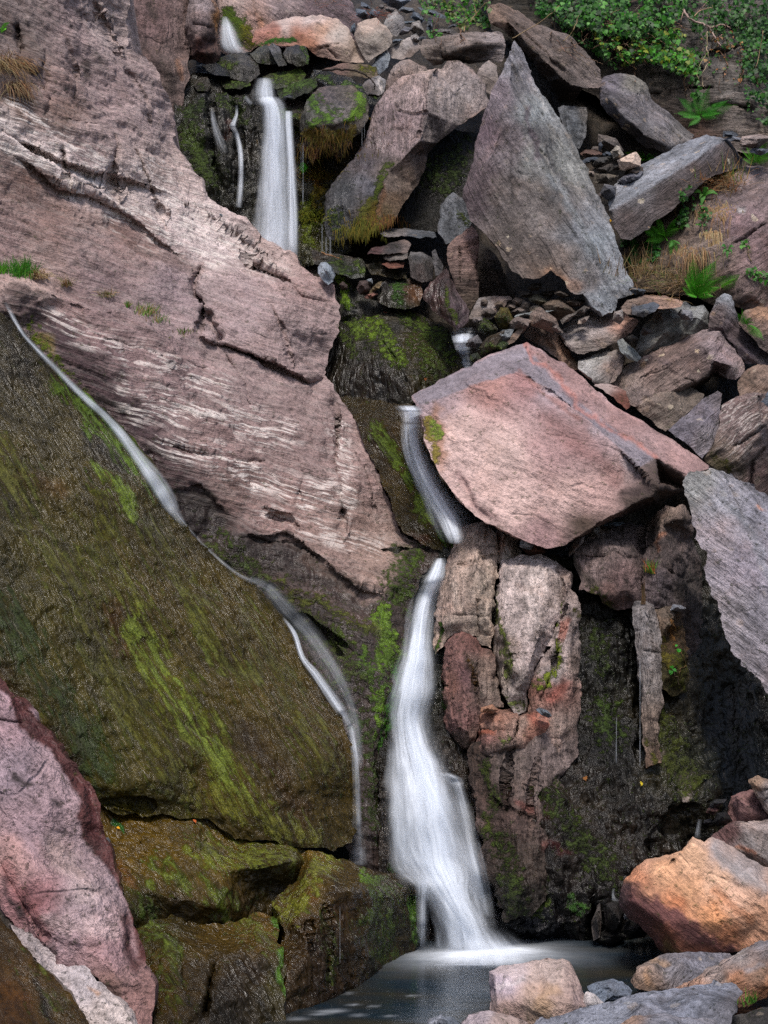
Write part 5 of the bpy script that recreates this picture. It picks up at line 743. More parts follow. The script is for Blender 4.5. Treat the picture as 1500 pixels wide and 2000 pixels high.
boul('boulder', 'thin grey splinter of slate leaning beside the pale angular block', 'slatedown', 13.3, [(1205, 665, .2), (1215, 662, .2), (1235, 680, .15), (1253, 700, .1), (1245, 706, .03), (1225, 700, .0), (1210, 685, .05)], [(1228, 692, -.03)], T=.3, res=3, cat='stone', tint=[(1220, 675, '8f9490'), (1235, 698, '7f8480')])
boul('boulder', 'tan and grey striped boulder behind the peak of the huge pink boulder', 'upright', 13.5,
    [(1022, 655, .4), (1035, 635, .45), (1060, 627, .5), (1075, 640, .45), (1092, 652, .35), (1108, 678, .3), (1122, 700, .25), (1134, 712, .2), (1130, 722, .1), (1105, 722, .05), (1080, 690, .05), (1050, 670, .1)], [(1055, 650, .2), (1090, 680, .1), (1115, 708, .05)], T=.5, res=3.3, tint=[(1045, 645, '9a8678'), (1080, 665, '9c7c66'), (1105, 690, 'a98468'), (1065, 680, '5a5454'), (1125, 712, 'a08468')], cracks=[([(1072, 640), (1068, 665), (1085, 690)], 3, .05), ([(1100, 715), (1112, 700)], 2.4, .05)])
boul('boulder', 'rough brown boulder with dark pits between the pink boulder and the lichen dotted one', 'slateleft', 13,
    [(1240, 795, .2), (1262, 770, .3), (1285, 755, .4), (1310, 752, .4), (1345, 755, .4), (1376, 770, .3), (1370, 785, .2), (1345, 805, .1), (1320, 830, .02), (1300, 842, .0), (1280, 830, .05), (1255, 810, .1)], [(1265, 785, .08), (1310, 765, .15), (1320, 800, .02)], T=.6, res=3.3, inrough=.02, tint=[(1270, 775, '847468'), (1310, 790, '76695c'), (1350, 775, '6c6054'), (1290, 825, '75685c')], paint=[('l', None, 30, .5, [(1300, 800), (1340, 790)])])
boul('boulder', 'smooth purple grey pointed slate standing on end against the striped brown rock', 'slateleft', 12.8,
    [(1305, 842, .15), (1320, 828, .2), (1345, 805, .3), (1370, 780, .35), (1402, 762, .4), (1411, 768, .4), (1408, 795, .35), (1405, 830, .25), (1405, 852, .2), (1390, 875, .1), (1372, 895, .0), (1360, 885, .0), (1335, 862, .05)], [(1370, 830, .0)], T=.25, res=3.3, amp=.014, tint=[(1340, 840, '716c74'), (1380, 800, '777078'), (1380, 860, '80787a'), (1400, 775, '756c6e')], paint=[('l', None, 40, .5, [(1350, 850), (1390, 840)])], cracks=[([(1345, 845), (1360, 850), (1362, 862)], 1.6, .02)])
boul('boulder', 'big reddish brown rock with fine white stripes at the right edge', 'slateleft', 12.85,
    [(1375, 895, .0), (1395, 865, .05), (1405, 830, .15), (1410, 790, .3), (1440, 775, .45), (1480, 765, .5), (1490, 770, .45), (1540, 750, .6), (1540, 1000, .2), (1500, 968, .2), (1440, 935, .15), (1400, 920, .1)], [(1483, 772, .2), (1482, 845, .05), (1430, 830, .1), (1440, 900, .05), (1500, 880, .15)], [[(1490, 770), (1483, 772), (1482, 845)]], T=.8, res=3.6, amp=.03, strata=(-28, .09, .012),
    tint=[(1430, 800, '73605c'), (1460, 850, '715e5a'), (1420, 890, '6d5c50'), (1490, 860, '70605a'), (1480, 930, '66524e'), (1410, 915, '4c4428')], paint=[('p', None, 50, .75, [(1420, 810), (1470, 820), (1450, 860)]), ('m', '5a5420', 14, .6, [(1395, 895), (1415, 915)]), ('t', 'b8a498', 8, .7, [(1420, 925), (1435, 930)])], cracks=[([(1430, 880), (1500, 830)], 4, .08), ([(1460, 960), (1470, 900), (1500, 870)], 4, .08)])
boul('boulder', 'brown lichened rock behind the striped one at the right edge', 'slateleft', 13.2, [(1440, 745, .2), (1460, 722, .3), (1480, 714, .35), (1540, 700, .4), (1540, 790, .1), (1480, 780, .1), (1445, 775, .1)], [(1490, 745, .15)], T=.5, res=3.4, tint=[(1470, 740, '7c6656'), (1490, 730, '8a7262')], paint=[('l', None, 30, .6, [(1480, 740), (1495, 745)]), ('t', '3a3026', 8, .6, [(1452, 735), (1460, 745)])])
boul('boulder', 'bluish slate chip lodged at the right edge on the striped brown rock', 'flat', 12.7, [(1486, 785, .1), (1500, 765, .1), (1530, 765, .1), (1530, 800, .02), (1500, 795, .0)], [], T=.12, res=3, cat='stone', tint='59636e')
boul('boulder', 'orange topped rock against the right edge beside a small fern', 'slateleft', 13.4, [(1442, 630, .2), (1455, 605, .3), (1480, 598, .35), (1540, 600, .4), (1540, 690, .1), (1500, 690, .1), (1470, 660, .1)], [(1475, 615, .15), (1500, 640, .1)], T=.5, res=3.4, tint=[(1460, 625, '6f5c52'), (1490, 605, '9c7658'), (1490, 640, '8a7062'), (1490, 670, '574c48')])
boul('boulder', 'layered brown slab beside the foot of the pointed boulder', 'flat', 13.35, [(1212, 600, .2), (1225, 585, .3), (1260, 576, .4), (1300, 578, .4), (1335, 590, .35), (1330, 598, .2), (1280, 598, .15), (1250, 608, .05), (1225, 612, .05)], [(1255, 590, .1)], T=.4, res=3, strata=(4, .06, .02), tint=[(1240, 590, '8a7464'), (1290, 583, '9c7c68'), (1320, 592, 'a0806c'), (1250, 605, '4c4038')])
boul('boulder', 'dark blue grey slate wedge on the boulder pile right of the pointed boulder', 'flat', 13.1, [(1233, 602, .1), (1250, 597, .15), (1275, 590, .2), (1288, 597, .15), (1278, 608, .05), (1255, 620, .0), (1235, 615, .0)], [(1258, 606, -.03)], T=.3, res=3, cat='stone', tint=[(1260, 596, '4c545e'), (1255, 612, '3c3836')])
boul('boulder', 'rust stained broken edge of rock beside the huge pink boulder', 'pink', 12.85, [(1160, 752, .15), (1185, 750, .2), (1222, 765, .15), (1231, 795, .05), (1225, 798, .0), (1190, 770, .05)], [], T=.3, res=3, tint=[(1180, 755, 'a08c84'), (1215, 780, '6a3c2c')])

# under the leaning and the pointed boulders
boul('boulder', 'upright reddish block standing under the pointed boulder', 'flat', 13.9, [(874, 487, .15), (880, 475, .2), (900, 458, .25), (922, 440, .25), (935, 460, .2), (934, 500, .15), (933, 560, .1), (932, 585, .1), (920, 602, .05), (905, 600, .0), (890, 560, .02), (878, 525, .05)], [(900, 475, .05), (900, 560, -.02), (925, 520, .0)], [[(900, 458), (900, 475), (900, 560)]], T=.5, res=3.2, amp=.02, strata=(10, .08, .012), tint=[(885, 490, '8f7468'), (915, 480, '8d6e66'), (915, 550, '705c52'), (885, 540, '6a564c'), (915, 590, '5f5042')], cracks=[([(898, 470), (900, 560)], 2.2, .05)])
boul('boulder', "wet wedge of rock, red brown and smooth purple, beside the small white splash", 'wetrock', 13.7, [(826, 580, .2), (840, 555, .25), (862, 530, .3), (872, 524, .3), (885, 550, .25), (905, 585, .2), (916, 608, .15), (914, 630, .05), (900, 640, .0), (890, 645, .0), (870, 625, .02), (848, 610, .08)], [(877, 545, .08), (880, 590, -.03), (888, 635, -.04), (850, 580, .1)], [[(872, 524), (877, 545), (880, 590), (888, 635), (890, 645)]], T=.5, res=3.2, amp=.02, tint=[(850, 575, '55403a'), (870, 600, '4a342a'), (900, 590, '6d5a5e'), (905, 620, '615054')], paint=[('W', .9, 6, 1, [(820, 520), (878, 520), (885, 650), (820, 640)]), ('m', '4c5a18', 6, .8, [(878, 560), (884, 600), (888, 630)])])
boul('boulder', 'flat grey brown slab lying at the mouth of the dark hollow', 'flat', 13.55, [(915, 622, .1), (922, 605, .2), (935, 582, .35), (965, 577, .4), (995, 578, .35), (1000, 582, .3), (985, 600, .15), (960, 622, .0), (945, 627, .0)], [(985, 583, .2), (955, 612, .05)], [[(995, 578), (985, 583), (955, 612), (915, 622)]], T=.3, res=3.2, amp=.015, tint=[(940, 595, '86807c'), (970, 585, '7a6a62'), (980, 600, '8a7668'), (930, 618, '6a5e54')])
boul('boulder', 'flat mossy wet slab under the dripping moss', 'wetrock', 14.5, [(606, 490, .4), (640, 495, .4), (680, 500, .4), (708, 505, .35), (717, 520, .25), (712, 540, .1), (690, 545, .05), (660, 535, .05), (640, 525, .1), (615, 515, .2)], [(650, 512, .2), (700, 515, .15)], T=.4, res=3.2, amp=.02, tint=[(630, 498, '4a4034'), (680, 505, '55504a'), (680, 530, '454a3c'), (650, 525, '50544c')], paint=[('m', '4a5c1c', 12, .7, [(700, 515), (712, 530)]), ('m', '3c4a20', 14, .6, [(650, 520), (690, 535)]), ('W', .9, 6, 1, [(590, 480), (730, 480), (730, 560), (590, 560)])])
boul('boulder', 'pale blue grey oval stone perched on the slab below the upper waterfall', 'slate', 14.25, [(621, 522, .1), (626, 513, .12), (636, 511, .12), (648, 522, .1), (655, 538, .06), (650, 550, .02), (641, 556, .0), (628, 545, .02), (621, 534, .05)], [(638, 528, -.05)], T=.2, res=2.6, amp=.008, jag=1, cat='stone', tint=[(630, 520, '9aa6b0'), (645, 540, '7e8a94')])
boul('boulder', 'dark wet boulder with green algae at the head of the mossy hump', 'wetrock', 14.3, [(735, 570, .2), (745, 555, .25), (770, 545, .3), (800, 543, .3), (822, 555, .2), (825, 575, .1), (818, 598, .05), (790, 605, .0), (760, 600, .0), (740, 590, .05)], [(780, 570, .02)], T=.4, res=3.2, tint=[(770, 560, '3c3a38'), (790, 590, '3a3c2c'), (812, 565, '6a4a30')], paint=[('m', '35501c', 20, .65, [(780, 560), (790, 590)]), ('W', .9, 6, 1, [(700, 530), (840, 530), (840, 620), (700, 620)])])
boul('boulder', 'grey lumpy block standing in the hollow behind the wet wedge', 'wetrock', 14.4, [(797, 505, .2), (802, 492, .25), (825, 493, .25), (845, 505, .2), (848, 520, .15), (845, 545, .05), (825, 552, .0), (802, 540, .05)], [(822, 510, .08)], T=.4, res=3.2, tint=[(820, 500, '6a6866'), (820, 530, '544640'), (840, 540, '4a3f3a')], paint=[('w', .5, 30, 1, [(820, 520), (830, 540)])])
boul('boulder', 'thin dark slate ledge in the hollow under the leaning boulder', 'flat', 14.75, [(735, 452, .2), (760, 444, .25), (800, 446, .25), (850, 455, .2), (853, 462, .1), (820, 464, .0), (750, 464, .05)], [], T=.5, res=3, tint=[(760, 452, '66605c'), (830, 460, '4c5258')])
boul('boulder', 'wet black and tan layered stone under the slate ledge', 'flat', 14.55, [(717, 495, .05), (725, 485, .1), (760, 475, .15), (790, 468, .15), (803, 475, .1), (795, 490, .03), (760, 497, .0)], [], T=.3, res=3, cat='stone', tint=[(730, 490, '4a3030'), (770, 480, '2e2c2c'), (795, 475, '776860')])
boul('boulder', 'rusty red thin stone in the pile below the slate ledge', 'flat', 14.45, [(745, 515, .1), (770, 510, .1), (790, 512, .1), (788, 522, .0), (760, 524, .0)], [], T=.3, res=3, cat='stone', tint='6a4030')
boul('boulder', 'grey thin stone lying over the rusty red one', 'flat', 14.5, [(748, 500, .1), (775, 494, .1), (797, 492, .1), (795, 503, .0), (760, 505, .0)], [], T=.3, res=3, cat='stone', tint='605a54')
boul('boulder', 'wet olive slab sloping down in the dark hollow', 'wetrock', 14.5, [(715, 515, .2), (740, 510, .2), (790, 530, .1), (795, 540, .0), (770, 545, .0), (725, 535, .1)], [], T=.4, res=3, tint='443c28', paint=[('w', .9, 60, 1, [(740, 520), (780, 540)])])
boul('boulder', 'grey upright splinter behind the reddish block', 'upright', 14.25, [(843, 492, .1), (850, 486, .1), (866, 520, .05), (860, 535, .0), (850, 538, .0)], [], T=.2, res=3, cat='stone', tint='605e5e')
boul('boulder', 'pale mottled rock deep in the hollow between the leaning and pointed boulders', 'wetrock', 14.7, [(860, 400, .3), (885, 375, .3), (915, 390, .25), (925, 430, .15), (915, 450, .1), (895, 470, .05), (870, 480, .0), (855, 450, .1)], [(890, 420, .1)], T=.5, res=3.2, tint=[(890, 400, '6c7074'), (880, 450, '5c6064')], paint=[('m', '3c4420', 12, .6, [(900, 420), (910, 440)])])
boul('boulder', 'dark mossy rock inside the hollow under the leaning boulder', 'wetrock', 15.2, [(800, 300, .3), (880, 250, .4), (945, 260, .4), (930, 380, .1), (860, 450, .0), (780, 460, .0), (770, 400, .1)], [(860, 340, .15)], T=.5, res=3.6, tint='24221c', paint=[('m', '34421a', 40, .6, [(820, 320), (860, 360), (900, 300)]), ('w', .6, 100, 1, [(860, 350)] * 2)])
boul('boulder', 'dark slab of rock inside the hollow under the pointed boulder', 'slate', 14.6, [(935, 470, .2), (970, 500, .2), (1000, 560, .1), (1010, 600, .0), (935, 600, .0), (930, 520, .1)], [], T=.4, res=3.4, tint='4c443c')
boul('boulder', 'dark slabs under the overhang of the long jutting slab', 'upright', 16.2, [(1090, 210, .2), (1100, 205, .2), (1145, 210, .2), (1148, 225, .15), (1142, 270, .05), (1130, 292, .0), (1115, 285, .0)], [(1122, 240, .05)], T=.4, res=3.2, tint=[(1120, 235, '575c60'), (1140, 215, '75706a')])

# top: the stones beside the topmost falls
boul('boulder', 'orange and pale pink boulder near the top with a green mossy flank', 'pink', 16.4,
    [(492, 82, .3), (498, 60, .35), (530, 42, .5), (570, 32, .6), (625, 30, .6), (660, 38, .5), (680, 55, .4), (700, 88, .25), (715, 112, .15), (710, 122, .05), (685, 122, .05), (655, 118, .05), (620, 110, .05), (600, 92, .0), (570, 90, .05), (540, 88, .1), (510, 92, .15)],
    [(560, 58, .15), (600, 62, .1), (632, 38, .35), (640, 85, .0), (680, 95, .02), (520, 66, .2)], [[(498, 60), (520, 66), (560, 58), (632, 38)]], T=.7, res=3.3, amp=.02,
    tint=[(560, 45, 'b8a398'), (610, 40, 'bfaca2'), (530, 62, '9a6452'), (600, 80, 'a06848'), (590, 70, '8a5238'), (635, 65, 'b08a70'), (660, 70, 'a89c90'), (690, 105, '9a8674'), (640, 105, '9a7c6c')], paint=[('m', '36601a', 14, 1, [(505, 85), (540, 75), (572, 78)]), ('t', '2c2420', 5, .8, [(626, 50), (628, 52)])], cracks=[([(620, 98), (650, 88), (665, 86)], 2.6, .06), ([(640, 95), (660, 115)], 2, .05)])
boul('boulder', 'round grey brown stone right of the orange and pink one', 'pink', 16.4, [(693, 70, .2), (698, 45, .3), (715, 38, .35), (735, 34, .35), (755, 50, .3), (769, 68, .2), (765, 85, .1), (745, 105, .02), (720, 122, .0), (710, 110, .05), (700, 90, .1)], [(705, 60, .12), (750, 58, .1), (730, 80, .0)], [[(698, 45), (705, 60), (750, 58), (755, 50)]], T=.5, res=3.2, tint=[(725, 45, 'a59080'), (735, 80, '8a8074'), (710, 100, '857a70')])
boul('boulder', 'grey boulder with a brown lower side above the leaning boulder', 'pink', 16.5, [(757, 95, .2), (775, 85, .25), (800, 72, .3), (815, 78, .25), (822, 95, .15), (805, 108, .05), (785, 117, .0), (765, 115, .05)], [(795, 90, .08)], T=.5, res=3.2, tint=[(785, 90, '98908a'), (800, 105, '77675c')])
boul('boulder', 'blue grey slate stone with a pale facet under the round stone', 'slate', 16.3, [(725, 130, .1), (740, 105, .2), (755, 98, .2), (762, 110, .15), (758, 130, .05), (742, 145, .0), (730, 140, .0)], [(748, 120, .02)], T=.3, res=3, cat='stone', tint=[(740, 120, '6a727a'), (755, 115, '868e92')])
boul('boulder', 'grey stone leaning at the back of the round grey brown stone', 'slateleft', 16.8, [(748, 50, .2), (758, 28, .3), (775, 22, .3), (788, 35, .25), (790, 55, .15), (775, 72, .05), (765, 68, .05)], [(770, 45, .05)], T=.4, res=3.2, tint=[(765, 40, '8a8680'), (780, 55, '757170')])
boul('boulder', 'dark squared log like slab resting behind the leaning boulder', 'flat', 16.1, [(820, 90, .2), (825, 78, .3), (870, 70, .4), (940, 64, .4), (980, 63, .4), (987, 80, .2), (985, 105, .1), (980, 122, .05), (930, 122, .3), (870, 118, .3), (845, 128, .1), (825, 110, .05)], [(860, 88, .05), (930, 82, .08), (975, 85, .05), (870, 105, .1)], T=.5, res=3.2, amp=.025, strata=(-2, .08, .03), tint=[(840, 95, '75685e'), (900, 75, '7d7068'), (930, 90, '5c5049'), (960, 75, '857a76'), (900, 110, '2e2823')], cracks=[([(858, 78), (862, 100), (860, 120)], 3, .06)])
boul('boulder', 'banded boulder tucked behind the top of the leaning boulder', 'upright', 15.9, [(752, 170, .1), (760, 145, .2), (780, 120, .3), (800, 116, .3), (830, 128, .25), (840, 145, .1), (800, 165, .05), (765, 185, .0)], [(790, 140, .05)], T=.4, res=3.2, tint=[(780, 140, '8f8078'), (810, 130, '97857a'), (770, 165, '6c5c54')])
boul('boulder', 'small brown grey stone between the leaning and pointed boulders', 'pink', 15.6, [(932, 150, .1), (940, 130, .2), (955, 118, .2), (970, 130, .15), (972, 160, .05), (960, 185, .0), (942, 175, .0)], [(952, 145, .02)], T=.3, res=3, tint=[(950, 140, '8a7e76'), (960, 165, '75685e')])
boul('boulder', 'brown flat stone with yellow green moss under the orange and pink boulder', 'flat', 16.1, [(632, 135, .1), (660, 125, .2), (700, 124, .2), (735, 130, .15), (738, 145, .05), (715, 150, .0), (650, 145, .05)], [(690, 135, .05)], T=.5, res=3, tint=[(660, 130, '6a5248'), (710, 138, '6a5c44')], paint=[('m', '6a6a1c', 6, .7, [(700, 138), (725, 140)])])
boul('boulder', 'dark pitted stone with white marks beside the bent metal rod', 'wetrock', 15.8, [(700, 175, .1), (715, 158, .15), (740, 150, .2), (754, 160, .15), (750, 180, .05), (740, 185, .0), (715, 185, .0)], [], T=.4, res=3, tint=[(725, 165, '6a625e'), (748, 160, '8f8c8a')], paint=[('p', None, 12, .8, [(745, 155), (748, 178)])])
boul('boulder', 'green slimy dark beam of rock slanting down above the mossy boulder', 'wetrock', 15.7, [(605, 150, .3), (612, 136, .4), (630, 135, .4), (680, 150, .3), (720, 172, .2), (750, 190, .1), (742, 205, .0), (715, 198, .0), (680, 180, .05), (640, 168, .1)], [(650, 158, .15), (700, 180, .1)], T=.4, res=3, tint='222019', paint=[('m', '42561c', 6, .8, [(625, 145), (680, 165), (730, 195)]), ('w', .8, 60, 1, [(620, 150), (720, 190)])])
mb = boul('boulder', 'mossy boulder dripping beside the upper waterfall, green on top with orange moss below', 'wetrock', 15.1,
    [(597, 205, .35), (605, 190, .45), (620, 172, .6), (650, 168, .65), (685, 168, .6), (712, 185, .5), (722, 210, .4), (718, 235, .2), (705, 260, .1), (690, 270, .1), (680, 290, .12), (660, 310, .2), (640, 300, .2), (610, 315, .2), (590, 305, .25), (585, 260, .2), (590, 225, .25)],
    [(620, 245, .0), (660, 240, -.02), (690, 225, .02), (700, 205, .15), (640, 200, .25), (600, 235, .08), (640, 275, .05)], T=.8, res=3.2, amp=.03, inrough=.02,
    tint=[(640, 190, '7a6c6a'), (660, 215, '6c6560'), (620, 215, '5c5c50'), (690, 190, '6a6050'), (640, 270, '3c3018'), (600, 280, '3a2c18')],
    paint=[('m', '5e8018', 16, 1, [(695, 190), (700, 215), (680, 235)]), ('m', '4c6a1c', 14, .8, [(610, 200), (640, 235), (600, 240)]), ('m', '4c6424', 16, .6, [(630, 190), (660, 225)]), ('m', '6b5a14', 22, 1, [(600, 270), (640, 275), (690, 260)]), ('m', '6a3c1c', 14, .8, [(590, 295), (620, 305)]), ('w', .5, 100, 1, [(650, 240)] * 2)])
boul('boulder', 'mossy stone under the lip of the upper waterfall', 'wetrock', 15.5, [(520, 205, .3), (530, 195, .4), (560, 192, .4), (598, 200, .35), (602, 215, .25), (600, 240, .1), (585, 250, .1), (560, 245, .05), (545, 235, .1), (530, 220, .2)], [(560, 210, .15), (575, 230, .0)], T=.5, res=3.1, tint=[(560, 197, '6a5a54'), (570, 225, '3c3a28')], paint=[('m', '44541c', 18, .75, [(540, 210), (580, 225)]), ('m', '5a5014', 10, .8, [(585, 225), (590, 240)]), ('w', .7, 80, 1, [(560, 220)] * 2)])
for (lab, o, i, tn, pt, y) in [
    ('angular dark boulder with a mossy left end between the two topmost falls', [(418, 125, .2), (430, 112, .25), (450, 105, .3), (470, 102, .3), (492, 110, .25), (505, 125, .15), (508, 145, .05), (490, 160, .0), (470, 158, .0), (440, 148, .05), (425, 140, .1)], [(460, 122, .05), (485, 130, .02)], [(445, 120, '3c3a2c'), (485, 130, '4a4640')], [('m', '4a5a1c', 12, .6, [(430, 118), (465, 125)])], 16.0),
    ('dark ridged stone with a green tip below the orange and pink boulder', [(488, 105, .2), (505, 92, .25), (520, 88, .25), (538, 95, .2), (540, 125, .1), (520, 125, .0), (500, 120, .05)], [(515, 108, .03)], [(510, 105, '47473c')], [('m', '46551c', 10, .5, [(515, 122), (535, 124)])], 16.1),
    ('grey leaning wedge with a bright green edge in the pile below the topmost fall', [(524, 90, .15), (532, 84, .2), (545, 92, .2), (555, 115, .1), (560, 125, .0), (545, 128, .0), (535, 110, .05)], [], [(540, 95, '66666a'), (545, 115, '3a3a30')], [('m', '55701a', 5, .8, [(548, 100), (557, 122)])], 15.95),
    ('round mossy stone under the green flank of the orange and pink boulder', [(553, 105, .15), (560, 92, .2), (580, 87, .2), (598, 92, .15), (604, 110, .1), (602, 125, .0), (580, 130, .0), (560, 120, .05)], [(580, 105, .0)], [(575, 100, '4c4844'), (590, 115, '33341f')], [('m', '46601c', 10, .7, [(585, 95), (598, 108)]), ('m', '3c521c', 8, .7, [(600, 120), (604, 130)])], 15.95),
    ('broad mossy slab just above the lip of the upper waterfall', [(512, 150, .2), (530, 142, .3), (560, 140, .3), (585, 132, .3), (598, 145, .2), (590, 160, .1), (560, 168, .0), (540, 172, .0), (515, 160, .1)], [(555, 152, .08)], [(550, 150, '4c5038'), (585, 150, '44481f')], [('m', '4c5e1c', 20, .7, [(540, 150), (590, 148)])], 15.8),
    ('mossy stone right beside the top of the upper waterfall', [(540, 175, .2), (560, 165, .25), (590, 155, .25), (615, 150, .2), (620, 165, .1), (600, 180, .05), (575, 192, .0), (545, 190, .05)], [(580, 172, .02)], [(580, 172, '34381f')], [('m', '42581c', 20, .7, [(560, 175), (605, 165)])], 15.6),
    ('dark wet stone where the little side stream turns', [(376, 165, .2), (392, 150, .25), (405, 150, .2), (412, 165, .1), (405, 175, .0), (385, 175, .0)], [], [(395, 160, '3c362c')], [('m', '3c441c', 12, .5, [(395, 160), (400, 165)])], 15.75),
    ('dark slab lying across the little side stream near the top left', [(395, 130, .2), (420, 122, .2), (445, 138, .15), (450, 150, .05), (420, 148, .0)], [], [(420, 138, '1e1d1c')], [], 15.9),
    ('mossy ledge stone right of the little side stream', [(430, 160, .2), (455, 150, .25), (485, 152, .2), (490, 165, .1), (470, 172, .0), (440, 172, .0)], [], [(460, 160, '36361f')], [('m', '44561c', 14, .6, [(450, 160), (480, 160)])], 15.85)]:
    boul('boulder', lab, 'wetrock', y, o, i, tint=tn, T=.4, res=3, amp=.018, paint=pt+[('w', .6, 200, 1, [(480, 140)] * 2)])

# slate tip and loose rubble, every stone a thing of its own
SL = 'flat'
for a in [
    (535-0, 0, 0, 0)][:0]: pass
TIP = [(710, 28, 30, 22, 20, '56616c'), (730, 30, 26, 24, -30, '525d68'), (715, 12, 26, 10, 30, '5c6672'), (770, -2, 80, 34, 8, '77808c'), (845, 25, 70, 10, 22, '5d666c'), (795, 20, 34, 12, 12, '646a70'), (800, 44, 30, 8, 4, '5c6a74'), (790, 60, 40, 12, -25, '6a6a70'), (840, 48, 14, 34, 4, '59616a'), (815, 55, 34, 30, 20, '8f8880'), (815, 34, 30, 22, 10, '5a646e'), (690, 58, 10, 24, 8, '6a7884'), (875, 62, 44, 12, 10, '5f5a56'), (770, 40, 20, 10, 30, '6c5c50'), (775, 80, 26, 8, -10, '5c6874'), (885, 50, 20, 8, -10, '4f5358'), (812, 76, 20, 20, 40, '98948e'), (825, 75, 14, 10, 10, '555c64'), (760, 18, 30, 14, 15, '7a726c'), (745, 14, 22, 10, -20, '6a6460')]
TL = ['flat blue grey slate leaf', 'pointed blue grey slate flake', 'narrow slate chip', 'large smooth slate sheet cut by the top edge', 'long square slate bar under the ivy', 'grey slate block', 'short thick slate tile', 'orange edged slate plate', 'thin upright slate post', 'pale tilted stone', 'dark slate sheet', 'small light blue upright slate', 'layered brown grey slate', 'reddish splinter', 'thin blue slate sliver', 'dark slate chip by the ivy', 'small whitish cube of stone', 'little dark slate piece', 'grey brown lump', 'thin grey chip']
TW = ['in the scree at the top, left end', 'in the scree at the top beside the leaf shaped slate', 'at the top edge above the slate leaf', 'behind the scree', 'at the right end of the scree', 'in the middle of the scree', 'on the pale stones of the scree', 'lying on the pale tilted stone', 'standing before the ivy at the top', 'in the scree above the grey boulder', 'behind the thick slate tile', 'squeezed between two boulders at the top', 'on the dark squared slab at the top', 'among dry needles in the scree', 'under the orange edged slate plate', 'on top of the dark squared slab', 'beside the pale tilted stone', 'below the whitish cube', 'under the large slate sheet', 'left of the large slate sheet']
for i, ((x, y, w, h, an, tn), l1, l2) in enumerate(zip(TIP, TL, TW)):
    stone(x, y, w, h, 16.9+(60-y)*.012, tn, (l1+' '+l2), SL, an, group='slate scree at the top', n=6, seed=100+i)
PILE = [(1150, 300, 44, 16, 5, '5c4438', 'rust brown flat stone at the left of the slate stack beside the pointed boulder', 15.2), (1152, 313, 40, 10, -12, '3c434c', 'dark blue slate under the rust brown stone', 15.0), (1170, 316, 46, 12, -25, '4a4844', 'tilted dark slate in the middle of the slate stack', 14.95), (1188, 302, 28, 8, 10, '3f4852', 'thin blue slate on top of the stack', 15.1), (1178, 330, 44, 16, -12, '524c46', 'thick brown grey slate in the slate stack', 14.9), (1180, 348, 46, 20, -8, '5e564a', 'rounded brown slate near the bottom of the stack', 14.8), (1190, 372, 38, 30, -40, '62646a', 'blue grey slate with pale edge at the bottom of the stack', 14.6), (1205, 298, 24, 26, 10, '9c9484', 'rounded cream stone on the slate stack', 14.95), (1230, 318, 48, 32, -22, 'c2ab96', 'cream coloured angular stone with a grey patch', 14.8), (1238, 335, 40, 20, -28, '4a4038', 'dark stone under the cream coloured angular one', 14.85), (1230, 348, 46, 14, -25, '5a5c64', 'grey slate against the smooth topped block', 14.75), (1172, 288, 10, 20, 5, '454a52', 'small upright dark slate behind the stack', 15.4), (1190, 280, 50, 26, 30, '574f48', 'brown grey stone in shade behind the cream stone', 15.6), (1165, 292, 22, 14, 20, '5a5048', 'small dull stone deep behind the stack', 15.5), (1155, 340, 14, 14, 0, '9a8a7c', 'tiny pale stone beside the pointed boulder', 14.85), (1170, 385, 10, 14, 0, '4c4440', 'tiny dark stone in the cleft below the stack', 14.6), (1205, 325, 30, 14, -10, '403c38', 'small dark slate between the two cream stones', 14.9)]
for i, (x, y, w, h, an, tn, lb, Y) in enumerate(PILE): stone(x, y, w, h, Y, tn, lb, SL if i not in (7, 8) else 'pink', an, group='stack of loose slates beside the pointed boulder', seed=300+i)
UND = [(945, 592, 20, 12, 10, '5a5048'), (1010, 590, 26, 14, 10, '6a5a4c'), (1025, 596, 18, 20, 30, '5c5248'), (1055, 588, 38, 16, 20, '5e5844'), (1092, 602, 56, 34, 18, '6a5a4a'), (1045, 608, 34, 18, -5, '7a6c5a'), (1012, 608, 36, 18, -10, '70645a'), (1120, 592, 44, 10, 0, '5a4c40'), (1000, 600, 20, 14, 0, '5c5046'), (1070, 575, 30, 14, 0, '4c443c'), (1030, 575, 28, 12, 10, '50463c'), (1036, 613, 62, 6, -8, '7a807e'), (1062, 625, 56, 30, 28, '7c6a5e'), (1015, 632, 50, 26, -15, '70625a'), (1000, 660, 60, 12, -38, '87705e'), (985, 655, 44, 16, -38, '747a7c'), (955, 610, 26, 14, 5, '5a5048'), (985, 622, 34, 26, 60, '5c5220'), (950, 640, 40, 26, 20, '3c3a24'), (955, 675, 60, 26, -40, '4c4030'), (975, 680, 30, 20, -30, '3c4a2c'), (1110, 620, 30, 10, -30, '6a625a'), (1135, 608, 26, 12, -20, '5c544c'), (1085, 640, 26, 12, 30, '7c7068'), (930, 700, 22, 16, 0, '3a4030'), (935, 625, 26, 10, 8, '6c6460'), (1045, 560, 24, 12, 0, '3c362f'), (1100, 575, 26, 12, 20, '463e36'), (925, 670, 30, 22, -10, '6c6868'), (975, 595, 16, 14, 0, '625446'), (1140, 625, 20, 10, -25, '7a6e64')]
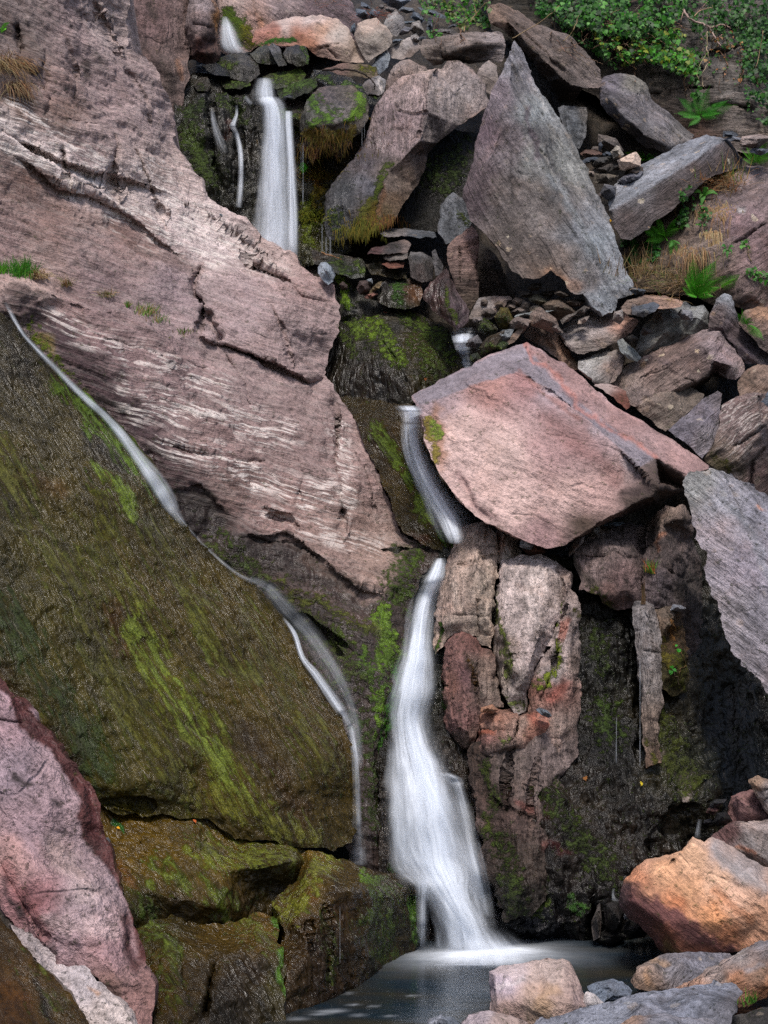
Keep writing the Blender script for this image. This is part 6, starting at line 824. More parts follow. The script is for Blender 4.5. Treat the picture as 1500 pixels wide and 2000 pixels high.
UL = ['dull brown stone at the left of the rubble under the pointed boulder', 'brown angular stone in the rubble, left of centre', 'upright brown stone in the rubble', 'greenish flat stone in the shade of the pointed boulder', 'largest brown stone under the right half of the pointed boulder', 'tan flat stone in front of the rubble', 'grey tan stone next to the flat slab at the hollow', 'thin brown slab under the right tip of the pointed boulder', 'small brown stone touching the flat slab at the hollow', 'dark stone at the back of the hollow', 'dim stone deep in the hollow', 'thin pale slate bar lying across the rubble', 'reddish slab with a pale right edge in front of the rubble', 'wrinkled grey brown stone below the thin slate bar', 'long tan blade of rock pointing up at the striped boulder', 'blue grey slate flake beside the tan blade', 'small stone behind the flat slab at the hollow', 'mossy orange brown wedge under the flat slab', 'dark mossy stone behind the middle stream splash', 'brown mossy stone right of the middle stream splash', 'green stone between the splash and the huge pink boulder', 'grey stone beside the flat pinkish slab', 'dull stone under the boulder tip, right end', 'pale brown stone leaning on the flat pinkish slab', 'small green stone in the water above the huge pink boulder', 'thin grey stone at the head of the splash', 'dark chip at the very back of the hollow', 'dark brown chip under the notch of the pointed boulder', 'pale rounded stone in the middle of the splash', 'tiny tan stone on the flat slab', 'small grey brown chip by the flat pinkish slab']
for i, (x, y, w, h, an, tn) in enumerate(UND):
    lb = UL[i]
    mo = [('m', '4a5a1c', 14, .6, [(x-6, y), (x+8, y+3)]), ('w', .8, 60, 1, [(x, y), (x+1, y)])] if i in (17, 18, 19, 20, 24) else []
    stone(x, y, w*1.22, h*1.2, 13.95-(y-560)*.006-(.15 if i > 10 else 0), tn, lb, 'wetrock' if mo else 'flat', an, group='rubble under the pointed boulder', seed=500+i, paint=mo)
MISC = [(1240, 600, 18, 14, 13.3, '5c5450', 'small grey stone beside the layered brown slab', 0), (1210, 618, 22, 26, 13.1, '8a827c', 'whitish stone at the very tip of the pointed boulder', 20), (1245, 568, 34, 14, 13.7, '4a525a', 'dark slate flake under the dry grass', 5), (1262, 648, 30, 22, 13.35, '4a423c', 'dark chips beside the pale slab', 20), (1235, 660, 22, 16, 13.3, '3c3834', 'dark chip next to the ribbed boulder', -20), (1340, 615, 30, 22, 13.6, '7c7c80', 'light slate behind the ribbed boulder', 10), (1425, 262, 40, 14, 15.0, '565e66', 'dark slate on top of the big block', 0), (1435, 272, 40, 10, 14.9, '62666c', 'second slate on top of the big block', 5), (1475, 275, 70, 28, 14.8, '8f8078', 'pale pinkish flat stone at the right edge above the fern', -12), (1485, 295, 40, 14, 14.7, '5f6670', 'grey blue slate below the pale flat stone', 0),
    (1105, 1072, 40, 8, 12.1, '5c646c', 'blue slate sliver under the huge pink boulder', -38), (1125, 1065, 50, 14, 12.05, '8a7c72', 'tan splinter leaning under the huge pink boulder', -48), (1160, 1037, 30, 16, 12.2, '9a948a', 'whitish chip under the huge pink boulder', -25), (1195, 1024, 50, 6, 12.2, '59646c', 'thin blue slate lying on the brown block', -4), (1043, 1068, 40, 44, 12.15, '6c4634', 'rusty mossy stone under the front edge of the huge pink boulder', 10), (1030, 1062, 34, 30, 12.0, '8a9094', 'pale grey stone on the bedrock block', 0), (1322, 1188, 30, 14, 11.7, '8d929a', 'pale blue stone on the moss bearded column', 8), (1062, 1392, 34, 12, 11.0, '6a747c', 'blue slate chip on the grey bedrock block', 28), (956, 1384, 34, 20, 11.05, 'a87858', 'round orange stone on the bedrock block above the falls', 0),
    (1400, 1570, 40, 14, 11.0, '3c3c40', 'dark wet slate in the recess at the right', -30), (1392, 1584, 24, 16, 10.95, '6a4844', 'round reddish stone in the dark recess', -25), (1410, 1600, 36, 26, 10.9, '2c2c2e', 'black wet stone below the round reddish stone', 0), (1385, 1606, 20, 14, 10.9, '33343a', 'small wet stone beside the thread of water at the right', 0), (1165, 1800, 22, 60, 10.45, '6a625c', 'pale streaked stone standing at the waterline', 5), (1200, 1790, 44, 70, 10.5, '33302e', 'dark stone at the waterline between the wall and the orange boulder', 0), (1225, 1790, 14, 12, 10.35, '8a9098', 'little white stone beside the orange boulder', 0), (1190, 1830, 60, 30, 10.5, '2a2826', 'low black stone at the waterline', 0), (1240, 1815, 40, 44, 10.4, '302c2a', 'dark stone in the shade of the orange boulder', 20), (208, 1645, 12, 20, 9.2, '8a9096', 'little white pebble stuck between the pink slab and the ledges', -20), (208, 1655, 16, 30, 9.3, '33332f', 'dark pebble under the little white one', 0), (1490, 1720, 60, 20, 9.9, '8a9098', 'pale blue stone behind the orange boulder at the right edge', -10),
    (432, 420, 9, 5, 13.8, '76848c', 'tiny blue slate chip on the great slab', 30), (672, 560, 18, 14, 14.3, '4a3a34', 'small reddish stone by the mossy hump', 40), (710, 560, 26, 34, 14.35, '4c3c38', 'dark brown stone standing in the mossy gap', 10), (735, 560, 40, 10, 14.3, '6a5a3c', 'yellowish splinter of rock in the gap above the mossy hump', -40), (725, 577, 26, 10, 14.25, '7a5244', 'orange brown splinter above the mossy hump', -15), (722, 550, 14, 12, 14.4, '7c8488', 'pale wet pebble in the gap above the mossy hump', 0), (560, 190, 20, 10, 15.5, '44484e', 'dark slate chip beside the upper waterfall', -20)]
for i, (x, y, w, h, Y, tn, lb, an) in enumerate(MISC):
    stone(x, y, w, h, Y, tn, lb, 'wetrock' if y > 1500 and x < 1450 else 'flat', an, group='loose small stones', seed=700+i)
# ---------------------------------------------------------------- finding the surface seen at a pixel
def make_bvh():
    vs, fs, b = [], [], 0
    for V, F, o in SURF:
        vs.append(V); fs.append(F+b); b += len(V)
    return bvhtree.BVHTree.FromPolygons(np.vstack(vs).tolist(), np.vstack(fs).tolist())
BV = make_bvh(); EYE = Vector((0, 0, CAMZ))
def hit(x, y):
    d = Vector(PW(x, y, 10.)) - EYE; d.normalize()
    r = BV.ray_cast(EYE, d)
    return (r[0], r[1]) if r[0] is not None else (None, None)
def hitY(x, y, dflt=12.):
    p, n = hit(x, y); return p.y if p is not None else dflt

# ---------------------------------------------------------------- water
def watermat():
    N = NT('silky_water'); a = N.attr('wa'); s = N.n('SeparateColor'); N.set(s.inputs[0], a.outputs['Color'])
    u, v, den = s.outputs[0], s.outputs[1], s.outputs[2]; seed = a.outputs['Alpha']
    cx = N.n('CombineXYZ'); N.set(cx.inputs[0], N.math('MULTIPLY', u, 6.)); N.set(cx.inputs[1], N.math('MULTIPLY', v, .9)); N.set(cx.inputs[2], N.math('MULTIPLY', seed, 7.7))
    n1 = N.noise(cx.outputs[0], 1., 4, .6)
    cy = N.n('CombineXYZ'); N.set(cy.inputs[0], N.math('MULTIPLY', u, 2.2)); N.set(cy.inputs[1], N.math('MULTIPLY', v, 1.3)); N.set(cy.inputs[2], N.math('MULTIPLY', seed, 3.3))
    n2_ = N.noise(cy.outputs[0], 1., 3, .5)
    st = N.math('MULTIPLY', N.rng(n1, .35, .65, .25, 1.7), N.rng(n2_, .32, .68, .4, 1.6))
    uw = N.math('ADD', u, N.rng(n2_, .3, .7, -.13, .13))
    edge = N.math('MULTIPLY', N.rng(uw, .02, .5, 0, 1, True), N.rng(uw, .98, .5, 0, 1, True))
    al = N.math('MULTIPLY', N.math('MULTIPLY', den, 1.05), N.math('MULTIPLY', st, edge))
    al = N.math('MINIMUM', al, .93)
    d = N.n('BsdfDiffuse'); d.inputs[0].default_value = (.84, .89, .97, 1)
    t = N.n('BsdfTranslucent'); t.inputs[0].default_value = (.86, .91, .98, 1)
    m = N.n('MixShader'); m.inputs[0].default_value = .35; N.set(m.inputs[1], d.outputs[0]); N.set(m.inputs[2], t.outputs[0])
    tr = N.n('BsdfTransparent'); m2 = N.n('MixShader'); N.set(m2.inputs[0], al); N.set(m2.inputs[1], tr.outputs[0]); N.set(m2.inputs[2], m.outputs[0])
    o = N.n('OutputMaterial'); N.set(o.inputs[0], m2.outputs[0]); return N.m
WATER = watermat()
def spline(R, n):
    R = np.asarray(R, float); m = len(R); t = np.linspace(0, m-1, n); i = np.minimum(t.astype(int), m-2); f = (t-i)[:, None]
    p0, p1, p2, p3 = R[np.maximum(i-1, 0)], R[i], R[i+1], R[np.minimum(i+2, m-1)]
    return .5*(2*p1+(p2-p0)*f+(2*p0-5*p1+4*p2-p3)*f*f+(3*p1-p0-3*p2+p3)*f**3)
def fall(name, label, rows, lift=.04, layers=3, gap=.045, bulge=.06, nu=15, seed=0., smoothY=5):
    """rows: xl, yl, xr, yr, density (, Y) from top to bottom"""
    R = np.array([list(r[:5])+[r[5] if len(r) > 5 else np.nan] for r in rows], float)
    ln = np.hypot(np.diff((R[:, 0]+R[:, 2])/2), np.diff((R[:, 1]+R[:, 3])/2)).sum(); n = max(8, int(ln/5))
    Ys = R[:, 5].copy(); S = spline(np.nan_to_num(R, nan=0), n)
    if np.isnan(Ys).any():
        Y = np.array([min(hitY(s[0]*(1-k)+s[2]*k, s[1]*(1-k)+s[3]*k) for k in (.15, .35, .5, .65, .85)) for s in S])
        for _ in range(smoothY):
            Yp = np.pad(Y, 1, 'edge'); Ym = (Yp[:-2]+Yp[1:-1]+Yp[2:])/3; Y = np.minimum(Ym, Y+.06)
    else: Y = S[:, 5]
    vv = np.concatenate([[0], np.cumsum(np.hypot(np.diff(S[:, 0]), np.diff(S[:, 1])))])/230.
    V, F, A = [], [], []; rs = np.random.RandomState(int(seed*10)+3)
    looks = [(1.18, .30, 0), (1.0, .52, -.03), (.82, .62, .07), (.78, .6, -.09), (.5, .5, .02)][:layers+1]
    for L, (g, dk, sh) in enumerate(looks):
        b = len(V); wl = n2(np.column_stack([vv*1.6, np.full(n, L*3.1+seed)]), 1., seed)*.16; wr = n2(np.column_stack([vv*1.6, np.full(n, L*5.3+seed)]), 1., seed+4)*.16
        for j in range(n):
            for i in range(nu):
                u = i/(nu-1); uu = .5+(u-.5)*g+sh+wl[j]*(1-u)+wr[j]*u
                V.append(PW(S[j, 0]+(S[j, 2]-S[j, 0])*uu, S[j, 1]+(S[j, 3]-S[j, 1])*uu, Y[j]-lift-gap*L-bulge*(1-(2*u-1)**2)*min(1, (S[j, 2]-S[j, 0]+abs(S[j, 3]-S[j, 1]))/60)))
                A.append((u, vv[j], np.clip(S[j, 4]*dk*1.25*min(1, .2+j/6, .2+(n-1-j)/6), 0, 1), seed+L*.37+.1))
        for j in range(n-1):
            for i in range(nu-1):
                q = b+j*nu+i; F.append((q, q+nu, q+nu+1, q+1))
    o = mesh_obj(name, V, F, WATER, attrs=dict(wa=np.array(A))); o['kind'] = 'structure'; o['label'] = label
    return o
H = lambda y, xl, xr, d=.8, *Y: (xl, y, xr, y, d, *Y)
def strand(pts, d=.6):
    """centre line points x, y, half width (, density) to rows square to the flow"""
    P_ = np.array([p[:3] for p in pts], float); t = np.gradient(P_[:, :2], axis=0); t /= np.linalg.norm(t, axis=1)[:, None]
    nx = np.column_stack([t[:, 1], -t[:, 0]])
    return [(p[0]-k[0]*p[2], p[1]-k[1]*p[2], p[0]+k[0]*p[2], p[1]+k[1]*p[2], q[3] if len(q) > 3 else d) for p, k, q in zip(P_, nx, pts)]
W_MAIN = fall('waterfall', 'main lower waterfall spreading like white silk into the pool',
     [H(1090, 846, 874, .5), H(1112, 832, 876, .8), H(1140, 816, 870, .85), H(1180, 802, 854, .85), H(1230, 792, 850, .88), H(1265, 784, 850, .95), H(1300, 772, 856, 1.), H(1350, 760, 854, 1.), H(1400, 756, 842, 1.), H(1450, 758, 854, 1.), H(1500, 756, 884, .98), H(1560, 754, 912, .96), H(1620, 758, 936, .92), H(1670, 768, 950, .92), H(1710, 792, 956, .95), H(1750, 818, 962, .95), H(1800, 846, 972, .9), H(1840, 856, 982, .86), H(1872, 856, 996, .8), H(1886, 850, 1008, .5)], layers=4, nu=23, bulge=.1, lift=.06, smoothY=14)
fall('waterfall', 'soft white mist where the main fall meets the pool', [H(1812, 870, 1000, .0, 10.12), H(1838, 852, 1030, .3, 10.08), H(1862, 836, 1060, .5, 10.0), H(1880, 828, 1075, .45, 9.9), H(1892, 826, 1080, .0, 9.82)], layers=2, seed=31., bulge=.04)
fall('waterfall', 'thin veil of water slipping off the left end of the lowest step', [H(1702, 796, 850, .2), H(1722, 806, 848, .4), H(1760, 810, 840, .34), H(1810, 812, 836, .32), H(1868, 808, 836, .3)], layers=2, seed=3.)
fall('waterfall', 'wispy skirt of spray on the left of the main fall', [H(1480, 752, 800, .1), H(1540, 748, 810, .35), H(1620, 750, 830, .36), H(1680, 752, 850, .36), H(1700, 756, 866, .34), H(1722, 772, 880, .3), H(1760, 806, 890, .1)], layers=2, seed=5.)
fall('waterfall', 'curl of water jumping out to the right of the main fall', [H(1508, 850, 880, .15), H(1522, 862, 908, .4), H(1545, 880, 912, .34), H(1620, 890, 936, .26), H(1700, 905, 954, .22), H(1790, 930, 972, .18)], layers=2, seed=7.)
fall('waterfall', 'middle stream of white water sliding past the corner of the huge pink boulder',
     [H(792, 766, 824, .5), H(806, 778, 830, .9), H(830, 783, 825, 1.), H(870, 787, 829, 1.), H(910, 797, 846, 1.), H(950, 815, 870, .95), H(985, 831, 896, .9), H(1015, 845, 916, .8), H(1045, 862, 916, .42), H(1062, 872, 912, .2)], layers=3, seed=1.3, lift=.12)
fall('waterfall', 'small white splash at the head of the middle stream', [(878, 640, 944, 640, .4), (880, 655, 936, 652, .62), (886, 675, 926, 672, .72), (893, 692, 922, 690, .7), (900, 708, 924, 706, .5), (905, 720, 926, 716, .3)], layers=3, seed=2.1)
fall('waterfall', 'tall upper waterfall falling over the dark mossy face',
     [H(188, 498, 546, .4, 15.52), H(198, 496, 556, .7, 15.48), H(212, 504, 560, .8, 15.45), H(240, 504, 564, .82, 15.42), H(300, 503, 568, .8, 15.38), H(360, 500, 574, .76, 15.33), H(420, 494, 580, .72, 15.28), H(480, 490, 586, .62, 15.22), H(520, 510, 588, .4, 15.2)], layers=4, nu=19, seed=4.4)
fall('waterfall', 'short comb of water above the tall upper fall', [H(152, 500, 536, .4), H(160, 497, 540, .75), H(180, 494, 544, .8), H(198, 498, 544, .7), H(206, 503, 546, .4)], layers=3, seed=6.1)
fall('waterfall', 'narrow strand falling beside the tall upper waterfall', [H(216, 554, 574, .4, 15.4), H(235, 555, 574, .8, 15.38), H(300, 557, 578, .85, 15.33), H(400, 559, 583, .8, 15.24), H(500, 560, 586, .6, 15.18)], layers=3, seed=8.1)
fall('waterfall', 'thin bright thread left of the tall upper waterfall', strand([(478, 188, 6, .55), (492, 204, 6, .4)]), layers=1, seed=9.2)
fall('waterfall', 'fine crooked thread of water down the dark mossy face', strand([(462, 205, 4, .45), (462, 225, 4, .5), (455, 245, 7, .55), (462, 262, 6, .6), (470, 300, 6, .65), (470, 350, 7, .6), (466, 405, 8, .5)]), layers=2, seed=9.9)
fall('waterfall', 'faint veil of water at the left of the dark mossy face', strand([(414, 210, 5, .3), (418, 240, 7, .4), (428, 275, 10, .32), (440, 300, 8, .2)]), layers=1, seed=10.4)
fall('waterfall', 'topmost little fall fanning out below the cliff', [H(32, 432, 446, .45), H(45, 428, 456, .72), H(65, 424, 468, .78), H(85, 424, 478, .8), H(98, 428, 488, .72), H(106, 436, 498, .4)], layers=3, seed=11.)
fall('waterfall', 'small white chute where the top stream drops to the left', [H(126, 372, 408, .3), H(134, 372, 404, .55), H(142, 376, 412, .62), H(150, 380, 418, .5), H(156, 384, 426, .2)], layers=2, seed=12.)
FLAT = dict(gap=.008, bulge=.004, lift=.018, smoothY=3)
fall('stream', 'thin stream running down the edge of the algae slab',
     strand([(10, 590, 7, .1), (40, 645, 6, .3), (70, 680, 6, .42), (105, 715, 7, .3), (140, 752, 8, .5), (175, 785, 9, .62), (205, 812, 9, .45), (235, 845, 12, .55), (265, 885, 16, .42), (290, 918, 21, .4), (312, 948, 23, .44), (330, 978, 20, .42), (344, 1003, 12, .22), (362, 1028, 7, .1)]), layers=3, seed=13., **FLAT)
fall('stream', 'hair thin film of water following the brink of the algae slab', strand([(338, 995, 4, .2), (365, 1028, 3, .45), (400, 1066, 3, .2), (440, 1102, 4, .4), (470, 1124, 5, .3), (500, 1138, 9, .15)]), layers=1, seed=13.6, **FLAT)
fall('stream', 'glassy sheet of water over the lower end of the algae slab', strand([(488, 1130, 10, .2), (525, 1150, 16, .24), (560, 1190, 21, .18), (600, 1235, 24, .14), (640, 1290, 24, .15), (668, 1340, 21, .14), (690, 1400, 16, .12), (700, 1450, 10, .1), (704, 1500, 8, .1)]), layers=2, seed=14., gap=.008, bulge=.004, lift=.035)
fall('stream', 'white strand of water under the glassy sheet', strand([(553, 1207, 4, .2), (575, 1238, 6, .65), (592, 1285, 6, .75), (620, 1320, 10, .66), (655, 1370, 12, .55), (680, 1410, 12, .5), (692, 1460, 9, .4), (696, 1510, 8, .26), (698, 1570, 9, .16), (700, 1640, 14, .2), (702, 1690, 22, .16)]), layers=2, seed=15., gap=.008, bulge=.004, lift=.035)
fall('waterfall', 'thread of water in the dark recess behind the orange boulder', [H(1600, 1362, 1374, .4), H(1620, 1358, 1370, .5), H(1636, 1354, 1370, .4)], layers=1, seed=16.)
fall('waterfall', 'little dribble left of the orange boulder', [H(1735, 1196, 1202, .45), H(1750, 1194, 1202, .45), H(1760, 1194, 1214, .4)], layers=1, seed=17.)
for i, (x, y0_, y1_, w) in enumerate([(629, 438, 496, 2.2), (637, 462, 500, 3.5), (645, 462, 500, 4), (588, 240, 330, 1.6), (592, 280, 400, 1.4), (874, 960, 1000, 1.3), (707, 250, 285, 1.5), (712, 235, 270, 1.3), (1204, 1400, 1490, 1.6), (1250, 1290, 1500, 1.4), (664, 1770, 1880, 1.)]):
    Y = min(hitY(x, y0_), hitY(x, (y0_+y1_)/2), hitY(x, y1_))-.05
    fall('water_drip', 'fine falling thread of dripping water', [H(y0_, x-w*.8, x+w*.8, .5, Y), H((y0_+y1_)/2, x-w*.6, x+w*.6, .3, Y), H(y1_, x-w, x+w, .45, Y)], layers=1, bulge=0, nu=5, seed=20+i)

def poolmat():
    N = NT('pool_water'); a = N.attr('foam'); s = N.n('SeparateColor'); N.set(s.inputs[0], a.outputs['Color']); g = N.n('NewGeometry').outputs['Position']
    mp = N.n('Mapping'); N.set(mp.inputs[0], g); mp.inputs['Scale'].default_value = (1.2, 3.2, 1)
    n1 = N.noise(mp.outputs[0], 1.1, 5, .6); n3 = N.noise(mp.outputs[0], 5, 4, .6)
    col = N.mix(N.rng(N.noise(mp.outputs[0], .9, 4), .4, .65, 0, 1), (.006, .014, .022, 1), (.022, .02, .014, 1))
    p = N.n('BsdfPrincipled'); N.set(p.inputs['Base Color'], col); p.inputs['Roughness'].default_value = .16; p.inputs['IOR'].default_value = 1.33
    b = N.n('Bump'); b.inputs['Strength'].default_value = .12; b.inputs['Distance'].default_value = .05; N.set(b.inputs['Height'], N.math('ADD', n1, N.math('MULTIPLY', n3, .15))); N.set(p.inputs['Normal'], b.outputs[0])
    d = N.n('BsdfDiffuse'); d.inputs[0].default_value = (.8, .85, .92, 1)
    f = N.math('MULTIPLY', s.outputs[0], N.rng(n3, .3, .7, .75, 1.2), clamp=True)
    m = N.n('MixShader'); N.set(m.inputs[0], f); N.set(m.inputs[1], p.outputs[0]); N.set(m.inputs[2], d.outputs[0])
    o = N.n('OutputMaterial'); N.set(o.inputs[0], m.outputs[0]); return N.m
def pool():
    xs = np.arange(-2.6, 4.4, .035); ys = np.arange(6.2, 11.9, .035); X, Yg = np.meshgrid(xs, ys); P = np.column_stack([X.ravel(), Yg.ravel(), np.zeros(X.size)])
    # where each point of the water lies relative to the landing place of the fall
    A = np.array([[PW(x, y, 1.)[0]/1., 0] for x, y in [(0, 0)]])
    def gp(x, y):
        d = PW(x, y, 1.)-np.array([0, 0, CAMZ]); t = -CAMZ/d[2]; return (d[0]*t, d[1]*t)
    ln = [gp(*q) for q in [(892, 1872), (920, 1870), (965, 1866), (1015, 1861)]]
    q = P[:, :2].copy(); r = polydist(q*np.array([1, 1.15]), [(a_, b_*1.15) for a_, b_ in ln]); n = fbm(np.column_stack([q*np.array([1.2, 2.5]), np.zeros(len(q))]), 4)
    f = .85*np.exp(-(r/.2)**1.15)*(1+.35*n)+.05*np.exp(-(r/.5)**2)*(.7+n); f = np.clip(f, 0, .96)
    for (x, y, w, h) in [(640, 1976, .07, .03), (655, 1974, .06, .03), (625, 1981, .05, .02), (700, 1983, .04, .025), (730, 1965, .02, .02), (690, 1962, .03, .02), (760, 1985, .03, .02), (680, 1940, .03, .02), (805, 1945, .03, .02), (580, 1990, .06, .03)]:
        c = gp(x, y); e = ((q[:, 0]-c[0])/w)**2+((q[:, 1]-c[1])/h)**2+n*.8; f = np.maximum(f, .18*np.exp(-e))
    P[:, 2] += .02*np.exp(-(r/.3)**2)*(1+n); nx = len(xs); ny = len(ys); F = [(j*nx+i, j*nx+i+1, (j+1)*nx+i+1, (j+1)*nx+i) for j in range(ny-1) for i in range(nx-1)]
    o = mesh_obj('pool', P, F, poolmat(), attrs=dict(foam=np.column_stack([f, f, f]))); o['kind'] = 'structure'; o['label'] = 'still dark pool at the foot of the falls with white foam'
pool()

# ---------------------------------------------------------------- plants
def leafmat(name, rough=.45, trans=.25, spec=.5):
    N = NT(name); c = N.attr('leaf').outputs['Color']; g = N.n('NewGeometry').outputs['Position']
    col = N.scale(c, N.rng(N.noise(g, 60, 3), .3, .7, .7, 1.3))
    p = N.n('BsdfPrincipled'); N.set(p.inputs['Base Color'], col); p.inputs['Roughness'].default_value = rough; p.inputs['Specular IOR Level'].default_value = spec
    t = N.n('BsdfTranslucent'); N.set(t.inputs[0], col); m = N.n('MixShader'); m.inputs[0].default_value = trans
    N.set(m.inputs[1], p.outputs[0]); N.set(m.inputs[2], t.outputs[0]); o = N.n('OutputMaterial'); N.set(o.inputs[0], m.outputs[0]); return N.m
IVY = leafmat('ivy_leaf', .52, .2, .35); FERN = leafmat('fern_leaf', .6, .3, .3); DRY = leafmat('grass_blade', .8, .2, .2); BARK = leafmat('bark', .85, 0, .2)
def jit(c, rs, a=.25):
    k = lin(c)*rs.uniform(1-a, 1+a); return k*np.array([rs.uniform(.85, 1.2), 1, rs.uniform(.8, 1.15)])
LEAF = np.array([(0, 0), (.28, -.12), (.52, .12), (.36, .34), (.40, .58), (.16, .62), (0, 1.0), (-.16, .62), (-.40, .58), (-.36, .34), (-.52, .12), (-.28, -.12)])
class Acc:
    def __init__(s): s.V, s.F, s.C = [], [], []
    def add(s, V, F, c):
        b = len(s.V); s.V += [tuple(v) for v in V]; s.F += [tuple(i+b for i in f) for f in F]; s.C += [tuple(c)]*len(V)
    def build(s, name, mat, parent=None):
        return mesh_obj(name, s.V, s.F, mat, parent, True, dict(leaf=np.array(s.C)))
def ivyleaf(A, p, n, size, c, rs):
    n = Vector(n).normalized(); up = Vector((rs.uniform(-.8, .8), 0, -1)); t = (up-up.dot(n)*n)
    t = t.normalized() if t.length > 1e-3 else Vector((1, 0, 0)); s = n.cross(t); fold = rs.uniform(.05, .22)
    V = [p+s*(x*size)+t*(y*size)-n*(abs(x)*fold*size+.18*size*y*y) for x, y in LEAF]
    A.add(V, [(0, 1, 2, 3, 4, 5, 6), (0, 6, 7, 8, 9, 10, 11)], c)
def tube(A, pts, r, c, k=5):
    P_ = [Vector(p) for p in pts]; n = len(P_); V = []; F = []
    for i, p in enumerate(P_):
        t = (P_[min(i+1, n-1)]-P_[max(i-1, 0)]).normalized(); a = t.orthogonal().normalized(); b = t.cross(a)
        rr = r[i] if hasattr(r, '__len__') else r
        V += [p+(a*math.cos(q*2*math.pi/k)+b*math.sin(q*2*math.pi/k))*rr for q in range(k)]
    for i in range(n-1):
        for q in range(k): F.append((i*k+q, i*k+(q+1) % k, (i+1)*k+(q+1) % k, (i+1)*k+q))
    F.append(tuple(range(k))[::-1]); F.append(tuple((n-1)*k+q for q in range(k)))
    A.add(V, F, c)
def thing(name, label, cat, loc, group=None):
    o = bpy.data.objects.new(name, None); COL.objects.link(o); o.location = loc; o.empty_display_size = .1; return tag(o, label, cat, group)
def ivy(label, poly, n, cols, size=.05, out=(.04, .3), seed=1, stems=10, clump=.0, stemlen=60, group='ivy plants'):
    rs = np.random.RandomState(seed); pl = np.array(poly, float); lo, hi = pl.min(0), pl.max(0); A, S = Acc(), Acc(); k = 0; tries = 0
    c0 = pl.mean(0); h0 = hit(*c0)[0] or Vector(PW(*c0, 17.)); root = thing('ivy', label, 'ivy', h0, group)
    while k < n and tries < n*30:
        tries += 1; q = rs.uniform(lo, hi)
        if not inpoly(q[None], pl)[0]: continue
        if clump and n2(q[None], 1/26., seed*1.7)[0] < rs.uniform(-.4, .35)*clump: continue
        p, nn = hit(*q)
        if p is None: continue
        o = rs.uniform(*out); d = (EYE-p).normalized(); p = p+d*o*.8+Vector((0, -.2*o, 0))
        nr = Vector((rs.normal(0, .55), -1+rs.normal(0, .3), .55+rs.normal(0, .45)))
        ivyleaf(A, p, nr, size*rs.uniform(.4, 1.35), jit(cols[rs.randint(len(cols))], rs), rs); k += 1
    for i in range(stems):
        q = rs.uniform(lo, hi)
        if not inpoly(q[None], pl)[0]: continue
        x, y = q; pts = []
        for j in range(9):
            p, nn = hit(x, y)
            if p is None: break
            pts.append(p+(EYE-p).normalized()*rs.uniform(.02, out[1]*.8)); x += rs.normal(0, stemlen/16); y += rs.uniform(0, stemlen/6)
        if len(pts) > 2: tube(S, pts, rs.uniform(.003, .007), jit('6a5644', rs), 4)
    a = A.build('leaves', IVY, root); a['kind'] = 'stuff'
    if S.V: S.build('stem', BARK, root)
    return root
G1, G2, G3, G4, GY = '24500f', '316818', '44861e', '193a11', '74821c'
ivy('thick bright ivy hanging over the top of the dark rock wall', [(1075, -20), (1345, -20), (1330, 40), (1290, 70), (1240, 80), (1180, 70), (1110, 55), (1080, 30)], 2700, [G1, G2, G2, G3, G4, G4], .06, (.05, .85), 3, 30, .9)
ivy('ivy curtain hanging in the middle of the dark rock wall', [(1150, 55), (1300, 50), (1350, 80), (1358, 150), (1310, 140), (1260, 120), (1220, 128), (1180, 110)], 1000, [G1, G2, G3, G3, G4, GY], .06, (.05, .7), 4, 14, 1.)
ivy('ivy growing on the wall at the top right corner', [(1330, -20), (1530, -20), (1530, 90), (1470, 100), (1430, 75), (1350, 60)], 1400, [G4, G1, G1, G2], .05, (.03, .35), 5, 12, 1.)
ivy('dark ivy column down the right edge of the rock wall', [(1446, 60), (1530, 50), (1530, 250), (1490, 245), (1460, 215), (1448, 140)], 850, [G4, '1f4a26', G1, G2], .05, (.03, .35), 6, 10, .8)
ivy('sparse ivy string with a few leaves on the bare part of the wall', [(1330, 100), (1365, 90), (1370, 190), (1345, 190)], 90, [G1, G2, G2], .05, (.02, .15), 7, 5, .4)
ivy('scattered ivy sprigs in the middle of the wall', [(1365, 60), (1450, 60), (1450, 170), (1400, 150), (1370, 110)], 90, [G1, G2, 'a0703c'], .045, (.02, .15), 8, 8, 1.)
ivy('ground ivy behind the scree at the top', [(815, -20), (960, -20), (955, 55), (910, 60), (880, 42), (830, 40)], 420, [G1, G2, G3, '5a6a2c'], .05, (.03, .18), 9, 10, .5)
ivy('ivy sprig on the stones at the end of the scree', [(832, 60), (865, 55), (862, 72), (838, 72)], 26, [G2, G3], .045, (.03, .1), 10, 2)
ivy('ivy and bramble behind the long jutting slab', [(1000, -20), (1095, -20), (1140, 50), (1190, 110), (1210, 140), (1150, 98), (1080, 50), (1030, 20)], 520, [G4, G1, G1, G2], .045, (.03, .4), 11, 12, .7)
ivy('dark green ivy patch filling the corner under the smooth topped block', [(1208, 470), (1260, 455), (1290, 475), (1285, 505), (1230, 520), (1214, 500)], 230, [G4, G1, G2, '1f5a22'], .042, (.02, .12), 12, 4, .3)
ivy('ivy trailing down beside the block with the dark lichen spotted face', [(1325, 368), (1350, 362), (1358, 400), (1342, 445), (1310, 440), (1318, 410), (1328, 395)], 130, [G1, G2, G2, G4], .042, (.02, .12), 13, 4, .2)
ivy('few ivy leaves on the dry grass of the striped knoll', [(1362, 395), (1385, 390), (1388, 420), (1380, 455), (1362, 440)], 36, [G2, G1], .04, (.05, .14), 14, 2)
ivy('ivy sprig running out to the right edge on the striped knoll', [(1452, 522), (1475, 520), (1520, 545), (1520, 565), (1490, 555), (1460, 535)], 70, [G2, G2, G3], .038, (.02, .1), 15, 2)
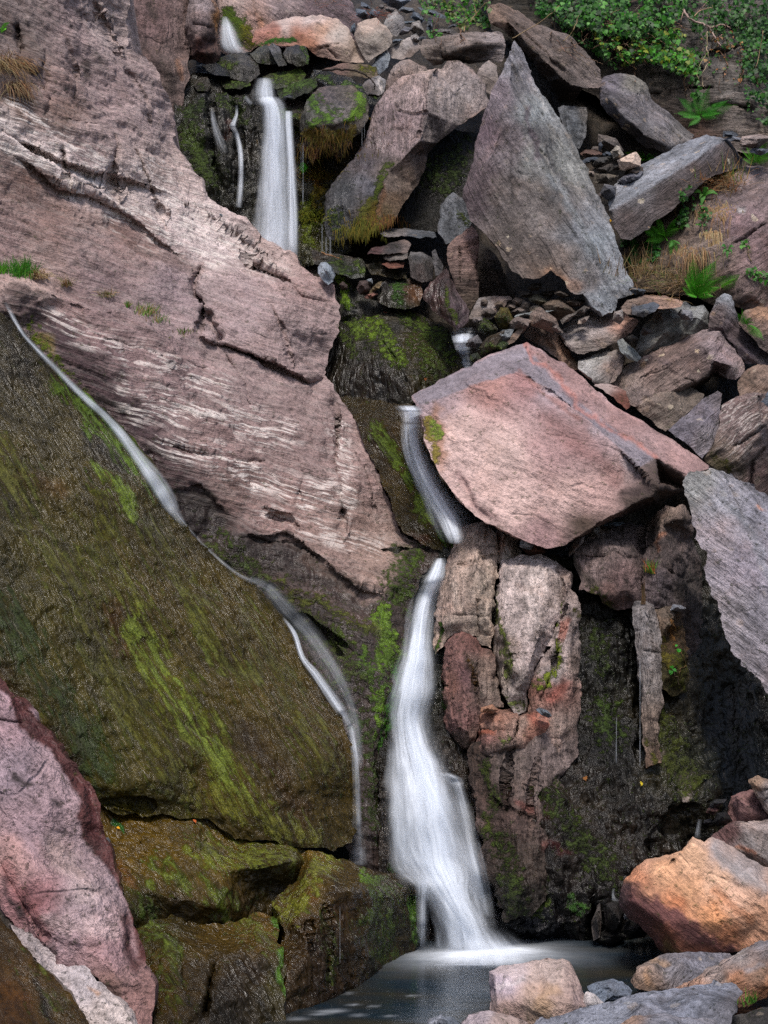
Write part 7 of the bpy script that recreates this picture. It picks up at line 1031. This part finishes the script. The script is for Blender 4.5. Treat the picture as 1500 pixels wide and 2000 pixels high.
ivy('small clover like sprig on the face of the striped knoll', [(1443, 470), (1462, 466), (1464, 482), (1448, 484)], 16, [G2, G3], .036, (.02, .06), 16, 1)
ivy('two round bright leaves on the moss bearded column', [(1320, 1258), (1330, 1258), (1330, 1276), (1320, 1276)], 3, ['3f9a2a'], .05, (.02, .04), 17, 1)
ivy('tiny green sprig low on the moss bearded column', [(1308, 1300), (1320, 1300), (1320, 1312), (1308, 1312)], 8, ['2f7a22'], .025, (.02, .04), 18, 1)

def frond(A, p, d, L, c, rs, droop=.35, w=.24, n=30):
    d = Vector(d).normalized(); side = d.cross(Vector((rs.uniform(-.9, .9), -1, rs.uniform(.1, 1.1)))).normalized(); pts = []; cur = Vector(p); v = d.copy()
    for i in range(n+1):
        pts.append(cur.copy()); cur = cur+v*(L/n); v = (v+Vector((0, -.004, -droop/n))).normalized()
    tube(A, pts, [L*.009*(1-.8*i/n) for i in range(n+1)], np.array(c)*np.array([1.3, .8, .6]), 3)
    for i in range(2, n+1):
        t = i/n; l = L*w*(math.sin(math.pi*min(1, (t+.12)))**.8)*(1.08-t*.35)+.004; ax = (pts[i]-pts[i-1]).normalized()
        for s in (-1, 1):
            sd = (side*s+ax*.45+Vector((0, 0, -.12))).normalized(); nn = sd.cross(ax).normalized()
            a = pts[i]; wd = L/n*.42; m = a+sd*l*.5-Vector((0, 0, l*.04)); e = a+sd*l-Vector((0, 0, l*.18))
            A.add([a-ax*wd*.6, a+ax*wd*.6, m+ax*wd*.62+nn*.002, e, m-ax*wd*.62], [(0, 1, 2, 4), (4, 2, 3)], jit(c, rs, .15))
def fern(label, x, y, fr, c='4a9a1c', seed=1, off=.05, droop=.5, cat='fern'):
    c = lin(c)*1.2
    rs = np.random.RandomState(seed); p, n = hit(x, y); p = p+(EYE-p).normalized()*off; root = thing('fern', label, 'fern', p, 'ferns among the rocks')
    for (tx, ty, *k) in fr:
        q = Vector(PW(tx, ty, p.y-(.12 if not k else k[0]))); d = q-p; L = d.length*1.06
        A = Acc(); frond(A, p, d+Vector((0, 0, L*droop*.42)), L, jit(c, rs, .18), rs, droop); A.build('frond', FERN, root)
    return root
fern('fern with long spreading fronds on the ivy wall', 1368, 226, [(1322, 190), (1330, 230), (1345, 248), (1400, 232), (1436, 205), (1425, 195), (1385, 168), (1350, 175), (1410, 222), (1318, 222)], '31781a', 2)
fern('fern at the right edge above the striped knoll', 1476, 318, [(1445, 292), (1455, 280), (1500, 270), (1520, 290), (1490, 280), (1470, 275), (1448, 310), (1510, 310), (1465, 300)], '3f801a', 3)
fern('fern climbing beside the smooth topped block', 1300, 462, [(1276, 414), (1322, 424), (1292, 432), (1254, 450), (1284, 455), (1258, 474), (1302, 470), (1330, 445), (1270, 440)], '468c18', 4)
fern('fern with one frond hanging straight down under the block', 1312, 468, [(1317, 515), (1322, 492), (1328, 478), (1306, 484)], '34741a', 5, droop=.1)
fern('largest fern, bright green at the foot of the striped knoll', 1362, 578, [(1352, 500), (1400, 504), (1380, 515), (1340, 528), (1346, 548), (1330, 560), (1372, 525), (1402, 545), (1410, 560), (1422, 536), (1390, 530), (1360, 535), (1340, 575), (1385, 570), (1350, 520), (1395, 580), (1334, 540)], '3f8a1a', 6)
fern('fern stretching one arm to the right from the largest fern', 1405, 562, [(1440, 542), (1458, 535), (1430, 552)], '44861a', 7, droop=.3)
fern('small fern in the gap behind the cream coloured stones', 1262, 310, [(1218, 298), (1235, 293), (1250, 292), (1272, 300), (1285, 298), (1248, 312), (1270, 318), (1280, 310)], '468c14', 8)
fern('little fern between the boulders at the right edge', 1458, 634, [(1440, 610), (1448, 602), (1468, 620), (1478, 645), (1490, 664), (1452, 620), (1474, 630)], '3c801a', 9)
fern('dark hanging fern behind the jutting slab at the top', 1062, 8, [(1050, 30), (1072, 42), (1082, 50), (1058, 46), (1044, 18), (1068, 30)], '2f7a1c', 10, droop=.1)
fern('tiny fern frond on the dark moss by the upper waterfall', 592, 316, [(590, 340), (596, 334)], '4a9a1e', 11, .04, .1)
fern('small bright fern at the left edge on the bluff', 2, 62, [(20, 44), (12, 58), (-8, 50)], '56b01c', 12)

def tuft(label, x, y, n, L, cols, spread=.5, seed=1, lean=(0, -.25, 1), hang=0., w=.004, px=14, cat='grass', group='grass tufts on the rocks', name='grass_tuft', of=None):
    rs = np.random.RandomState(seed); A = Acc()
    for i in range(n):
        p, nn = hit(x+rs.normal(0, px*.5), y+rs.normal(0, px*.18))
        if p is None: continue
        d = Vector((lean[0]+rs.normal(0, spread), lean[1]+rs.normal(0, spread*.5), lean[2]+rs.normal(0, spread*.3))).normalized(); l = L*rs.uniform(.5, 1.15); c = jit(cols[rs.randint(len(cols))], rs)
        pts = []; cur = p+(EYE-p).normalized()*.01; v = d; m = 5
        for j in range(m+1):
            pts.append(cur.copy()); cur = cur+v*(l/m); v = (v+Vector((0, -.02, -hang*.3-.1*j/m))).normalized()
        s = v.cross(Vector((0, -1, .2)));  s = s.normalized() if s.length > .01 else Vector((1, 0, 0)); V = []
        for j, q in enumerate(pts): ww = w*(1-j/m*.92); V += [q-s*ww, q+s*ww]
        A.add(V, [(2*j, 2*j+1, 2*j+3, 2*j+2) for j in range(m)], c)
    if of:
        par = [q for q in bpy.data.objects if q.get('label', '').startswith(of)][0]; o = A.build('moss', DRY, par); o['kind'] = 'stuff'; return o
    o = A.build(name, DRY); tag(o, label, cat, group)
    if px >= 34 or name == 'dead_needles': o['kind'] = 'stuff'
    return o
DG1, DG2, DG3 = '94805f', '77624a', 'a38e6a'; GR = '3f7a1e'
tuft('bright green grass tuft on the ledge at the left edge', 4, 532, 60, .12, [GR, '56922a'], .45, 1)
tuft('thick green grass tuft turning dry on its right side', 44, 536, 150, .16, [GR, '4f8a24', '2f6a1e'], .4, 2, px=24)
tuft('dry straw half of the grass tuft on the ledge', 74, 540, 120, .14, [DG1, DG3], .5, 3, lean=(.4, -.5, .4), hang=.7, px=20)
tuft('dry little tuft second along the ledge', 130, 558, 60, .13, [DG1, DG3, '7a8a3a'], .4, 4, lean=(.1, -.5, .6), hang=.6, px=10)
tuft('dry little tuft third along the ledge', 208, 578, 60, .12, [DG1, DG3, '7a8a3a'], .5, 5, lean=(.2, -.5, .5), hang=.6)
tuft('small green tuft further along the ledge', 250, 600, 40, .07, [GR, DG1], .5, 6, px=3)
tuft('green and straw tuft near the end of the ledge', 288, 612, 90, .10, [GR, DG1, DG3, '6a8a3a'], .5, 7, px=20)
tuft('last low tuft at the end of the ledge by the crack', 312, 628, 60, .08, [DG1, GR], .5, 8, hang=.5, px=16)
tuft('moss like green line of grass under the crack', 362, 650, 30, .05, ['4c6a24', '5c5a24'], .6, 9, px=22)
tuft('hanging dry grass on the bluff at the left edge', 8, 128, 190, .36, [DG2, DG1, '7a5a3a'], .5, 10, lean=(.5, -.5, .2), hang=1.2, px=36)
tuft('more dry grass trailing below the bluff at the left edge', 28, 165, 120, .30, [DG2, DG1, '6a4a32'], .4, 11, lean=(.4, -.4, -.1), hang=1.4, px=26)
tuft('dry grass cap on top of the striped knoll', 1408, 366, 300, .24, [DG1, DG2, 'b07a4c'], .6, 12, lean=(-.2, -.4, .5), hang=.7, px=50)
tuft('green grass stalks with seed heads on the striped knoll', 1412, 352, 80, .24, ['5a7a2a', DG1, 'b08a54'], .3, 13, px=40)
tuft('long curtain of dry roots hanging down the striped knoll', 1396, 408, 300, .36, [DG2, DG1, '8a7050'], .16, 14, lean=(0, -.35, -.7), hang=1.2, px=40)
tuft('second curtain of dry roots lower on the knoll', 1392, 455, 150, .32, [DG1, DG3, '8a7050'], .12, 15, lean=(0, -.35, -.8), hang=1.2, px=20)
tuft('dry root curtain beside the ground ivy', 1342, 490, 260, .30, [DG2, DG1, '7a5f44'], .16, 16, lean=(0, -.35, -.7), hang=1.2, px=34)
tuft('tangle of half dry grass left of the largest fern', 1300, 545, 240, .18, [DG1, DG2, DG3, '5c6a34', '4c6a28'], .8, 17, lean=(0, -.4, .5), hang=.6, px=80)
tuft('dry grass under the largest fern', 1325, 565, 260, .16, [DG1, DG2], .8, 18, lean=(0, -.5, .4), hang=.7, px=60)
tuft('dry stalks standing in front of the ground ivy', 1250, 532, 90, .26, ['8a7250', '6a5a3a', DG1], .4, 19, px=50)
tuft('small grass tuft on the brown bedrock block', 1270, 1118, 60, .12, ['4f7a2c', '5a8a30', 'a86a40'], .5, 20, px=10)
tuft('dry strand of grass in the crack of the brown bedrock block', 1256, 1180, 16, .2, [DG2], .1, 21, px=3)
tuft('grass among the dark stones in the bottom right corner', 1480, 1962, 70, .08, ['3a6a24', '5a8a34'], .4, 22, px=24)
tuft('orange dry moss beard under the leaning boulder', 755, 430, 200, .10, ['6a4a28', '54391e', '5e4a22'], .25, 23, lean=(0, -.2, -1), hang=1, px=34, of='leaning pale brown')
tuft('olive moss beard at the low end of the leaning boulder', 712, 448, 420, .11, ['545616', '484c14', '5e5618', '665a1c'], .3, 24, lean=(0, -.3, -.9), hang=.9, px=54, of='leaning pale brown')
tuft('orange moss beard under the mossy boulder at the upper fall', 640, 284, 420, .10, ['54401a', '484614', '5e4a1a', '48321a'], .3, 25, lean=(0, -.3, -.9), hang=.9, px=90, of='mossy boulder dripping')
tuft('golden moss cushion on the wet face below the mossy boulder', 622, 340, 420, .07, ['6e4e1c', '5e541a', '525014'], .7, 26, lean=(0, -.7, -.3), hang=.6, px=40, of='dark wet mossy rock face behind')
tuft('green gold moss cushion lower on the wet face', 606, 420, 420, .08, ['5a6414', '6a6a1a', '4a5414'], .7, 27, lean=(0, -.7, -.3), hang=.6, px=40, of='dark wet mossy rock face behind')
tuft('red brown needles scattered over the scree', 738, 30, 90, .16, ['8a4a30', '7a3a26'], .9, 28, lean=(0, -.4, .1), hang=.4, px=40, w=.003, name='dead_needles', cat='dead needles', group='dead stalks')
tuft('red brown dead bracken at the top edge', 640, 4, 60, .14, ['8a4a30', DG2], .8, 29, lean=(0, -.4, .1), hang=.4, px=40, w=.003, name='dead_needles', cat='dead needles', group='dead stalks')

def plant(label, x, y, leaves, c, seed):
    rs = np.random.RandomState(seed); p, n = hit(x, y); p = p+(EYE-p).normalized()*.05; root = thing('leafy_plant', label, 'plant', p)
    for (tx, ty) in leaves:
        q = Vector(PW(tx, ty, p.y-.06)); d = (q-p); L = d.length; d.normalize(); s = d.cross(Vector((0, -1, .5))).normalized(); A = Acc(); V = []; m = 6
        for j in range(m+1):
            t = j/m; ww = L*.19*math.sin(math.pi*(.08+.92*t)**.9)+.001; o = p+d*L*t+Vector((0, -.02*math.sin(math.pi*t), .03*math.sin(math.pi*t)))
            V += [o-s*ww+Vector((0, 0, .3*ww)), o, o+s*ww+Vector((0, 0, .3*ww))]
        A.add(V, [f for j in range(m) for f in ((3*j, 3*j+1, 3*j+4, 3*j+3), (3*j+1, 3*j+2, 3*j+5, 3*j+4))], jit(c, rs, .15)); A.build('leaf', FERN, root)
plant('broad leaved plant growing from the dry grass on the striped knoll', 1374, 384, [(1355, 378), (1384, 368), (1402, 380), (1370, 402), (1366, 388), (1378, 366)], '4f8a34', 1)
plant('small broad leaved plant low on the striped knoll', 1420, 492, [(1408, 482), (1434, 484), (1420, 505), (1412, 496), (1430, 496)], '3f7a30', 2)
plant('broad brownish green leaves at the top edge among the ground ivy', 872, 10, [(855, -5), (858, 12), (880, 28), (892, 6)], '5a6a2c', 3)

def branch(label, lines, c, seed, r=.008, name='branch', cat='branch', out=.25, group=None):
    rs = np.random.RandomState(seed); A = Acc()
    for ln in lines:
        pts = []; Y = min(hitY(*q[:2], 17.) for q in ln)-out-rs.uniform(0, .06); rr = ln[0][2] if len(ln[0]) > 2 else r
        S = spline([q[:2] for q in ln], max(6, len(ln)*5)); S += rs.normal(0, .7, S.shape)
        for i, q in enumerate(S): pts.append(PW(q[0], q[1], Y+.03*math.sin(i*.8+seed)))
        tube(A, pts, [rr*(1-.55*i/len(pts)) for i in range(len(pts))], jit(c, rs, .15), 5)
    return tag(A.build(name, BARK), label, cat, group)
branch('pale bare crooked branch sticking out of the ivy wall', [[(1335, 18, .016), (1352, 40), (1380, 50), (1392, 66), (1400, 80), (1408, 90)], [(1352, 40), (1365, 22), (1392, 14)], [(1386, 55, .012), (1410, 48), (1428, 56)], [(1397, 76), (1410, 68)], [(1335, 18), (1328, 55)], [(1365, 22), (1380, 4)]], '9a8474', 1)
branch('two pale roots hanging down the rock wall', [[(1382, 62), (1380, 100), (1366, 130), (1362, 150), (1378, 174)], [(1380, 90), (1384, 120), (1372, 145), (1374, 170)]], 'a8967c', 2, .006, 'root', 'root')
_rs = np.random.RandomState(77); _tw = []
for _i in range(46):
    _x, _y = _rs.uniform(1085, 1330), _rs.uniform(15, 120); _a = _rs.uniform(-.6, 1.2); _l = _rs.uniform(40, 110); _b = _rs.uniform(-1, 1)
    _p = [(_x, _y)]
    for _k in range(4):
        _a += _rs.uniform(-.35, .35)+_b*.12; _p.append((_p[-1][0]+math.cos(_a)*_l/4, _p[-1][1]+math.sin(_a)*_l/4))
    if max(q[1] for q in _p) < 150 and _p[-1][0] < 1360: _tw.append(_p)
branch('tangle of bare brown bramble stems under the ivy', _tw, '8a7260', 3, .005, 'bramble_tangle', 'bramble', .35)['kind'] = 'stuff'
for _lb, _ln in [('pale dead stalk bent over the ground ivy left of the jutting slab', [(915, 45), (940, 15), (960, -5)]), ('short pale dead stalk in the ground ivy by the scree', [(905, 62), (912, 40)]), ('long pale dead stalk arching up right from the jutting slab', [(1000, 75), (1060, 40), (1092, 10)]), ('upright pale dead stalk at the top edge in the ground ivy', [(930, 30), (925, 0)]), ('pale dead stalk rising behind the jutting slab into the ivy', [(1100, 80), (1118, 62), (1130, 30)]), ('short pale dead stalk drooping below the thick bright ivy', [(1135, 60), (1140, 85), (1155, 95)]), ('thin pale dead stalk hanging in the dark ivy column', [(1490, 60), (1480, 120), (1470, 140)])]:
    branch(_lb, [_ln], '9a8264', 4, .006, 'dead_stalk', 'dead stalk', .2, 'dead stalks')
branch('bent dark metal rod lying over the flat mossy stone', [[(630, 137, .014), (660, 136), (695, 139), (718, 150), (730, 163), (731, 176)]], '2c2624', 5, .014, 'metal_rod', 'metal rod', .12)
branch('fallen stick on the mossy slab under the upper fall', [[(628, 493), (650, 500), (668, 507)]], '8a6a44', 6, .008, 'stick', 'stick', .03)

def fallen(label, x, y, s, c, seed):
    rs = np.random.RandomState(seed); A = Acc(); p, n = hit(x, y); nr = n if n.y < 0 else -n
    ivyleaf(A, p+nr*.02, nr+Vector((rs.normal(0, .2), -.2, .1)), s, lin(c), rs); tag(A.build('fallen_leaf', IVY), label, 'leaf', 'fallen leaves')
for i, a in enumerate([('yellow fallen leaf on the side of the mossy boulder', 722, 232, .05, 'e0b020'), ('small yellow fallen leaf on the black mossy wall', 1250, 1530, .035, 'd8c030'), ('rust coloured fallen leaf low on the mossy hump', 830, 738, .03, 'b87040'), ('orange fallen leaf near the ledges on the algae slab', 378, 1606, .03, 'c06030'), ('tiny yellow leaf in the nook beside the pink slab', 227, 1619, .025, 'e0a020'), ('yellow leaf in the cleft beside the pointed boulder', 1190, 430, .03, 'd8a020'), ('brown fallen leaf on the black wall above the pool', 1145, 1520, .04, '8a5a2c'), ('red brown leaves on the hump under the upper fall', 752, 612, .04, '8a4a3c')]): fallen(*a, seed=i)
